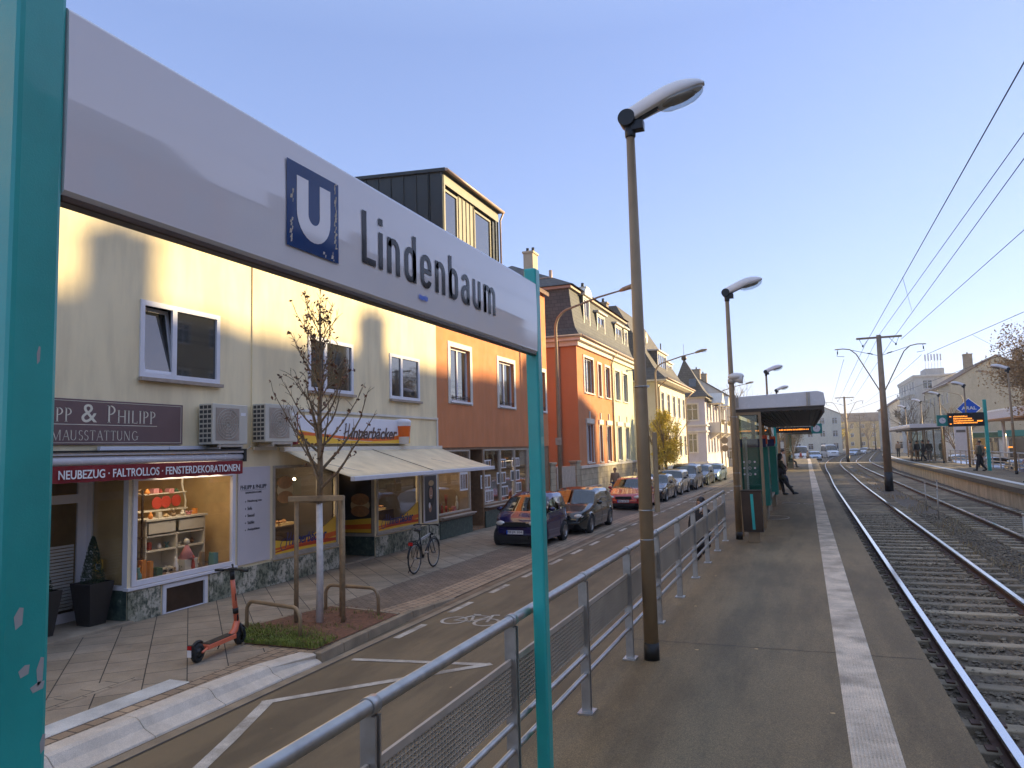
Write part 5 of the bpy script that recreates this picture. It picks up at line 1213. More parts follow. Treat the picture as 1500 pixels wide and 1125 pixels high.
mb.tube([(.05, -.68+.17*k, .78+.05*sin(k*1.2)) for k in range(9)], .02, 6); mb.build('board', 'shop_white', ws)
for i, (y, z) in enumerate(((11.32, 2.02), (11.58, 2.03), (11.1, 2.01))):
    t = MB(); t.tube([(-11.94, y, z), (-11.92, y, z)], .12, 20); tag(t.build('plate', 'item_red', loc=(-11.93, y, z)), 'round red plate standing on the curvy white shelf', 'plate', 'red plates on the shelf')
mats = ['shop_white', 'item_red', 'pink', 'bun_light', 'item_green', 'wood_mid', 'item_teal', 'item_orange', 'paper', 'cloth_tan']
def deco(n, y0, y1, x0, x1, z, lab, grp, hmax=.16):
    for i in range(n):
        y = y0+(y1-y0)*(i+.5)/n+r8.uniform(-.02, .02); x = r8.uniform(x0, x1); h = r8.uniform(.06, hmax); w_ = r8.uniform(.03, .07); k = r8.randrange(4); mb = MB()
        if k == 0: mb.box(-w_, w_, -w_, w_, 0, h); mb.box(-w_*1.05, w_*1.05, -w_*.2, w_*.2, 0, h*1.02)
        elif k == 1: mb.lathe([(.001, 0), (w_*.6, 0), (w_, h*.3), (w_*.8, h*.6), (w_*.35, h*.8), (w_*.45, h), (.001, h)], n=10)
        elif k == 2: mb.ell((0, 0, h*.35), (w_*.9, w_*.9, h*.36), 10, 6); mb.ell((0, 0, h*.8), (w_*.55, w_*.55, h*.22), 8, 5)
        else:
            mb.lathe([(.001, 0), (w_*.6, 0), (w_*.8, h*.4), (.001, h*.4)], n=8)
            for q in range(6): a = q; mb.tube([(0, 0, h*.4), (w_*.7*cos(a), w_*.7*sin(a), h*.8), (w_*1.1*cos(a), w_*1.1*sin(a), h*1.05)], [.012, .01, .002], 4)
        o = mb.build('decor_item', r8.choice(mats), loc=None); o.location = (x, y, z); tag(o, lab, 'decoration', grp)
deco(7, 10.6, 11.9, -11.7, -11.6, 1.745, 'small gift or ornament on top of the white dresser', 'ornaments on the dresser')
deco(6, 10.6, 11.9, -11.75, -11.6, 1.155, 'small ornament on the middle board of the white dresser', 'ornaments inside the dresser')
deco(17, 9.75, 11.85, -11.25, -11.0, .702, 'small gift box or figure in the front row of the shop window', 'gifts on the window floor', .36)
deco(9, 9.8, 10.6, -11.6, -11.35, .702, 'small ornament in the rear row of the shop window floor', 'gifts in the rear row', .34)
deco(6, 10.55, 11.7, -11.98, -11.9, 2.185, 'small ornament on the upper board of the curvy shelf', 'ornaments on the curvy shelf', .14)
et = thing('etagere', 'dark open shelf tower with small ornaments at the left of the shop window', 'shelf', (-11.6, 10.05, .702))
mb = MB()
for a in (-.25, .25):
    for b_ in (-.18, .18): mb.box(b_-.015, b_+.015, a-.015, a+.015, 0, 1.6)
for z in (.35, .72, 1.1, 1.5): mb.box(-.2, .2, -.28, .28, z, z+.02)
mb.build('frame', 'wood_dark', et)
for z in (.372, .742, 1.122): deco(4, 9.83, 10.27, -11.6, -11.5, .702+z, 'tiny ornament on the dark shelf tower', 'ornaments on the shelf tower', .2)
for (x, y, z, s_, m_, lab) in ((-11.2, 11.15, .95, .11, 'pink', 'small doll in a pink dress sitting on a white box in the shop window'),):
    t = thing('doll', lab, 'doll', (x, y, z-.24)); mb = MB(); mb.box(-.12, .12, -.16, .16, 0, .24); mb.build('box', 'shop_white', t, bevel=.005); mb = MB(); mb.lathe([(.001, .24), (.16, .24), (.05, .45), (.03, .5), (.001, .5)], n=14); mb.build('dress', 'pink', t); mb = MB(); mb.ell((0, 0, .56), (.055, .055, .065), 10, 8); mb.build('head', 'shop_white', t)
og = MB(); og.lathe([(.001, 0), (.06, 0), (.075, .1), (.07, .2), (.04, .28), (.001, .3)], n=14); tag(og.build('lantern', 'item_orange', loc=None), 'small orange and white lantern at the left corner of the shop window', 'lantern').location = (-10.98, 9.72, .705)
# bakery counters behind the panes
for y0, y1, lab in ((13.3, 15.3, 'bakery counter with baskets of rolls behind the left bakery window'), (17.6, 19.9, 'bakery counter with rolls behind the right bakery window')):
    t = thing('bakery_counter', lab, 'counter', (-12.1, (y0+y1)/2, .6)); hw = (y1-y0)/2
    mb = MB(); mb.box(-.3, .3, -hw, hw, 0, .55); mb.box(-.32, .32, -hw, hw, .55, .58); mb.box(-.9, -.86, -hw, hw, .3, 1.9); mb.build('cabinet', 'wood_dark', t); mb = MB()
    for z in (.9, 1.3, 1.7): mb.box(-.86, -.6, -hw, hw, z, z+.02)
    mb.build('shelves', 'wood_mid', t)
    for k in range(3): mb = MB(); mb.box(-.22, .22, -hw+.15+k*.65, -hw+.7+k*.65, .58, .64); mb.build('tray', 'bun_light', t)
    mb = MB()
    for k in range(60): mb.ell((r8.uniform(-.18, .18), r8.uniform(-hw+.1, hw-.2), .66+r8.uniform(0, .03)), (.05, .07, .035), 7, 4)
    for k in range(40): mb.ell((r8.uniform(-.82, -.65), r8.uniform(-hw+.1, hw-.2), r8.choice((.95, 1.35, 1.75))), (.05, .08, .035), 7, 4)
    mb.build('bread_rolls', 'bun', t, kind='stuff')
for (y, z) in ((13.9, 2.28), (14.9, 2.3), (17.15, 2.35), (18.4, 2.42)):
    mb = MB(); mb.ell((0, 0, 0), (.035, .035, .035), 10, 6); mb.k = 1; mb.cyl((0, 0, .03), (0, 0, .42), .006, n=5); tag(mb.build('pendant_lamp', ['bulb', 'black'], loc=None), 'small lit pendant lamp hanging inside the bakery', 'lamp', 'pendant lamps in the bakery').location = (-11.6, y, z)
# planters with clipped trees
def planter(loc, lab):
    t = thing('topiary_planter', lab, 'potted plant', loc, 0, 'tall planters at the shop door')
    mb = MB(); pr = [(.15, 0), (.23, .66), (.23, .69), (.20, .69), (.20, .64)]
    for (a, z), (b_, z2) in zip(pr, pr[1:]):
        mb._a([(-a, -a, z), (a, -a, z), (a, a, z), (-a, a, z), (-b_, -b_, z2), (b_, -b_, z2), (b_, b_, z2), (-b_, b_, z2)], [(0, 1, 5, 4), (1, 2, 6, 5), (2, 3, 7, 6), (3, 0, 4, 7)])
    mb.q((-.2, -.2, .64), (.2, -.2, .64), (.2, .2, .64), (-.2, .2, .64)); mb.build('pot', 'planter', t)
    mb = MB(); r = random.Random(int(loc[1]*10))
    for k in range(2600):
        z = r.random()**1.15; rad = (.19*(1-z)**.75+.01)*(r.random()**.25); a = r.uniform(0, 2*pi); c = Vector((rad*cos(a), rad*sin(a), .66+z*.78)); d = Vector((r.uniform(-1, 1), r.uniform(-1, 1), r.uniform(-.5, 1))).normalized(); e = d.orthogonal().normalized()
        s_ = r.uniform(.010, .018); mb.q(c-d*s_, c-e*s_*.5, c+d*s_, c+e*s_*.5)
    mb.build('foliage', 'leaf_dark', t); return t
planter((-11.2, 9.12, .165), 'tall dark planter with a clipped conifer beside the decorator shop window')
planter((-11.25, 8.22, .165), 'tall dark planter half hidden behind the teal sign post')
sn = thing('price_sign', 'small yellow notice leaning in the glass beside the planter', 'notice', (-11.45, 9.44, .95)); mb = MB(); mb.box(-.10, .10, -.008, 0, 0, .22); mb.build('card', 'sig_yellow', sn); mb = MB(); mb.box(-.06, .06, -.012, -.009, .05, .15); mb.build('print', 'paper', sn)
# ================================================================== BROWN HOUSE
h2 = thing('brown_house', 'reddish brown plastered house with shop windows full of small posters', 'house', (-15.5, 26, .12))
wu2 = [(21.93, 23.5, 4.55, 6.36), (26.12, 27.72, 4.57, 6.32), (30.1, 31.6, 4.57, 6.32), (21.93, 23.5, 7.5, 9.2), (26.12, 27.72, 7.5, 9.2)]
Ye = 31.9
gw = [(20.98, 23.38, .86, 2.92, .08), (23.46, 24.48, .2, 2.92, .6), (24.62, 26.12, .92, 2.92, .08), (26.2, 27.6, .92, 2.92, .08), (27.7, 29.1, .92, 2.92, .08), (29.2, 31.0, .92, 2.92, .08)]
mb = MB(); wallmesh(mb, (FX, 20.95, 0), Y, Ye-20.95, 3.0, 10.1, [(a-20.95, b_-20.95, c, d, .16) for a, b_, c, d in wu2])
mb.q((FX, Ye, .1), (-20.5, Ye, .1), (-20.5, Ye, 10.1), (-15.6, Ye, 12.4), (FX, Ye, 10.1)); mb.q((-20.5, Ye, .1), (-20.5, 20.95, .1), (-20.5, 20.95, 10.1), (-20.5, Ye, 10.1)); mb.build('wall', 'brown_wall', h2, world=True)
mb = MB(); wallmesh(mb, (FX-.03, 20.95, 0), Y, Ye-20.95, .12, 3.0, [(a-20.95, b_-20.95, c, d, e) for a, b_, c, d, e in gw]); mb.build('ground_floor', 'wood_mid', h2, world=True)
slabs(h2, 'plinth', [(20.98, 23.4, .12, .66), (24.55, 31.8, .12, .70)], 'marble_green')
mb = MB(); mb.box(FX-.05, FX+.16, 20.98, 23.52, .76, .80); mb.box(FX-.05, FX+.10, 20.98, 23.50, .70, .76); mb.box(FX-.05, FX+.16, 24.58, 31.8, .82, .86); mb.build('stone_ledge', 'sill_stone', h2, world=True, bevel=.008)
gable_roof(h2, -20.5, FX, 20.95, Ye, 10.15, 12.5, 'tiles_brown', ov=.2)
for i, q in enumerate(wu2): 
    w_ = window(h2, O1, Y, q, depth=.16, fw=.07, mull=(.5,), sill='white_frame', surround=.17, smat='trim', frame='wood_mid' if False else 'white_frame', proud=.025)
    mb = MB()
    for z in (q[2]+.10, q[2]+.16): mb.tube([(FX-.02, q[0], z), (FX-.02, q[1], z)], .012, 6)
    for k in range(5): yy = q[0]+.2+k*.3; mb.cyl((FX-.02, yy, q[2]+.05), (FX-.02, yy, q[2]+.2), .009, n=5)
    mb.build('guard_rail', 'bronze', w_, world=True)
for a, b_, c, d, e in gw:
    if e > .3: continue
    mb = MB()
    for q in ((a-.03, a+.03, c, d), (b_-.03, b_+.03, c, d), (a, b_, d-.05, d), (a, b_, c, c+.05)): ubox(mb, O1, Y, q[0], q[1], -.09, -.02, q[2], q[3])
    mb.build('shop_window_frame', 'galv_dull', h2, world=True)
for a, b_, c, d, e in gw:
    if e > .3: continue
    mb = MB(); mb.box(FX-.08, FX-.07, a, b_, c, d); mb.build('shop_pane', 'shop_glass', h2, world=True)
mb = MB(); mb.box(FX-.66, FX-.62, 23.46, 24.48, .2, 2.92); mb.build('shop_door', 'display_black', h2, world=True)
room(h2, 20.98, 23.4, -13, .84, 2.95, 'cloth_tan', FX-.13); room(h2, 24.6, 31.1, -13, .84, 2.95, 'cloth_tan', FX-.13); lamp(-11.5, 22.2, 2.8, 7, 1.2); lamp(-11.5, 27, 2.8, 13, 1.5)
deco(9, 21.2, 23.2, -11.3, -11.05, .85, 'colourful ornament behind the first shop pane of the brown house', 'ornaments in the brown house', .6)
deco(14, 24.8, 29, -11.6, -11.1, .85, 'colourful ornament in the long shop window of the brown house', 'ornaments in the long window', .8)
pk = 0
for (y, z, w_, h_) in ((22.95, 1.85, .62, .62), (24.95, 2.35, .72, .36), (24.8, 1.75, .9, .48), (25.1, 1.22, .75, .42), (26.45, 2.36, .7, .36), (26.3, 1.82, .9, .44), (26.6, 1.30, .72, .40), (27.85, 2.38, .8, .36), (27.75, 1.86, .95, .42), (28.0, 1.38, .8, .38)):
    lab = ('small three-picture poster, '+('', 'upper', 'middle, widest', 'lower', 'upper', 'middle', 'lower', 'upper', 'middle', 'lower')[pk]+' one in the '+('', 'first', 'first', 'first', 'second', 'second', 'second', 'third', 'third', 'third')[pk]+' pane right of the dark doorway') if pk else 'largest white framed picture poster, alone in the pane beside the bakery'
    t = thing('window_poster', lab, 'poster', (FX-.055, y, z), 0, 'small posters in the shop panes' if pk else None); pk += 1
    mb = MB(); mb.box(-.004, .004, -w_/2, w_/2, -h_/2, h_/2); mb.build('sheet', 'paper', t)
    for k in range(3): mb = MB(); c = (k-1)*w_*.31; mb.box(.005, .007, c-w_*.13, c+w_*.13, -h_*.40, h_*.38); mb.build('picture', r8.choice(['photo_mix', 'wood_mid', 'photo_mix', 'cloth_grey']), t)
# black dormer storey on the brown house
dmx = -11.35
dm = thing('roof_box', 'black metal clad dormer box with sunlit front on the roof behind the station sign', 'dormer', (-14, 25.3, 10.5))
mb = MB(); y0, y1 = 22.75, 27.85
mb.prism([(dmx, y0, 9.9), (dmx, y0, 12.70), (-17, y0, 13.1), (-17, y0, 9.9)], (0, .04, 0)); mb.prism([(dmx, y1-.04, 9.9), (dmx, y1-.04, 12.70), (-17, y1-.04, 13.1), (-17, y1-.04, 9.9)], (0, .04, 0))
mb.prism([(dmx+.14, y0-.1, 12.70), (dmx+.14, y0-.1, 12.82), (-17, y0-.1, 13.22), (-17, y0-.1, 13.1)], (0, y1-y0+.2, 0)); mb.box(dmx-.6, dmx-.5, y0, y1, 9.9, 12.7)
for k in range(9): x = dmx-.02-k*.52; mb.box(x-.015, x+.015, y0-.03, y0, 9.9, 12.72+.035*k)
mb.build('cladding', 'zinc_dark', dm, world=True)
mb = MB(); mb.box(dmx-.02, dmx+.02, y0+.04, y1-.04, 12.30, 12.68); mb.box(dmx-.14, dmx-.08, y0+1.35, y0+2.75, 9.9, 12.3)
for k in range(5): yy = y0+1.4+k*.33; mb.box(dmx-.08, dmx-.05, yy-.012, yy+.012, 9.9, 12.3)
mb.box(dmx-.14, dmx+.02, y0+.04, y0+.14, 9.9, 12.3); mb.build('front_panels', 'zinc_warm', dm, world=True)
mb = MB(); mb.box(dmx-.14, dmx+.02, y1-.35, y1-.22, 9.9, 12.3); mb.box(dmx-.10, dmx-.02, y1-.6, y1-.42, 9.9, 12.2); mb.build('corner_posts', 'zinc_dark', dm, world=True)
for a, b_ in ((y0+.2, y0+1.3), (y0+2.8, y1-.7)): window(dm, (dmx-.05, 0, 0), Y, (a, b_, 10.3, 12.2), depth=.06, fw=.08, sill=None, frame='zinc_warm')
mb = MB(); mb.tube([(dmx+.20, y0-.1, 12.74), (dmx+.20, y1+.12, 12.74)], .06, 10); mb.tube([(dmx+.2, y1+.08, 12.72), (dmx+.05, y1+.08, 12.4), (dmx+.05, y1+.08, 9.5)], .04, 8); mb.build('gutter', 'downpipe', dm, world=True)
# ================================================================== ORANGE / LIME HOUSE WITH MANSARD ROOF
h3 = thing('mansard_house', 'orange house with pale yellow-green right half, stone base and slate mansard roof', 'house', (-16, 43.5, .1))
A, Bm, E_ = 36.8, 44.2, 50.3; OH = (FX, 0, 0)
up = [(38.1, 39.95, 5.85, 7.75), (40.95, 41.65, 5.8, 7.65), (42.6, 43.7, 5.8, 7.65)]; lo = [(38.25, 39.5, 2.1, 4.15), (40.85, 41.5, 2.08, 4.15), (42.6, 43.6, 2.05, 4.15)]
up2 = [(45.0, 46.3, 5.8, 7.65), (47.2, 48.5, 5.8, 7.65)]; lo2 = [(45.2, 46.4, 2.05, 4.15), (47.4, 48.5, 2.05, 4.15)]
mb = MB(); sh_ = lambda q, s_: [(a-s_, b_-s_, c, d) for a, b_, c, d in q]
wallmesh(mb, (FX, A, 0), Y, Bm-A, 1.95, 8.2, sh_(up+lo, A), .14); mb.q((-21, A, 1.95), (FX, A, 1.95), (FX, A, 8.2), (-21, A, 8.2)); mb.build('orange_wall', 'orange_wall', h3, world=True)
mb = MB(); wallmesh(mb, (FX, Bm, 0), Y, E_-Bm, 1.95, 8.2, sh_(up2+lo2, Bm), .14); mb.q((FX, E_, .1), (-21, E_, .1), (-21, E_, 8.2), (FX, E_, 8.2)); mb.q((-21, E_, .1), (-21, A, .1), (-21, A, 8.2), (-21, E_, 8.2)); mb.build('lime_wall', 'lime_wall', h3, world=True)
for q in up+up2: window(h3, OH, Y, q, depth=.14, fw=.06, mull=(.5,) if q[1]-q[0] > 1 else (), surround=.13, proud=.05)
for q in lo+lo2:
    w_ = window(h3, OH, Y, q, depth=.14, fw=.06, mull=(.5,) if q[1]-q[0] > 1 else (), surround=.07, proud=.03)
    mb = MB(); mb.box(FX, FX+.09, q[0]-.12, q[1]+.12, q[3]+.04, q[3]+.3); mb.box(FX, FX+.07, (q[0]+q[1])/2-.05, (q[0]+q[1])/2+.05, q[3]+.3, q[3]+.7); mb.build('lintel', 'trim', w_, world=True)
mb = MB(); mb.box(-21, FX+.06, A-.06, E_, .1, 1.82); mb.build('stone_base', 'stone_base', h3, world=True)
mb = MB(); mb.box(-21, FX+.12, A-.12, E_, 1.82, 1.96); mb.build('base_course', 'trim', h3, world=True, bevel=.01)
mb = MB(); mb.box(-21, FX+.14, A-.14, E_+.1, 8.2, 8.45); mb.box(-21, FX+.34, A-.34, E_+.15, 8.45, 8.66); mb.build('cornice', 'trim', h3, world=True, bevel=.02)
mb = MB(); mb.tube([(FX+.42, A-.36, 8.68), (FX+.42, E_+.2, 8.68)], .07, 8); mb.tube([(-20, A-.4, 8.68), (FX+.42, A-.4, 8.68)], .07, 8); mb.build('gutter', 'downpipe', h3, world=True)
mb = MB(); mb.tube([(-11.75, A-.38, 8.6), (-11.75, A-.1, 8.25), (-11.75, A-.07, 7.9), (-11.75, A-.07, .2)], .055, 8); mb.build('downpipe', 'downpipe', h3, world=True)
mb = MB(); mb.tube([(FX+.4, Bm, 8.6), (FX+.1, Bm, 8.2), (FX+.06, Bm, 7.9), (FX+.06, Bm, 2.0)], .05, 8); mb.build('downpipe', 'downpipe', h3, world=True)
# bell-shaped mansard: offsets (inset, z)
mp_ = [(-.32, 8.70), (-.18, 8.85), (.02, 9.15), (.16, 9.6), (.28, 10.3), (.38, 11.0), (.44, 11.5)]
mb = MB(); V = []
for s_, z in mp_: V += [(-21, A+s_, z), (FX-s_, A+s_, z), (FX-s_, E_+.1, z), (-21, E_+.1, z)]
for i in range(len(mp_)-1):
    for k in (0, 1, 2): mb.f.append((4*i+k, 4*i+k+1, 4*i+k+5, 4*i+k+4)); mb.mi.append(0); mb.sm.append(False)
mb.v = V; ms = mb.build('mansard_roof', 'slate', h3, world=True)
mb = MB(); i0 = .26; mb.box(-21, FX-i0, A+i0, E_+.1, 11.38, 11.52); mb.build('upper_fascia', 'downpipe', h3, world=True)
rx, ra, rb = -16.2, 41.8, 46; zt, zr = 11.53, 14.2
c_ = [(-21, A+.1, zt), (FX-.1, A+.1, zt), (FX-.1, E_+.2, zt), (-21, E_+.2, zt)]
mb = MB(); R1, R2 = (rx, ra, zr), (rx, rb, zr); mb.q(c_[1], c_[2], R2, R1); mb.q(c_[0], c_[1], R1); mb.q(c_[2], c_[3], R2); mb.q(c_[3], c_[0], R1, R2); rf_ = mb.build('roof', 'slate', h3, world=True)
chimney(rf_, -14.9, 41.6, 12.6, 14.8, .30, 'beige_wall', .45, 2); chimney(rf_, -12.2, 43.4, 11.6, 12.7, .28, 'pale_wall'); chimney(rf_, -12.5, 49.6, 11.6, 12.9, .3, 'chimney_brick')
mb = MB()
for k in range(16): x = -16.2+k*.22; mb.box(x, x+.1, 38.3, 38.34, 12.05, 12.35)
mb.box(-16.3, -12.7, 38.28, 38.36, 12.32, 12.36); mb.box(-16.3, -12.7, 38.28, 38.36, 12.04, 12.08); mb.tube([(-12.6, 38.4, 11.9), (-12.6, 38.4, 12.75)], .1, 8); mb.build('snow_guard', 'downpipe', rf_, world=True)
def dormer(par, xf, y0, y1, z0, z1, xb, arch=False, roofm='slate', fm='trim', mull=(.5,)):
    mb = MB(); mb.prism([(xf, y0, z0), (xf, y0, z1), (xb, y0, z1), (xb, y0, z0)], (0, .05, 0)); mb.prism([(xf, y1-.05, z0), (xf, y1-.05, z1), (xb, y1-.05, z1), (xb, y1-.05, z0)], (0, .05, 0))
    d_ = mb.build('dormer', roofm, par, world=True)
    mb = MB(); wallmesh(mb, (xf+.01, y0, 0), Y, y1-y0, z0, z1, [(.14, y1-y0-.14, z0+.12, z1-.14)], .1); mb.build('dormer_front', fm, d_, world=True)
    window(d_, (xf+.01, y0, 0), Y, (.14, y1-y0-.14, z0+.12, z1-.14), depth=.1, fw=.06, mull=mull, sill=None)
    mb = MB()
    if arch:
        ym = (y0+y1)/2; r = (y1-y0)/2+.1; pr = [(xf+.15, ym+r*cos(pi*k/12), z1+r*.62*sin(pi*k/12)) for k in range(13)]; mb.prism(pr, (xb-xf-.15, 0, 0))
    else: mb.prism([(xf+.16, y0-.12, z1), (xf+.16, y0-.12, z1+.1), (xb-.3, y0-.12, z1+.22), (xb-.3, y0-.12, z1+.1)], (0, y1-y0+.24, 0))
    mb.build('dormer_roof', 'trim' if not arch else fm, d_, world=True); return d_
dormer(h3, -11.0, 39.15, 40.5, 9.35, 11.35, -12.4, True); dormer(h3, -11.0, 42.0, 43.9, 9.3, 10.85, -12.4); dormer(h3, -11.0, 46.5, 48.5, 9.2, 10.85, -12.4); dormer(h3, -11.0, 49.0, 50.2, 9.25, 10.9, -12.4)
# gate and wall between the brown and the orange house
gt = thing('yard_gate', 'grey board gate between two stone pillars beside the orange house', 'gate', (FX, 34.4, .1))
mb = MB()
for k in range(13): yy = 32.95+k*.23; mb.box(FX-.03, FX, yy, yy+.21, .15, 2.0+.0*k)
mb.box(FX-.06, FX-.03, 32.9, 36.0, .5, .6); mb.box(FX-.06, FX-.03, 32.9, 36.0, 1.6, 1.7); mb.build('board_panel', 'galv_dull', gt, world=True)
for yy in (31.95, 36.0): mb = MB(); mb.box(FX-.3, FX+.05, yy, yy+.7, .1, 2.15); mb.box(FX-.35, FX+.1, yy-.05, yy+.75, 2.15, 2.25); mb.build('pillar', 'stone_base', gt, world=True, bevel=.01)
dc = thing('utility_cabinet', 'grey utility cabinet against the stone base of the orange house', 'cabinet', (FX+.35, 37.9, .1)); mb = MB(); mb.box(-.2, .2, -.9, .9, 0, .75); mb.box(-.23, .23, -.93, .93, .75, .8); mb.build('casing', 'galv_dull', dc, bevel=.01); mb = MB(); mb.box(.201, .208, -.86, -.02, .05, .7); mb.box(.201, .208, .02, .86, .05, .7); mb.build('door', 'grey_wall', dc)
# ================================================================== CREAM HOUSE WITH STEEP ROOF
x3 = -9.8; h4 = thing('steep_roof_house', 'cream house with steep dark roof, wide sunlit dormer and overhanging eaves', 'house', (-14, 61, .1))
a4, b4 = 54.4, 67.5; mb = MB(); ops = [(1.0+i*2.6, 2.1+i*2.6, z, z+1.7) for i in range(5) for z in (2.0, 5.2)]
wallmesh(mb, (x3, a4, 0), Y, b4-a4, .1, 7.7, ops, .12); mb.q((-20, a4, .1), (x3, a4, .1), (x3, a4, 7.7), (-20, a4, 7.7)); mb.q((x3, b4, .1), (-20, b4, .1), (-20, b4, 7.7), (x3, b4, 7.7)); mb.q((-20, b4, .1), (-20, a4, .1), (-20, a4, 7.7), (-20, b4, 7.7)); mb.build('wall', 'pale_wall', h4, world=True)
for q in ops: window(h4, (x3, a4, 0), Y, q, mull=(.5,), tran=(.7,), surround=.12)
mb = MB(); e = .75; z0 = 7.75; V = [(x3+e, a4-e, z0), (x3+e, b4+e, z0), (-20-e, b4+e, z0), (-20-e, a4-e, z0), (x3-.3, a4+.3, 8.7), (x3-.3, b4-.3, 8.7), (-19.7, b4-.3, 8.7), (-19.7, a4+.3, 8.7), (-13.0, a4+1.2, 13.8), (-13.0, b4-2.6, 13.8), (-17, b4-2.6, 13.8), (-17, a4+1.2, 13.8)]
mb._a(V, [(0, 1, 5, 4), (1, 2, 6, 5), (2, 3, 7, 6), (3, 0, 4, 7), (4, 5, 9, 8), (5, 6, 10, 9), (6, 7, 11, 10), (7, 4, 8, 11), (8, 9, 10, 11)]); r4 = mb.build('roof', 'tiles_grey', h4, world=True)
mb = MB(); mb.box(x3-.1, x3+e-.02, a4-e+.02, b4+e, 7.62, 7.73); mb.box(-20, x3, a4-e+.02, a4, 7.62, 7.73); mb.build('eaves', 'trim', h4, world=True)
mb = MB(); mb.tube([(x3+e+.05, a4-e, 7.78), (x3+e+.05, b4+e, 7.78)], .07, 8); mb.tube([(x3+e, a4-.5, 7.7), (x3+.06, a4-.05, 7.2), (x3+.06, a4-.05, .2)], .05, 8); mb.tube([(x3+e, b4+.3, 7.7), (x3+.06, b4-.05, 7.0), (x3+.06, b4-.05, .2)], .05, 8); mb.build('gutter', 'downpipe', h4, world=True)
dormer(r4, -10.3, 57.4, 61.5, 8.3, 10.3, -12.5, mull=(.25, .5, .75), roofm='tiles_grey'); dormer(r4, -10.6, 63, 66, 8.5, 10.0, -12.5, roofm='tiles_grey')
mb = MB(); mb.tube([(-11.0, 63.0, 9.0), (-11.0, 63.0, 11.6)], .05, 6); mb.build('vent_pipe', 'bronze', r4, world=True)
sdish = thing('satellite_dish', 'round grey satellite dish on the ridge of the steep dark roof', 'satellite dish', (-11.35, 58.6, 11.25)); mb = MB(); mb.lathe([(.001, -.06), (.25, -.03), (.45, .04)], (0, 0, .3), 18, axis='x'); mb.build('reflector', 'galv_dull', sdish); mb = MB(); mb.cyl((0, 0, -.8), (0, 0, .3), .03, n=6); mb.build('bracket', 'galv_dull', sdish)
# ================================================================== LILAC CORNER HOUSE
xl = -9.0; h5 = thing('lilac_house', 'pale lilac house with pointed corner roof, white window frames and balconies', 'house', (-13, 84, .1))
al_, bl_ = 75, 95; opsS = [(9.2, 10.3, 5.35, 6.95), (7.6, 8.9, 5.35, 6.95), (7.65, 8.7, 2.15, 4.0), (9.25, 10.1, 2.15, 4.0), (2, 3.2, 2.15, 4.0), (2, 3.2, 5.35, 6.95)]
mb = MB(); wallmesh(mb, (-20, al_, 0), X, 11, .1, 7.6, opsS, .12); opsW = [(1.2+i*2.7, 2.3+i*2.7, z, z+1.8) for i in range(7) for z in (2.1, 5.3)]
wallmesh(mb, (xl, al_, 0), Y, bl_-al_, .1, 7.6, opsW, .12); mb.q((-20, bl_, .1), (-20, al_, .1), (-20, al_, 7.6), (-20, bl_, 7.6)); mb.q((xl, bl_, .1), (-20, bl_, .1), (-20, bl_, 7.6), (xl, bl_, 7.6)); mb.build('wall', 'lilac_wall', h5, world=True)
for q in opsS: window(h5, (-20, al_, 0), X, q, mull=(.5,), tran=(.68,), surround=.12, frame='trim')
for q in opsW: window(h5, (xl, al_, 0), Y, q, mull=(.5,), tran=(.68,), surround=.1)
mb = MB(); mb.box(-20, xl+.15, al_-.15, bl_, 4.75, 4.9); mb.box(-20, xl+.12, al_-.12, bl_, 4.15, 4.3); mb.box(-20, xl+.2, al_-.2, bl_, 7.5, 7.65); mb.box(-20, xl+.1, al_-.1, bl_, .1, 1.25); mb.build('moulding', 'trim', h5, world=True)
mb = MB(); V = [(-12.4, al_-.5, 7.65), (xl+.5, al_-.5, 7.65), (xl+.5, al_+3.2, 7.65), (-12.4, al_+3.2, 7.65), (-12.2, al_+.1, 8.3), (xl-.1, al_+.1, 8.3), (xl-.1, al_+2.8, 8.3), (-12.2, al_+2.8, 8.3), (-11.0, al_+1.3, 11.7)]
mb._a(V, [(0, 1, 5, 4), (1, 2, 6, 5), (2, 3, 7, 6), (3, 0, 4, 7), (4, 5, 8), (5, 6, 8), (6, 7, 8), (7, 4, 8)]); tr_ = mb.build('corner_roof', 'tiles_grey', h5, world=True)
mb = MB(); mb.ell((-11.0, al_+1.3, 11.75), (.28, .28, .3), 10, 6); mb.cyl((-11.0, al_+1.3, 12), (-11.0, al_+1.3, 13.2), .02, n=5); mb.build('finial', 'bronze', tr_, world=True)
mb = MB(); mb.ob((-10.15, al_+.38, 9.1), X, (0, .42, 1), (0, -1, .42), .35, .45, .04); mb.build('skylight', 'glass_dark', tr_, world=True)
gable_roof(h5, -20, xl, al_+.2, bl_, 7.65, 11.2, 'tiles_grey', ov=.4)
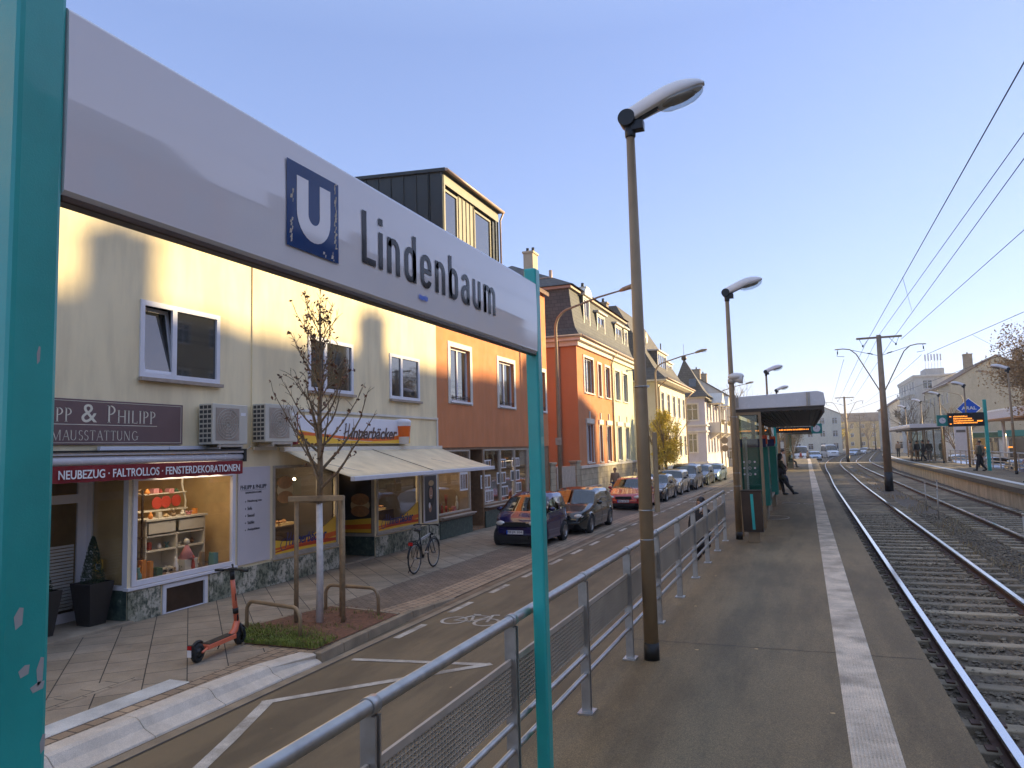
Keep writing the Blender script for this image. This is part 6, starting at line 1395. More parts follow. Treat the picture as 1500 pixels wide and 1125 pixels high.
for yy in (79, 85.5, 91):
    mb = MB(); mb.box(xl, xl+1.2, yy-1.4, yy+1.4, 4.1, 4.25); mb.prism([(xl, yy-.9, 3.4), (xl+1.0, yy-.9, 4.1), (xl, yy-.9, 4.1)], (0, 1.8, 0)); mb.box(xl+1.12, xl+1.2, yy-1.4, yy+1.4, 4.25, 5.15)
    for s_ in (-1.4, 1.32): mb.box(xl, xl+1.2, yy+s_, yy+s_+.08, 4.25, 5.15); mb.box(xl+1.08, xl+1.2, yy+s_-.02, yy+s_+.1, 5.15, 7.1)
    b_ = mb.build('balcony', 'trim', h5, world=True); mb = MB(); mb.prism([(xl, yy-1.6, 7.1), (xl, yy+1.6, 7.1), (xl, yy, 8.2)], (1.4, 0, 0)); mb.build('balcony_gable', 'trim', b_, world=True)
    mb = MB()
    for k in range(160): a = Vector((xl+1.2+r8.uniform(0, .18), yy+r8.uniform(-1.3, 1.3), 5.1+r8.uniform(-.15, .3))); d = Vector((r8.uniform(-1, 1), r8.uniform(-1, 1), r8.uniform(-1, 1))).normalized()*.06; e_ = d.orthogonal()*.7; mb.q(a-d, a-e_, a+d, a+e_)
    mb.build('flower_box', 'dry_weed', b_, world=True)
# ---------------- farther houses, left side of the street
plain_house('street_house', 'pale house beyond the lilac house, mostly hidden by the lamp pole', -18.5, -7.6, 97, 112, 8.4, 12, 'white_wall', 'tiles_grey', 'WE'.replace('W', '')+'S', chim=((-13, 101, 10.5, 13, .5), (-13, 108, 10.5, 13, .5)), fl=2)
plain_house('street_house', 'ochre house with dark roof far along the left pavement', -17, -7.5, 114, 134, 7.0, 10.0, 'ochre_wall', 'tiles_brown', 'ES', chim=(), fl=3)
plain_house('street_house', 'white four-storey house behind the second shelter, left side', -12, -2.5, 150, 172, 8.5, 11.5, 'white_wall', 'tiles_brown', 'ES', fl=4, chim=())
plain_house('street_house', 'tall cream house with balconies at the left side of the distant bend', -3, 8.6, 200, 222, 9.8, 12.6, 'pale_wall', 'tiles_brown', 'ES', fl=3, balc=True)
plain_house('street_house', 'long yellow sunlit building closing the view at the end of the street', 4, 52, 330, 346, 11, 14.5, 'ochre_wall', 'tiles_brown', 'S', along='x', fl=3, gap=4)
plain_house('street_house', 'beige house at the very end of the street behind the yellow building', -24, 3, 296, 312, 10.5, 15, 'white_wall', 'tiles_brown', 'S', along='x', fl=3, gap=4)
# ---------------- right side seen in the picture
plain_house('gable_house', 'big blank beige gable wall with two brick chimneys behind the petrol station', 20.4, 33.0, 126, 150, 11.3, 15.0, 'beige_wall', 'tiles_brown', 'W', fl=3, chim=((23.3, 127.2, 12, 15.4, .55), (29.6, 127.2, 12.2, 15.6, .55)), gap=4)
tw = plain_house('apartment_tower', 'pale apartment block with balconies and antenna masts on its flat roof', 19.2, 27.5, 152, 176, 14.2, 14.6, 'white_wall', 'trim', 'WS', along='-', fl=5, gap=4, balc=True, wy=1.5)
mb = MB(); mb.box(21.3, 24.4, 154, 160, 14.5, 15.8); mb.build('roof_house', 'grey_wall', tw, world=True)
mb = MB()
for i in range(6): x = 21.6+i*.5; mb.cyl((x, 155, 15.6), (x, 155, 18.6+.4*sin(i*2)), .04, n=5); mb.box(x-.12, x+.12, 154.8, 155, 17.3, 18.5)
mb.build('antenna_mast', 'canopy_white', tw, world=True)
plain_house('row_house', 'white row house with many windows left of the apartment tower', 17.5, 27, 180, 206, 10.5, 13.5, 'white_wall', 'tiles_brown', 'WS', fl=3, chim=((22, 190, 12, 14.4, .5),))
plain_house('row_house', 'grey row house farther along the right side of the bend', 21.0, 31, 212, 236, 11, 14, 'grey_wall', 'tiles_brown', 'WS', fl=3)
plain_house('row_house', 'small cream row house at the far end of the right side', 27.0, 38, 244, 268, 10, 14, 'pale_wall', 'tiles_brown', 'WS', fl=3, chim=((32, 250, 12, 15, .5),))
# ---------------- the row opposite: out of the picture to the right; it shades the street and shows in the sign and the panes
opp = [(-42, -22, 'white_wall', 14.0, 16.2), (-22, -4, 'ochre_wall', 13.8, 16.4), (-4, 8, 'pale_wall', 14.2, 17.4), (8, 17, 'white_wall', 14.6, 19.2), (17, 25, 'orange_wall', 14.1, 17.6), (25, 36.5, 'white_wall', 14.2, 16.4), (36.5, 49, 'beige_wall', 14.1, 16.3), (49, 62, 'ochre_wall', 14.2, 16.4)]
on = ['white', 'ochre', 'pale cream', 'tall gabled white', 'orange', 'second white', 'beige', 'second ochre']
for i, (a, b_, m_, ze, zr) in enumerate(opp):
    ch = {3: ((21.6, 15.6, 14, 18.6, .55),), 5: ((24.5, 33.9, 15, 17.6, .5),), 6: ((24.5, 41.9, 15, 17.4, .45),)}.get(i, ((24.5, a+5, 15, 17.3, .5),))
    plain_house('opposite_house', on[i]+' four-storey house in the row across the road, reflected in the station sign', 20.3, 28.7, a, b_, ze, zr, m_, 'slate' if i % 2 else 'tiles_brown', 'W', fl=4, chim=ch, gap=2.8, along='x' if i in (3,) else 'y')
# ================================================================== PETROL STATION
gs = thing('petrol_station', 'petrol station with pale blue and white canopy edge, shop front and green strip', 'petrol station', (24, 92, .1))
mb = MB(); mb.box(17.6, 30, 76, 92, 4.55, 4.75); 
for i in range(9): mb.box(17.7, 29.9, 76.2+i*.5, 76.26+i*.5, 4.5, 4.55)
mb.build('canopy', 'tiles_brown' if False else 'wood_mid', gs, world=True); mb = MB(); mb.box(17.5, 30.1, 75.86, 76, 4.7, 5.5); mb.box(17.36, 17.5, 75.86, 92.1, 4.7, 5.5); mb.build('canopy_fascia', 'info_panel', gs, world=True)
mb = MB(); mb.box(17.45, 30.1, 75.82, 75.86, 5.4, 5.55); mb.box(17.3, 17.36, 75.8, 92.1, 5.4, 5.55); mb.build('fascia_edge', 'letter_white', gs, world=True)
for (x, y) in ((19.0, 80), (24, 80), (19.0, 89), (24, 89)): mb = MB(); mb.cyl((x, y, .1), (x, y, 4.5), .16, n=12); mb.build('column', 'canopy_white', gs, world=True)
mb = MB(); wallmesh(mb, (17, 104, 0), X, 17, .1, 3.6, [(1.2, 4.6, .9, 2.8), (5.6, 8.4, .2, 2.8), (9.2, 15, .6, 2.8)], .1); mb.q((17, 112, .1), (17, 104, .1), (17, 104, 3.6), (17, 112, 3.6)); mb.q((17, 104, 3.6), (34, 104, 3.6), (34, 112, 3.6), (17, 112, 3.6)); mb.build('shop_wall', 'white_wall', gs, world=True)
mb = MB(); mb.box(18, 33.5, 104.08, 104.1, .2, 2.9); mb.build('shop_pane', 'glass_dark', gs, world=True)
mb = MB(); mb.box(16.9, 34.1, 103.7, 103.98, 2.9, 3.5); mb.build('green_strip', 'item_green', gs, world=True); mb = MB(); mb.box(21.5, 27, 103.6, 103.7, 2.95, 3.7); mb.build('blue_strip', 'teal_dull', gs, world=True)
for k, (x, m_) in enumerate(((20.0, 'lamp_red'), (22.5, 'led'), (26, 'bulb'))):
    mb = MB(); mb.box(x, x+.5, 103.9, 103.95, 1.6, 1.75); mb.build('lit_sign', ['led', 'led', 'trim'][k], gs, world=True)
for i, (x, y) in enumerate(((20.2, 84), (25, 84))):
    t = thing('fuel_pump', ('left' if i == 0 else 'right')+' fuel pump with blue and white body under the canopy', 'fuel pump', (x, y, .1)); mb = MB(); mb.box(-.5, .5, -.3, .3, 0, 2.1); mb.build('body', 'canopy_white', t, bevel=.03); mb = MB(); mb.box(-.45, .45, -.32, -.3, 1.1, 1.9); mb.build('panel', 'aral_blue', t)
ar = thing('petrol_sign', 'blue diamond petrol sign with white letters ARAL above the departure display', 'sign', (11.9, 66, .1))
mb = MB(); c = Vector((0, 0, 5.05)); r = .80; mb.prism([(-r, -.12, 5.05), (0, -.12, 5.05-r*.95), (r, -.12, 5.05), (0, -.12, 5.05+r*.95)], (0, .24, 0)); bd = mb.build('diamond', 'aral_blue', ar)
mb = MB(); 
for (a, b_) in (((-r, 0), (0, r*.95)), ((0, r*.95), (r, 0)), ((r, 0), (0, -r*.95)), ((0, -r*.95), (-r, 0))): mb.tube([(a[0]*1.02, -.12, 5.05+a[1]*1.02), (b_[0]*1.02, -.12, 5.05+b_[1]*1.02)], .025, 5)
mb.build('edge', 'letter_white', bd)
text('ARAL', bd, 'letter_white', (-.50, -.125, 4.95), X, Z, 1.0, .26, 'lettering', off=.03)
mb = MB(); mb.cyl((0, 0, 0), (0, 0, 4.4), .10, n=10); mb.build('pole', 'galv_dull', ar)
py = thing('price_pylon', 'tall white price pylon of the petrol station with grey band', 'sign', (14.3, 84, .1)); mb = MB(); mb.box(-.55, .55, -.15, .15, 0, 4.1); mb.build('panel', 'canopy_white', py, bevel=.02); mb = MB(); mb.box(-.4, .4, -.16, -.15, 3.35, 3.6); mb.build('print', 'cloth_grey', py)
fl_ = thing('banner', 'blue and white banner standing at the petrol station forecourt', 'banner', (16.9, 70, .1)); mb = MB(); mb.box(-.35, .35, -.02, .02, .4, 2.3); mb.build('cloth', 'aral_blue', fl_); mb = MB(); mb.cyl((-.36, 0, 0), (-.36, 0, 2.5), .02, n=6); mb.build('pole', 'galv_dull', fl_)
tl = thing('traffic_light', 'traffic light showing green beside the far shelter', 'traffic light', (12.0, 79, .1)); mb = MB(); mb.cyl((0, 0, 0), (0, 0, 3.6), .06, n=8); mb.build('pole', 'galv_dull', tl); mb = MB(); mb.box(-.17, .17, -.14, .14, 2.7, 3.65); hd = mb.build('signal_head', 'black', tl, bevel=.02); mb = MB(); mb.tube([(0, -.15, 2.88), (0, -.16, 2.88)], .10, 14); mb.build('green_lens', 'lamp_green', hd)
# advertising board and road sign on left far pavement
rsn = thing('road_sign_post', 'slim post with small round signs far down the left pavement', 'road sign', (-6.2, 64, .1)); mb = MB(); mb.cyl((0, 0, 0), (0, 0, 3.4), .04, n=8); mb.build('post', 'galv_dull', rsn); mb = MB(); mb.tube([(0, -.05, 3.1), (0, -.06, 3.1)], .28, 18); mb.tube([(0, -.05, 2.45), (0, -.06, 2.45)], .28, 18); mb.build('disc', 'mast', rsn)
# ================================================================== TREES
def leafquad(mb, c, s_, r):
    d = Vector((r.uniform(-1, 1), r.uniform(-1, 1), r.uniform(-1, 1))).normalized(); e = d.orthogonal().normalized(); f = d.cross(e); a = r.uniform(0, 6.28); e2 = e*cos(a)+f*sin(a)
    mb.q(c-d*s_, c-e2*s_*.55, c+d*s_, c+e2*s_*.55)
def branch(mb, p, d, L, r0, lv, r, tips, spread=.6, up=.15, seg=4, n=6, kids=(3, 5), minr=.004):
    pts = [p.copy()]; rs = [r0]; q = p.copy(); dd = d.normalized()
    for i in range(seg):
        dd = (dd+Vector((r.uniform(-.14, .14), r.uniform(-.14, .14), up*.3+r.uniform(-.05, .08)))).normalized(); q = q+dd*L/seg; pts.append(q.copy()); rs.append(max(minr, r0*(1-.65*(i+1)/seg)))
    mb.tube(pts, rs, n, caps=False)
    tips.append((q.copy(), lv))
    if lv > 0:
        for k in range(r.randint(*kids)):
            t_ = r.uniform(.25, 1.0); i = min(seg-1, int(t_*seg)); b0 = pts[i].lerp(pts[i+1], t_*seg-i)
            a = r.uniform(0, 2*pi); o = dd.orthogonal().normalized(); o2 = dd.cross(o); nd = (dd+(o*cos(a)+o2*sin(a))*spread*r.uniform(.7, 1.4)+Z*up).normalized()
            branch(mb, b0, nd, L*r.uniform(.5, .75), max(minr, r0*.5), lv-1, r, tips, spread, up, max(2, seg-1), max(3, n-1), kids, minr)
def bare_tree(loc, H, lab, seed, lv=4, leaf=None, nl=0, ls=.1, r0=None, spread=.6, group=None, trunk=.3, cr=None, kids=(3, 5), mat='bark', minr=.012, cat='tree'):
    r = random.Random(seed); t = thing('tree', lab, cat, loc, 0, group)
    r0 = r0 or H*.022; mb = MB(); th = H*trunk; mb.tube([(0, 0, -.1), (.02*H*.2, 0, th*.5), (0, .01*H, th)], [r0*1.25, r0, r0*.85], 8); mb.build('trunk', mat, t)
    mb = MB(); tips = []
    for k in range(5):
        a = 2*pi*k/5+r.uniform(-.4, .4); branch(mb, Vector((0, .01*H, th*r.uniform(.8, 1))), Vector((cos(a)*.55, sin(a)*.55, 1)), H*r.uniform(.30, .42), r0*.55, lv-1, r, tips, spread, .12, 4, 5, kids, minr)
    branch(mb, Vector((0, .01*H, th)), Z, H*.4, r0*.7, lv-1, r, tips, spread, .1, 4, 6, kids, minr)
    mb.build('limbs', mat, t)
    if leaf:
        mb = MB(); tp = [p for p, l in tips if l <= 1]
        for k in range(nl): p = r.choice(tp)+Vector((r.gauss(0, 1), r.gauss(0, 1), r.gauss(0, 1)))*ls*(cr or 3.5); leafquad(mb, p, ls*r.uniform(.6, 1.4), r)
        mb.build('foliage', leaf, t)
    return t
# young tree with stakes in the bed
yt = thing('young_tree', 'slender young tree with whitewashed trunk and a few withered leaves', 'tree', (-7.50, 10.28, .15))
r = random.Random(17); mb = MB(); mb.tube([(0, 0, 0), (.01, 0, .9), (0, 0, 1.95)], [.062, .055, .05], 12); mb.build('white_trunk', 'bark_white', yt)
mb = MB(); mb.tube([(0, 0, 1.9), (.02, 0, 2.6), (.0, .01, 3.4), (.03, 0, 4.3), (.02, 0, 5.0), (.05, 0, 5.25)], [.05, .045, .036, .024, .013, .005], 10); mb.build('upper_trunk', 'bark', yt)
mb = MB(); lf = MB()
for k in range(40):
    z = 2.15+2.9*(k/40)**.9; a = k*2.4+r.uniform(-.4, .4); Lb = (1.45-1.0*((z-2.1)/3.0)**1.0)*r.uniform(.75, 1.15)*(1 if z > 2.5 else 1.05); d = Vector((cos(a), sin(a), .75 if z < 3.6 else 1.3)).normalized()
    pts = [Vector((0, 0, z))]; dd = d.copy()
    for i in range(7): dd = (dd+Vector((r.uniform(-.16, .16), r.uniform(-.16, .16), .06+r.uniform(-.05, .12)))).normalized(); pts.append(pts[-1]+dd*Lb/7)
    mb.tube(pts, [.016*(1-.8*i/7)*(Lb/.9) for i in range(8)], 5, caps=False)
    for i in range(1, 8):
        for q in range(2):
            e = (dd+Vector((r.uniform(-1, 1), r.uniform(-1, 1), r.uniform(-.3, .9)))).normalized(); p1 = pts[i]+e*r.uniform(.06, .22); mb.tube([pts[i], pts[i].lerp(p1, .5)+Vector((0, 0, .01)), p1], [.005, .004, .002], 4, caps=False)
            if r.random() < .55: 
                for w_ in range(r.randint(1, 3)): leafquad(lf, p1+Vector((r.gauss(0, .02), r.gauss(0, .02), r.gauss(0, .02))), r.uniform(.022, .045), r)
for k in range(50): z = r.uniform(4.6, 5.35); leafquad(lf, Vector((.03+r.gauss(0, .06), r.gauss(0, .06), z)), .03, r)
mb.build('branches', 'bark', yt); lf.build('withered_leaves', 'leaf_brown', yt)
for i, (x, y, z1, lab) in enumerate(((-7.87, 10.16, 2.02, 'left wooden stake beside the whitewashed trunk'), (-7.13, 10.40, 2.04, 'right wooden stake beside the whitewashed trunk'), (-7.40, 10.75, 1.95, 'rear wooden stake half hidden behind the whitewashed trunk'))):
    mb = MB(); mb.tube([(0, 0, -.1), (.005, 0, 1.0), (0, .005, z1)], [.038, .036, .034], 10); tag(mb.build('tree_stake', 'wood_stake', loc=None), lab, 'stake', 'tree stakes').location = (x, y, .15)
cb = thing('stake_crossbar', 'wooden crossbar joining the stakes, with brown rope tied round the trunk', 'crossbar', (-7.5, 10.24, 2.16)); mb = MB(); dv = Vector((.74, .24, 0)).normalized(); mb.ob((0, -.05, 0), dv, Z, dv.cross(Z), .46, .045, .028); mb.build('bar', 'wood_stake', cb, bevel=.008); mb = MB()
for j in range(3): mb.tube([Vector((.0, .04, -.02+j*.02))+dv*.36*cos(2*pi*k/20)+dv.cross(Z)*(.06*sin(2*pi*k/20))-Z*(.06*(1-abs(cos(2*pi*k/20)))) for k in range(20)], .008, 5, closed=True)
mb.build('rope', 'bark', cb)
def hoop(x0, y0, x1, y1, lab, h=.46):
    t = thing('hoop_barrier', lab, 'hoop barrier', ((x0+x1)/2, (y0+y1)/2, .12), math.atan2(y1-y0, x1-x0), 'hoop barriers at the tree bed'); L_ = sqrt((x1-x0)**2+(y1-y0)**2)/2; r_ = .16
    pts = [(-L_, 0, -.05), (-L_, 0, h-r_)]+[(-L_+r_-r_*cos(a), 0, h-r_+r_*sin(a)) for a in (.4, .8, 1.2)]+[(-L_+r_, 0, h), (L_-r_, 0, h)]+[(L_-r_+r_*sin(a), 0, h-r_+r_*cos(a)) for a in (.4, .8, 1.2)]+[(L_, 0, h-r_), (L_, 0, -.05)]
    mb = MB(); mb.tube(pts, .03, 12); mb.build('tube', 'pole_brown', t); return t
hoop(-8.44, 9.66, -7.20, 9.39, 'front bent tube hoop at the grassy edge of the tree bed'); hoop(-8.04, 11.2, -6.9, 11.1, 'rear bent tube hoop behind the stakes of the tree bed')
# golden street tree and others
gt_ = bare_tree((-8.9, 51.0, .1), 4.9, 'small narrow street tree with golden green leaves before the cream house', 5, 3, spread=.28, trunk=.36)
rr_ = random.Random(8); mb = MB(); cl_ = [(Vector((rr_.gauss(0, .42), rr_.gauss(0, .42), rr_.uniform(1.5, 4.9))), rr_.uniform(.22, .42)) for k in range(90)]
for k in range(17000):
    c, q_ = rr_.choice(cl_); f_ = 1.15-.9*abs((c.z-2.9)/2.2)**2; p = c+Vector((rr_.gauss(0, 1), rr_.gauss(0, 1), rr_.gauss(0, 1)))*q_*.55; p.x *= f_; p.y *= f_; leafquad(mb, p, rr_.uniform(.03, .065), rr_)
mb.build('foliage', 'leaf_gold', gt_)
bare_tree((17.9, 64.5, .1), 12.5, 'large tan leafed tree at the right edge behind the petrol station canopy', 12, 4, 'leaf_tan', 34000, .085, spread=.75, trunk=.2, cr=4.5, kids=(4, 5))
for (x, y, H_, sd, lab) in ((-9.5, 118, 13, 31, 'bare tree rising behind the far pale houses, left of the lamp pole'), (-12, 140, 15, 32, 'large bare tree behind the far left houses'), (-4.5, 143, 12, 33, 'bare tree above the near shelter roof'), (15.8, 96, 7, 34, 'bare slender tree beside the price pylon'), (16.5, 140, 11, 35, 'bare tree at the foot of the apartment tower'), (13, 300, 13, 36, 'bare tree at the end of the street, left one'), (22, 306, 14, 37, 'bare tree at the end of the street, middle one'), (32, 300, 12, 38, 'bare tree at the end of the street, right one')):
    bare_tree((x, y, .1), H_, lab, sd, 4, spread=.7, trunk=.22, kids=(3, 4), minr=.02)
bare_tree((-1.6, 112, .1), 6, 'reddish bare hedge tree just past the near platform end', 44, 4, 'dry_weed', 2500, .08, trunk=.2)
bare_tree((2.2, 250, 0), 9, 'yellowish tree far down the street between the rows of houses', 45, 4, 'leaf_tan', 5000, .16, trunk=.2, cr=5)
bare_tree((9, 262, 0), 10, 'second yellowish tree far down the street, right of the first', 46, 4, 'leaf_gold', 5000, .16, trunk=.2, cr=5)
# ================================================================== VEHICLES
def wheel(par, x, y, r, w_, side, rim='galv', spokes=5):
    mb = MB(); n = 28; mb.lathe([(r*.62, -w_/2), (r*.93, -w_/2), (r, -w_*.36), (r, w_*.36), (r*.93, w_/2), (r*.62, w_/2)], (0, 0, 0), n, axis='x'); t_ = mb.build('tyre', 'rubber', None)
    wh = bpy.data.objects.new('wheel', None); COL.objects.link(wh); wh.parent = par; wh.location = (x, y, r); t_.parent = wh
    mb = MB(); xo = side*w_*.40; mb.lathe([(r*.64, side*w_*.48), (r*.60, xo), (r*.56, xo*.6)], (0, 0, 0), n, axis='x'); mb.lathe([(.001, xo*1.05), (r*.13, xo*1.05), (r*.15, xo*.8)], (0, 0, 0), 12, axis='x')
    for k in range(spokes):
        a = 2*pi*k/spokes+.3; c = Vector((xo*.9, cos(a)*r*.36, sin(a)*r*.36)); mb.ob(c, (0, cos(a), sin(a)), (0, -sin(a), cos(a)), X, r*.28, r*.085, .012)
    mb.lathe([(r*.58, xo*.45), (.001, xo*.45)], (0, 0, 0), n, axis='x'); mb.build('rim', rim, wh); return wh
def car(name, label, loc, rz, L_, W_, H_, col, prof, roof, wb, group='cars parked along the left pavement', r=.31, plate=None, belt=.88, glass=(None), frontx=.85, tail=.88, seats=True, grille=True, silver=False, simple=False, cat='car'):
    """body = one lofted shell along y (front at y=0); prof: top-line [(y/L, z)], roof: (y/L of cowl, roof start, roof end, rear glass foot)"""
    t = thing(name, label, cat, loc, rz, group); hw = W_/2
    ny = int(L_/.07); ys = [L_*i/ny for i in range(ny+1)]; nb, ng, nr = 9, 4, 5
    top = lambda y: lin(y/L_, prof)
    bl = lambda y: min(lin(y/L_, [(0, belt-.24), (.05, belt-.14), (.3, belt-.03), (.75, belt+.02), (1, belt-.02)]), top(y)-.02)
    def wid(y): e = min(y, L_-y); f = 1-(1-frontx)*(1-min(1, y/.75))**2.2-(1-tail)*(1-min(1, (L_-y)/.6))**2.2; return hw*f
    ax = [wb[0], wb[1]]; ra = r+.055
    V = []; rows = nb+1+ng+nr
    for y in ys:
        w_ = wid(y); z0 = lin(y, [(0, .36), (.12, .22), (.4, .18), (L_-.5, .2), (L_-.1, .3), (L_, .42)]); zb = bl(y); zt = top(y); g = max(0, zt-zb); wr = w_*(1-.30*min(1, g/.55)*.62)
        sec = []
        for j in range(nb+1):
            s_ = j/nb; z = z0+(zb-z0)*s_; x = w_*(.94+.06*sin(pi*min(1, s_*1.25)*.5+.0) - .055*max(0, s_-.62)/.38); 
            for a in ax:
                dy, dz = y-a, z-r
                dd = sqrt(dy*dy+dz*dz)
                if dd < ra and z > 0: z = r+sqrt(max(0, ra*ra-dy*dy)); z = min(z, zb-.01)
            sec.append((x, z))
        xb = sec[-1][0]
        for j in range(1, ng+1): s_ = j/ng; sec.append((xb+(wr-xb)*s_**1.15, zb+(zt-.045*min(1, g*4)-zb)*s_*.96))
        xr = sec[-1][0]; zr_ = sec[-1][1]
        for j in range(1, nr+1): s_ = j/nr; sec.append((xr*(1-s_)**1, zr_+(zt-zr_)*(1-(1-s_)**2.4)))
        V.append(sec)
    m = len(V[0]); n2 = 2*m-1
    verts = []
    for i, y in enumerate(ys):
        for j in range(m): x, z = V[i][j]; verts.append((-x, y, z))
        for j in range(m-2, -1, -1): x, z = V[i][j]; verts.append((x, y, z))
    body = MB(); gl = {'windscreen': MB(), 'side_window': MB(), 'side_window ': MB(), 'rear_window': MB()}
    cowl, rs_, re_, rf_ = roof
    for i in range(ny):
        yc = (ys[i]+ys[i+1])/2/L_
        for j in range(n2-1):
            jj = j if j < m-1 else n2-2-j
            f = (i*n2+j, i*n2+j+1, (i+1)*n2+j+1, (i+1)*n2+j); k = None
            if nb <= jj < nb+ng-0:
                if jj < nb+ng-1+0 and cowl+.02 < yc < rf_-.03 and top(ys[i])-bl(ys[i]) > .10 and not any(abs(yc-p) < .011 for p in glass): k = 'side_window' if j < m-1 else 'side_window '
            elif jj >= nb+ng:
                if cowl+.005 < yc < rs_-.006 and jj >= nb+ng+0: k = 'windscreen'
                if re_+.01 < yc < rf_-.01: k = 'rear_window'
            (gl[k] if k else body).f.append(f)
    # ends
    for i, c in ((0, 1), (ny, -1)):
        base = i*n2; 
        for j in range(m-1): f = (base+j, base+j+1, base+n2-2-j, base+n2-1-j); body.f.append(f if c < 0 else tuple(reversed(f)))
    for b_ in [body]+list(gl.values()): b_.v = verts; b_.mi = [0]*len(b_.f); b_.sm = [True]*len(b_.f)
    def compact(b_):
        use = sorted({i for f in b_.f for i in f}); mp = {a: k for k, a in enumerate(use)}; b_.v = [verts[a] for a in use]; b_.f = [tuple(mp[i] for i in f if True) for f in b_.f]
        b_.f = [tuple(dict.fromkeys(f)) for f in b_.f]
        ok = [k for k, f in enumerate(b_.f) if len(f) > 2]; b_.f = [b_.f[k] for k in ok]; b_.mi = [0]*len(b_.f); b_.sm = [True]*len(b_.f)
    for b_ in [body]+list(gl.values()): compact(b_)
    bo = body.build('body', col, t)
    for k, b_ in gl.items():
        if b_.f: b_.build(k.strip(), 'car_glass', t)
    for s_ in (-1, 1):
        mb = MB(); pts = [(s_*(V[i][nb][0]+.006), ys[i], V[i][nb][1]) for i in range(ny+1) if cowl < ys[i]/L_ < rf_-.02]; mb.tube(pts, .010, 5)
        for g_ in list(glass)+[cowl+.035]:
            i = int(g_*ny); mb.tube([(s_*(V[i][j][0]+.001), ys[i], V[i][j][1]) for j in range(1, nb+1)], .0055, 4)
        mb.build('window_trim', 'black', t)
    # dark cabin tub, dashboard, seats
    mb = MB(); mb.box(-hw*.86, hw*.86, .12*L_, L_*.95, .22, .62); mb.box(-hw*.8, hw*.8, cowl*L_+.02, cowl*L_+.4, .6, bl(cowl*L_)-.02)
    for yy in ((rs_+.06)*L_, (rs_+.30)*L_):
        for s_ in (-.42, .42): 
            if yy < rf_*L_-.3: mb.box(s_*hw*1.0-.2, s_*hw*1.0+.2, yy, yy+.18, .6, H_*.78)
    mb.build('cabin', 'black', t)
    for a in ax:
        for s_ in (-1, 1): wheel(t, s_*(hw-.115), a, r, .2, s_, 'galv' if not silver else 'chrome', 7 if silver else 5)
        mb = MB(); mb.box(-hw+.22, hw-.22, a-ra+.02, a+ra-.02, .12, .7); mb.build('wheel_housing', 'black', t)
    wf = lambda y: wid(y)
    for s_ in (-1, 1):
        mb = MB(); rr = Matrix.Rotation(s_*.45, 3, 'Z'); mb.ell((s_*wf(.2)*.78, .16, belt-.27), (.17, .12, .085), 12, 6, rr); mb.build('headlight', 'lens', t)
        mb = MB(); mb.ell((s_*(wf(cowl*L_+.25)+.09), cowl*L_+.30, belt+.10), (.10, .055, .07), 10, 6); mb.build('wing_mirror', col if not simple else 'black', t)
        mb = MB(); mb.box(s_*(wf(L_-.12)*.70), s_*(wf(L_-.12)*.93), L_-.10, L_-.01, belt-.24, belt-.04); mb.build('tail_light', 'red_ref', t)
    if grille:
        mb = MB(); mb.box(-hw*.42, hw*.42, -.012, .05, belt-.34, belt-.22); 
        for k in range(3): mb.box(-hw*.42, hw*.42, -.02, -.01, belt-.33+k*.04, belt-.32+k*.04)
        mb.box(-hw*.55, hw*.55, -.015, .05, .26, .36); mb.build('grille', 'black', t)
    mb = MB(); mb.box(-.26, .26, -.03, -.012, .40, .51); pl = mb.build('number_plate', 'paper', t); mb = MB(); mb.box(-.26, -.225, -.033, -.03, .40, .51); mb.build('plate_band', 'aral_blue', pl)
    if plate: text(plate, pl, 'letter_dark', (-.215, -.031, .415), X, Z, .45, .08)
    mb = MB(); 
    for s_ in (-1, 1):
        for g_ in (glass if glass else ()): yy = g_*L_+.16; mb.box(s_*hw*.985, s_*(hw*.985+.022), yy, yy+.14, belt-.14, belt-.11)
    if mb.v: mb.build('door_handle', col, t)
    return t
for n_, c_, m_, r_ in (('paint_blue', (.006, .006, .085), .3, .2), ('paint_black', (.012, .014, .018), .3, .2), ('paint_green_black', (.012, .02, .022), .3, .22), ('paint_red', (.42, .012, .008), .1, .25), ('paint_silver', (.40, .39, .36), .7, .3), ('paint_grey', (.16, .16, .16), .6, .3), ('paint_white', (.72, .72, .74), .0, .3), ('paint_dark_blue', (.03, .05, .09), .4, .25), ('paint_lightblue', (.30, .38, .48), .5, .3)): paint(n_, c_, m_, r_)
hatch = [(0, .46), (.02, .62), (.06, .74), (.24, .94), (.30, .98), (.46, 1.40), (.58, 1.47), (.80, 1.44), (.90, 1.34), (.975, .98), (1, .80)]
sedan = [(0, .44), (.02, .60), (.06, .72), (.24, .92), (.30, .95), (.44, 1.36), (.56, 1.42), (.72, 1.36), (.85, 1.04), (.97, 1.0), (1, .75)]
wagon = [(0, .46), (.02, .64), (.06, .76), (.22, .95), (.27, .98), (.40, 1.40), (.52, 1.47), (.85, 1.43), (.93, 1.34), (.985, .95), (1, .75)]
mpv = [(0, .5), (.02, .72), (.06, .84), (.16, 1.0), (.20, 1.04), (.36, 1.55), (.5, 1.68), (.86, 1.66), (.94, 1.58), (.985, 1.0), (1, .8)]
smartp = [(0, .42), (.02, .62), (.07, .80), (.17, .98), (.21, 1.03), (.44, 1.44), (.56, 1.54), (.84, 1.52), (.93, 1.40), (.985, 1.0), (1, .7)]
van = [(0, .6), (.015, .9), (.05, 1.1), (.13, 1.25), (.16, 1.3), (.28, 2.1), (.36, 2.35), (.94, 2.4), (.98, 2.3), (1, 1.2)]
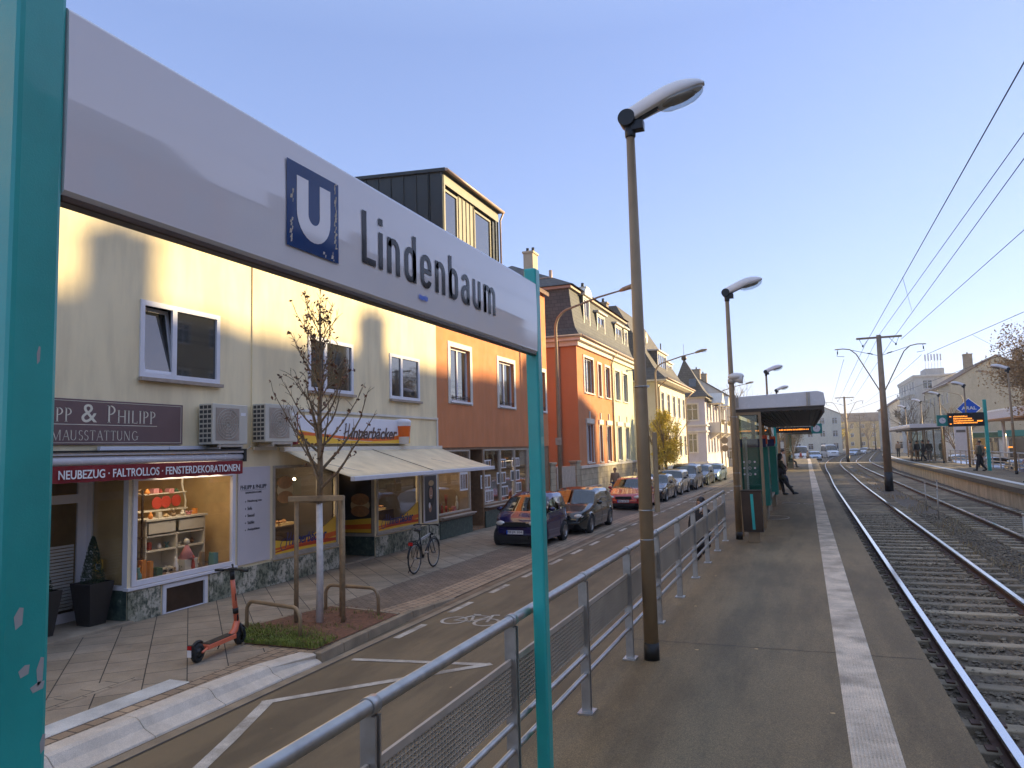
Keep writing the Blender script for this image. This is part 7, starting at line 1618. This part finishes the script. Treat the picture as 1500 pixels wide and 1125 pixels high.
c_s = car('small_car', 'tiny dark blue two-seat car parked in front of the poster windows', (-7.93, 20.15, .045), radians(-3), 2.5, 1.52, 1.54, 'paint_blue', smartp, (.20, .45, .83, .99), (.38, 2.13), r=.29, plate='FB·JX 204', belt=.96, glass=(.70,), frontx=.80, tail=.9, grille=True)
mb = MB(); mb.box(.50, .765, 1.78, 2.5, .3, .34); 
c_g = car('hatchback', 'dark green-black hatchback parked behind the tiny blue car', (-7.68, 23.5, .02), 0, 4.2, 1.78, 1.48, 'paint_green_black', hatch, (.29, .455, .79, .965), (.86, 3.44), plate='F·BK 191', glass=(.54, .74), frontx=.80)
c_r = car('hatchback', 'red hatchback parked half behind the nearest lamp pole', (-7.66, 32.7, .02), 0, 4.15, 1.72, 1.46, 'paint_red', hatch, (.29, .455, .79, .965), (.82, 3.42), plate='MKK·LN 932', glass=(.54, .74), frontx=.80)
car('sedan', 'black sedan parked behind the red hatchback, right of the pole', (-7.6, 37.6, .02), 0, 4.5, 1.8, 1.42, 'paint_black', sedan, (.29, .43, .71, .86), (.86, 3.6), plate='F·PC 718', glass=(.52, .70))
car('estate_car', 'light grey estate car fourth after the tiny blue car, in sunlight', (-7.6, 42.8, .02), 0, 4.5, 1.76, 1.46, 'paint_silver', wagon, (.26, .40, .85, .975), (.84, 3.5), plate='OF·MM 40', glass=(.48, .66), simple=True)
car('people_carrier', 'tall grey people carrier parked between the light estate and a dark car', (-7.4, 47.7, .02), 0, 4.4, 1.78, 1.68, 'paint_grey', mpv, (.19, .37, .86, .975), (.84, 3.5), glass=(.45, .65), simple=True, belt=1.0)
car('hatchback', 'black car with bright sun glints on its headlights, near the golden tree', (-7.35, 53.2, .02), radians(-2), 4.1, 1.75, 1.5, 'paint_black', hatch, (.29, .455, .79, .965), (.82, 3.4), glass=(.54, .74), simple=True)
car('sedan', 'pale blue-grey car, last of the row parked on the left', (-7.1, 58.6, .02), radians(-3), 4.5, 1.78, 1.42, 'paint_lightblue', sedan, (.29, .43, .71, .86), (.86, 3.6), glass=(.52, .70), simple=True)
def vanobj(loc, rz, lab, col='paint_white', L_=5.6, H_=2.4, plate=None):
    return car('van', lab, loc, rz, L_, 1.98, H_, col, van, (.155, .34, 2, 2), (1.0, 4.6), group='distant vehicles on the street', r=.34, belt=1.22, glass=(.36,), frontx=.86, cat='van', simple=True)
vanobj((-.6, 112, .02), 0, 'white van driving toward the viewer beyond the near platform end', H_=2.4)
vanobj((4.6, 141, .02), radians(12), 'white high van on the distant bend to the right of the platform end')
car('estate_car', 'blue-grey car beside the white van beyond the platform end', (1.4, 121, .02), radians(4), 4.4, 1.78, 1.46, 'paint_lightblue', wagon, (.26, .40, .85, .975), (.84, 3.5), group='distant vehicles on the street', simple=True, glass=(.48,))
car('sedan', 'dark car behind the white van at the platform end', (-2.6, 120, .02), 0, 4.4, 1.78, 1.42, 'paint_grey', sedan, (.29, .43, .71, .86), (.86, 3.6), group='distant vehicles on the street', simple=True, glass=(.5,))
car('sedan', 'pale car on the distant bend, right of the high van', (8.0, 152, .02), radians(-15), 4.4, 1.78, 1.42, 'paint_lightblue', sedan, (.29, .43, .71, .86), (.86, 3.6), group='distant vehicles on the street', simple=True, glass=(.5,))
car('hatchback', 'white car farthest along the bend beside the second mast', (10.6, 168, .02), radians(-20), 4.2, 1.78, 1.5, 'paint_white', hatch, (.29, .455, .79, .965), (.86, 3.44), group='distant vehicles on the street', simple=True, glass=(.5,))
for i, (x, y, c_, lab) in enumerate(((12.6, 52, 'paint_dark_blue', 'dark blue car seen through the far railing, red tail light on'), (12.8, 61, 'paint_grey', 'grey car behind the far railing, left of the teal display post'), (12.7, 73, 'paint_white', 'white car on the right-hand road near the traffic light'), (20.9, 73, 'paint_black', 'black car standing at the petrol station'), (12.7, 43, 'paint_black', 'black car at the right edge of the picture behind the railing'))):
    cc = car('hatchback', lab, (x, y+4.2, .02), pi, 4.2, 1.76, 1.48, c_, hatch, (.29, .455, .79, .965), (.86, 3.44), group='vehicles on the right-hand road', simple=True, glass=(.5,))
    cc.rotation_euler = (0, 0, 0); cc.location = (x, y, .02)
    if i in (0, 1, 4):
        for o in KIDS(cc):
            if o.name.startswith('headlight'): o.data.materials[0] = MT['lamp_red']
# ================================================================== BICYCLE
bk = thing('bicycle', 'dark trekking bicycle with silver top tube standing on its kickstand before the bakery', 'bicycle', (-8.47, 15.66, .11), radians(90+3.5))
def bwheel(x, r=.345):
    wh = bpy.data.objects.new('wheel', None); COL.objects.link(wh); wh.parent = bk; wh.location = (x, 0, r)
    ring = lambda rad, tr: MB().tube([(rad*cos(2*pi*k/40), 0, rad*sin(2*pi*k/40)) for k in range(40)], tr, 8, closed=True)
    ring(r-.018, .018).build('tyre', 'rubber', wh); ring(r-.045, .009).build('rim', 'galv', wh); mb = MB()
    for k in range(24): a = 2*pi*k/24; s_ = .025 if k % 2 else -.025; mb.tube([(.02*cos(a+1.3), s_, .02*sin(a+1.3)), ((r-.05)*cos(a), 0, (r-.05)*sin(a))], .0012, 3)
    mb.tube([(0, -.05, 0), (0, .05, 0)], .022, 10); mb.build('spokes', 'galv', wh)
bwheel(-.53); bwheel(.53)
BB = (-.09, 0, .30); ST = (-.24, 0, .80); HT = (.33, 0, .86); HB = (.375, 0, .70)
mb = MB(); mb.tube([BB, ST], .017, 8); mb.tube([BB, HB], .019, 8); mb.tube([HB, HT], .02, 8)
for s_ in (-.045, .045): mb.tube([(BB[0], s_*.6, BB[2]), (-.53, s_, .345)], .010, 6); mb.tube([(ST[0]+.01, s_*.4, .77), (-.53, s_, .345)], .009, 6); mb.tube([(HB[0], s_*.8, .68), (.43, s_*1.05, .52), (.53, s_, .345)], .011, 6)
mb.tube([(ST[0], 0, .8), (-.27, 0, .95)], .013, 8); mb.build('frame', 'black', bk)
mb = MB(); mb.tube([(ST[0]+.02, 0, .74), HT[:1]+(0, .82)], .019, 8); mb.tube([(ST[0]+.02, 0, .71), (.0, 0, .73), (.3, 0, .785)], .014, 8); mb.build('top_tube', 'galv', bk)
mb = MB(); mb.ell((-.29, 0, .97), (.14, .065, .028), 14, 6); mb.ell((-.36, 0, .965), (.07, .09, .03), 12, 6); mb.build('saddle', 'black', bk)
mb = MB(); mb.tube([(.32, 0, .85), (.29, 0, 1.0), (.33, 0, 1.02)], .013, 8); mb.tube([(.20, -.29, 1.04), (.30, -.16, 1.03), (.35, 0, 1.02), (.30, .16, 1.03), (.20, .29, 1.04)], .012, 8)
for s_ in (-1, 1): mb.tube([(.20, s_*.29, 1.04), (.10, s_*.31, 1.035)], .018, 8); mb.tube([(.27, s_*.2, 1.02), (.33, s_*.25, .98)], .006, 5)
mb.build('handlebar', 'black', bk)
mb = MB()
for s_ in (-.06, .06): mb.tube([(-.30, s_*.7, .73), (-.72, s_, .74)], .006, 5); mb.tube([(-.53, s_*1.1, .36), (-.60, s_, .74)], .005, 5); mb.tube([(-.53, s_*1.1, .36), (-.5, s_, .73)], .005, 5)
for k in range(5): mb.tube([(-.34-k*.09, -.06, .737), (-.34-k*.09, .06, .737)], .004, 4)
mb.build('luggage_rack', 'black', bk); mb = MB(); mb.box(-.75, -.71, -.05, .05, .66, .73); mb.build('rear_reflector', 'red_ref', bk)
mb = MB()
for a0, a1, x in ((.4, 3.0, -.53), (.3, 2.2, .53)): mb.tube([(x+.37*cos(a0+(a1-a0)*k/14), 0, .345+.37*sin(a0+(a1-a0)*k/14)) for k in range(15)], .013, 6)
mb.build('mudguard', 'black', bk)
mb = MB(); mb.tube([(BB[0], .03, .3), (BB[0], .05, .3)], .09, 20); mb.tube([(BB[0], .06, .30), (-.02, .07, .16)], .009, 6); mb.tube([(BB[0], -.06, .30), (-.16, -.07, .44)], .009, 6); mb.box(-.06, .03, .07, .16, .14, .165); mb.box(-.2, -.11, -.16, -.07, .43, .455); mb.build('crank', 'galv_dull', bk)
mb = MB(); mb.tube([(-.45, .05, .30), (-.42, .22, .0)], .009, 6); mb.build('kickstand', 'black', bk)
mb = MB(); mb.tube([(.36, .03, .84), (.42, .05, .72), (.3, .04, .5)], .004, 5); mb.tube([(.33, -.02, 1.0), (.42, -.03, .9), (.37, -.02, .78)], .004, 5); mb.tube([(.45, 0, .79), (.49, 0, .79)], .03, 10); mb.build('cables', 'black', bk)
# ================================================================== E-SCOOTER
a_, b_ = Vector((-7.80, 7.98, 0)), Vector((-7.93, 8.93, 0)); d_ = b_-a_
es = thing('electric_scooter', 'coral red electric scooter with black handlebar parked on the pavement by the tree bed', 'scooter', ((a_.x+b_.x)/2, (a_.y+b_.y)/2, .12), math.atan2(d_.y, d_.x))
hl = d_.length/2
for x in (-hl, hl):
    wh = bpy.data.objects.new('wheel', None); COL.objects.link(wh); wh.parent = es; wh.location = (x, 0, .125)
    mb = MB(); mb.lathe([(.07, -.032), (.105, -.036), (.125, -.015), (.125, .015), (.105, .036), (.07, .032)], (0, 0, 0), 26, axis='x'); mb.v = [(p[1], p[0], p[2]) for p in mb.v]; mb.build('tyre', 'rubber', wh)
    mb = MB(); mb.lathe([(.001, -.03), (.07, -.028), (.07, .028), (.001, .03)], (0, 0, 0), 18, axis='x'); mb.v = [(p[1], p[0], p[2]) for p in mb.v]; mb.build('hub', 'dark_metal', wh)
mb = MB(); mb.prism([(-hl+.13, -.075, .13), (hl-.2, -.085, .135), (hl-.2, -.085, .20), (-hl+.13, -.075, .195)], (0, .16, 0)); mb.tube([(hl-.22, 0, .17), (hl-.12, 0, .24), (hl-.07, 0, .36)], [.05, .05, .045], 10); mb.tube([(-hl+.15, .05, .16), (-hl+.02, .055, .125)], .018, 6); mb.tube([(-hl+.15, -.05, .16), (-hl+.02, -.055, .125)], .018, 6); mb.build('deck', 'coral', es, bevel=.008)
mb = MB(); mb.box(-hl+.16, hl-.22, -.07, .07, .196, .205); mb.build('foot_mat', 'black', es)
mb = MB(); mb.tube([(hl-.075, 0, .33), (hl-.16, 0, .78), (hl-.19, 0, .98)], [.040, .034, .032], 14); mb.build('stem', 'coral', es)
mb = MB(); mb.tube([(hl-.103, 0, .47), (hl-.115, 0, .55)], .041, 14); mb.tube([(hl-.19, 0, .97), (hl-.205, 0, 1.09)], .034, 14); mb.build('stem_collar', 'black', es)
mb = MB(); mb.tube([(hl-.21, -.25, 1.10), (hl-.20, -.1, 1.11), (hl-.19, 0, 1.11), (hl-.20, .1, 1.11), (hl-.21, .25, 1.10)], .014, 8)
for s_ in (-1, 1): mb.tube([(hl-.21, s_*.14, 1.105), (hl-.215, s_*.27, 1.10)], .02, 10); mb.tube([(hl-.19, s_*.12, 1.1), (hl-.13, s_*.2, 1.085)], .006, 5)
mb.box(hl-.24, hl-.15, -.045, .045, 1.10, 1.135); mb.tube([(hl-.18, .0, 1.13), (hl-.16, .02, 1.18), (hl-.13, .05, 1.17)], .012, 6); mb.build('handlebar', 'black', es)
mb = MB(); mb.tube([(hl-.06, .045, .32), (hl, .048, .125)], .016, 8); mb.tube([(hl-.06, -.045, .32), (hl, -.048, .125)], .016, 8); mb.tube([(hl-.12+.145*cos(a)+.12, 0, .125+.145*sin(a)) for a in (.5, .9, 1.3, 1.7, 2.1)], .02, 6); mb.build('fork', 'dark_metal', es)
mb = MB(); mb.tube([(-hl+.145*cos(a), 0, .125+.15*sin(a)) for a in (.9, 1.3, 1.7, 2.1, 2.6, 3.0)], .022, 6); mb.box(-hl-.17, -hl-.13, -.035, .035, .16, .26); rg = mb.build('rear_guard', 'black', es); mb = MB(); mb.box(-hl-.178, -hl-.171, -.03, .03, .205, .255); mb.build('rear_light', 'red_ref', rg); mb = MB(); mb.box(-hl-.178, -hl-.171, -.03, .03, .11, .20); mb.build('small_plate', 'paper', rg)
mb = MB(); mb.tube([(0.12, .06, .13), (.18, .16, .0)], .008, 6); mb.tube([(0.02, .07, .13), (.04, .10, .07)], .006, 6); mb.build('kickstand', 'black', es)
mb = MB(); mb.box(hl-.125, hl-.10, -.043, -.035, .36, .45); mb.box(hl-.165, hl-.15, -.038, -.033, .66, .76); mb.build('stem_sticker', 'black', es)
# ================================================================== PEOPLE
def skin(name, V, E, R_, mat, par, sub=1):
    me = bpy.data.meshes.new(name); me.from_pydata(V, E, []); o = bpy.data.objects.new(name, me); COL.objects.link(o)
    m_ = o.modifiers.new('s', 'SKIN'); m_.use_smooth_shade = True
    for i, sv in enumerate(me.skin_vertices[0].data): r_ = R_[i]; sv.radius = (r_, r_) if not isinstance(r_, tuple) else r_; sv.use_root = (i == 0)
    if sub: s_ = o.modifiers.new('u', 'SUBSURF'); s_.levels = sub; s_.render_levels = sub
    dg = bpy.context.evaluated_depsgraph_get(); m2 = bpy.data.meshes.new_from_object(o.evaluated_get(dg)); bpy.data.objects.remove(o)
    m2.materials.clear(); m2.materials.append(MT[mat]); m2.name = name
    q = bpy.data.objects.new(name, m2); COL.objects.link(q); q.parent = par; return q
def person(label, loc, rz, h=1.7, pose=None, top='cloth_black', legs='denim', coat=0, hair='hair', long_hair=False, bag=None, shoes='black', group=None, hood=False, cat='person', bulk=1.12):
    """faces +y before rotation. pose: dict of joint overrides in units of height"""
    t = thing('person', label, cat, loc, rz, group); k = h
    J = dict(pel=(0, 0, .53), sp=(0, 0, .65), ch=(0, .0, .755), nk=(0, -.005, .835), hd0=(0, .005, .875), hd=(0, .012, .93), ht=(0, .008, .975),
        sl=(-.105, 0, .80), el=(-.135, -.01, .63), wl=(-.13, .05, .49), hl=(-.125, .07, .445), sr=(.105, 0, .80), er=(.135, -.01, .63), wr=(.13, .05, .49), hr=(.125, .07, .445),
        pl=(-.052, 0, .50), kl=(-.058, .012, .275), al=(-.058, -.01, .045), tl=(-.062, .085, .015), pr=(.052, 0, .50), kr=(.058, .012, .275), ar=(.058, -.01, .045), tr=(.062, .085, .015))
    if pose: J.update(pose)
    names = ['pel', 'sp', 'ch', 'nk', 'hd0', 'hd', 'ht', 'sl', 'el', 'wl', 'hl', 'sr', 'er', 'wr', 'hr', 'pl', 'kl', 'al', 'tl', 'pr', 'kr', 'ar', 'tr']
    ix = {n: i for i, n in enumerate(names)}; V = [tuple(c*k for c in J[n]) for n in names]
    rad = dict(pel=(.075, .058), sp=(.068, .05), ch=(.082, .058), nk=.028, hd0=.034, hd=(.050, .058), ht=(.036, .040), sl=.034, el=.023, wl=.016, hl=(.018, .012), sr=.034, er=.023, wr=.016, hr=(.018, .012), pl=.052, kl=.034, al=.023, tl=.018, pr=.052, kr=.034, ar=.023, tr=.018)
    E = [('pel', 'sp'), ('sp', 'ch'), ('ch', 'nk'), ('nk', 'hd0'), ('hd0', 'hd'), ('hd', 'ht'), ('ch', 'sl'), ('sl', 'el'), ('el', 'wl'), ('wl', 'hl'), ('ch', 'sr'), ('sr', 'er'), ('er', 'wr'), ('wr', 'hr'), ('pel', 'pl'), ('pl', 'kl'), ('kl', 'al'), ('al', 'tl'), ('pel', 'pr'), ('pr', 'kr'), ('kr', 'ar'), ('ar', 'tr')]
    sc = lambda r_, f=1., a=0: tuple(x*k*f+a for x in r_) if isinstance(r_, tuple) else r_*k*f+a
    R_ = [sc(rad[n]) for n in names]; Ed = [(ix[a], ix[b_]) for a, b_ in E]
    # five fingers per hand
    for s_ in ('l', 'r'):
        hv = Vector(V[ix['h'+s_]]); wv = Vector(V[ix['w'+s_]]); d = (hv-wv).normalized(); sd_ = d.cross(Y if abs(d.y) < .8 else Z).normalized()
        for f in range(5):
            o = (f-1.5)*.0085*k; L = (.05, .045, .048, .045, .036)[f]*k
            if f == 0: p0 = wv.lerp(hv, .45)+sd_*.016*k; p1 = p0+(d*.6+sd_*.8).normalized()*L*.5; p2 = p1+d*L*.45
            else: p0 = hv+sd_*(2-f+.5)*.0085*k; p1 = p0+d*L*.5; p2 = p1+(d+Y*.35-sd_*0).normalized()*L*.5
            b0 = len(V); V += [tuple(p1), tuple(p2)]; R_ += [.0058*k, .0045*k]; Ed += [(ix['h'+s_], b0), (b0, b0+1)]
    skin('body', V, Ed, R_, 'skin', t)
    def part(name, ns, es, mat, f, a, over=None):
        jx = {n: i for i, n in enumerate(ns)}; RR = [sc((over or {}).get(n, rad[n]), f, a) for n in ns]
        skin(name, [tuple(c*k for c in J[n]) for n in ns], [(jx[p], jx[q]) for p, q in es], RR, mat, t)
    part('trousers', ['pel', 'pl', 'kl', 'al', 'pr', 'kr', 'ar'], [('pel', 'pl'), ('pl', 'kl'), ('kl', 'al'), ('pel', 'pr'), ('pr', 'kr'), ('kr', 'ar')], legs, 1.12*(.5+.5*bulk), .008, dict(al=.026, ar=.026))
    part('jacket', ['sp', 'pel', 'ch', 'nk', 'sl', 'el', 'wl', 'sr', 'er', 'wr'], [('sp', 'pel'), ('sp', 'ch'), ('ch', 'nk'), ('ch', 'sl'), ('sl', 'el'), ('el', 'wl'), ('ch', 'sr'), ('sr', 'er'), ('er', 'wr')], top, 1.16*bulk, .014)
    if coat:
        p = Vector(J['pel'])*k; mb = MB(); kn = (Vector(J['kl'])+Vector(J['kr']))*.5*k; e = p.lerp(kn, coat); mb2 = []
        n = 14; rings = [(p.lerp(Vector(J['sp'])*k, .5), .098, .078), (p, .108, .088), (p.lerp(e, .5), .115, .10), (e, .122, .112), (e, .10, .09)]
        for c, rx, ry in rings:
            for q in range(n): a = 2*pi*q/n; mb.v.append(tuple(c+Vector((rx*k*cos(a), ry*k*sin(a), 0))))
        for i in range(len(rings)-1):
            for q in range(n): mb.f.append((i*n+q, i*n+(q+1) % n, (i+1)*n+(q+1) % n, (i+1)*n+q)); mb.mi.append(0); mb.sm.append(True)
        mb.build('coat_skirt', top, t)
    hd = Vector(J['hd'])*k; ax_ = (Vector(J['ht'])-Vector(J['hd0'])).normalized(); fy = (Y-ax_*ax_.dot(Y)).normalized()
    if 'face' in (pose or {}): fy = Vector(pose['face']).normalized()
    fx = fy.cross(ax_).normalized(); rot = Matrix((fx, fy, ax_)).transposed()
    W3 = lambda x, y, z: hd+rot @ Vector((x*k, y*k, z*k))
    mb = MB(); mb.ell(W3(0, -.022, .020), (.055*k, .060*k, .058*k), 16, 10, rot, -.45 if not hood else -.9, 1)
    if long_hair: mb.ell(W3(0, -.045, -.035), (.062*k, .042*k, .095*k), 12, 8, rot); mb.ell(W3(-.047, -.026, -.03), (.018*k, .035*k, .07*k), 10, 6, rot); mb.ell(W3(.047, -.026, -.03), (.018*k, .035*k, .07*k), 10, 6, rot)
    mb.build('hair', hair if not hood else top, t)
    mb = MB(); mb.ell(W3(0, .055, -.012), (.007*k, .012*k, .014*k), 8, 6, rot); 
    for s_ in (-1, 1): mb.ell(W3(s_*.047, -.002, -.008), (.006*k, .011*k, .018*k), 8, 6, rot)
    mb.build('nose_and_ears', 'skin', t)
    mb = MB()
    for s_ in (-1, 1): mb.ell(W3(s_*.017, .0495, .004), (.0055*k, .004*k, .0026*k), 8, 4, rot); mb.ell(W3(s_*.018, .0505, .013), (.009*k, .003*k, .0014*k), 8, 4, rot)
    mb.build('eyes', 'black', t); mb = MB(); mb.ell(W3(0, .050, -.030), (.012*k, .004*k, .0028*k), 10, 4, rot); mb.build('mouth', 'item_red', t)
    for a, b_ in (('al', 'tl'), ('ar', 'tr')):
        A_ = Vector(J[a])*k; B_ = Vector(J[b_])*k; mb = MB(); d = (B_-A_); n_ = Z; m_ = A_.lerp(B_, .55); m_.z = min(A_.z, B_.z)+.012*k; dd = Vector((d.x, d.y, d.z*.3)).normalized()
        rt = Matrix((dd.cross(Z).normalized()*-1, dd, dd.cross(Z).normalized().cross(dd)*-1)).transposed(); mb.ell(m_, (.028*k, .075*k, .026*k), 12, 6, rt); mb.ell(A_+Vector((0, 0, -.005*k)), (.03*k, .034*k, .04*k), 10, 6); mb.build('shoe', shoes, t)
    if bag:
        bt = thing('bag', bag[0], 'bag', loc, rz); mb = MB(); c = Vector(bag[1])*k; mb.ell(c, tuple(x*k for x in bag[2]), 14, 8); mb.build('bag_body', bag[3], bt); mb = MB(); mb.tube([c+Vector((0, 0, bag[2][2]*k*.8)), Vector(J['ch'])*k+Vector((.07*k, -.075*k, .06*k)), Vector(J['ch'])*k+Vector((.0, .075*k, .03*k))], .012, 5); mb.build('strap', bag[3], bt)
    return t
# woman on the roadway behind the railing, one hand at her mouth, walking toward the viewer
person('woman in black coat on the road behind the railing, hand raised to her mouth', (-2.28, 17.3, .0), radians(168), 1.69,
    dict(el=(-.155, .02, .64), wl=(-.075, .115, .815), hl=(-.052, .115, .855), er=(.15, .0, .63), wr=(.12, .09, .52), kl=(-.055, .05, .27), al=(-.055, .03, .06), ar=(.058, -.10, .06), tr=(.062, -.03, .02), face=(.25, 1, -.12)), 'cloth_black', 'cloth_black', .75, long_hair=True, bulk=1.18)
cpx = thing('paper_cup', 'small white paper cup in the raised hand of the woman on the road', 'cup', (-2.26, 17.3, 0), radians(168)); mb = MB(); mb.lathe([(.001, 0), (.028, 0), (.036, .10), (.001, .10)], (-.055, .205, 1.39), 12); mb.build('cup', 'paper', cpx)
# woman leaning at the shelter, looking down the platform
person('woman in dark parka with black handbag leaning at the near shelter seat', (-1.02, 30.8, PZ), radians(-62), 1.66,
    dict(pel=(0, 0, .50), sp=(0, .0, .62), ch=(0, .02, .73), nk=(0, .035, .81), hd0=(0, .055, .85), hd=(0, .07, .90), ht=(0, .075, .945), sl=(-.105, .02, .775), sr=(.105, .02, .775), el=(-.13, .04, .62), er=(.13, .04, .62), wl=(-.06, .14, .60), wr=(.06, .14, .60), hl=(-.03, .18, .60), hr=(.03, .18, .60),
        pl=(-.05, .0, .48), pr=(.05, 0, .48), kl=(-.055, .10, .26), kr=(.055, .16, .27), al=(-.055, .13, .045), ar=(.05, .32, .05), tl=(-.06, .22, .015), tr=(.055, .41, .03)), 'cloth_green', 'cloth_black', .55, long_hair=True, bag=('black handbag at the side of the woman leaning at the shelter', (.12, -.04, .55), (.05, .09, .10), 'cloth_black'))
G = 'people waiting on the platforms'
sit = dict(pel=(0, -.02, .29), sp=(0, -.03, .40), ch=(0, -.02, .50), nk=(0, -.01, .58), hd0=(0, 0, .62), hd=(0, .01, .67), ht=(0, .01, .715), sl=(-.105, -.02, .545), sr=(.105, -.02, .545), el=(-.13, -.02, .40), er=(.13, -.02, .40), wl=(-.07, .12, .34), wr=(.07, .12, .34), hl=(-.06, .16, .33), hr=(.06, .16, .33), pl=(-.05, 0, .28), pr=(.05, 0, .28), kl=(-.06, .22, .275), kr=(.06, .22, .275), al=(-.06, .23, .045), ar=(.06, .25, .045), tl=(-.06, .32, .015), tr=(.06, .34, .015))
walk = dict(kl=(-.055, .09, .28), al=(-.055, .12, .05), tl=(-.06, .20, .03), kr=(.055, .0, .28), ar=(.055, -.14, .07), tr=(.06, -.07, .02), wl=(-.13, -.06, .49), hl=(-.13, -.09, .45), wr=(.13, .10, .50), hr=(.13, .13, .47))
person('seated person in grey on the bench beyond the near shelter', (-1.2, 34.5, PZ+.09), radians(-90), 1.7, sit, 'cloth_grey', 'denim', group=G)
person('person in pale jacket standing behind the seated waiting passengers', (-1.1, 41.5, PZ), radians(-80), 1.7, None, 'cloth_cream', 'cloth_black', group=G)
person('person in dark clothes seated near the second shelter with legs forward', (-1.12, 62, PZ+.09), radians(-90), 1.72, sit, 'cloth_black', 'cloth_grey', group=G)
person('pedestrian in a red jacket crossing beyond the end of the near platform', (-.6, 105, .05), radians(-70), 1.7, walk, 'cloth_red', 'cloth_cream', group=G)
person('pedestrian in brown crossing beyond the end of the near platform', (.25, 104, .1), radians(60), 1.72, walk, 'cloth_tan', 'cloth_black', group=G)
person('person with brown rucksack standing alone at the far shelter end, back to the viewer', (9.55, 92, PZ2), radians(20), 1.75, None, 'cloth_tan', 'cloth_black', group=G)
person('person in brown coat, leftmost of the group under the far shelter', (8.75, 74.5, PZ2), radians(-80), 1.7, None, 'cloth_tan', 'cloth_tan', .5, group=G)
person('person in dark jacket and khaki trousers, second in the far shelter group', (9.05, 73.2, PZ2), radians(30), 1.78, None, 'cloth_black', 'wood_mid', group=G)
person('person all in black, third in the far shelter group, one leg forward', (9.45, 72.6, PZ2), radians(100), 1.8, walk, 'cloth_black', 'cloth_black', group=G)
person('person in black jacket and grey trousers, rightmost in the far shelter group', (9.75, 71.5, PZ2), radians(160), 1.78, None, 'cloth_black', 'cloth_grey', shoes='paper', group=G)
person('person in olive jacket walking on the far platform left of the teal display post', (9.15, 48.7, PZ2), radians(80), 1.72, walk, 'cloth_green', 'cloth_black', group=G)
person('person in a red coat at the right edge of the picture on the far platform', (8.45, 35.6, PZ2), radians(100), 1.72, walk, 'cloth_red', 'cloth_black', .4, group=G, bag=('black shoulder bag of the person in the red coat', (.12, -.03, .58), (.06, .10, .10), 'cloth_black'))
person('person in dark clothes behind the far railing between lamp and teal post', (10.35, 55.0, PZ2), radians(0), 1.7, None, 'cloth_tan', 'cloth_black', group=G)
person('pedestrian in a pinkish jacket walking on the pavement behind the red car', (-9.6, 39.3, .1), radians(175), 1.68, walk, 'cloth_tan', 'cloth_blue', hair='wood_mid')

bn2 = thing('bench', 'small metal bench under the seated person beyond the near shelter', 'bench', (-1.22, 34.5, PZ)); mb = MB(); mb.box(-.2, .2, -.6, .6, .40, .44); mb.build('seat', 'galv_dull', bn2, bevel=.01)
for s_ in (-.45, .45): mb = MB(); mb.box(-.16, .16, s_-.03, s_+.03, 0, .40); mb.build('leg', 'pole_brown', bn2)
# ------------------------------------------------------------------ thin haze over the whole place
mb = MB(); mb.box(-120, 120, -70, 420, -1.2, 24); hz = mb.build('haze', 'black', kind='stuff'); hz.data.materials.clear()
m = bpy.data.materials.new('haze_air'); m.use_nodes = True; t = m.node_tree
for n_ in list(t.nodes):
    if n_.type != 'OUTPUT_MATERIAL': t.nodes.remove(n_)
v_ = t.nodes.new('ShaderNodeVolumePrincipled'); v_.inputs['Density'].default_value = .0007; v_.inputs['Color'].default_value = (.95, .93, .90, 1); v_.inputs['Anisotropy'].default_value = .35
t.links.new(v_.outputs[0], [n_ for n_ in t.nodes if n_.type == 'OUTPUT_MATERIAL'][0].inputs['Volume']); hz.data.materials.append(m)
tag(hz, 'thin bright haze veiling the far end of the street', 'haze')
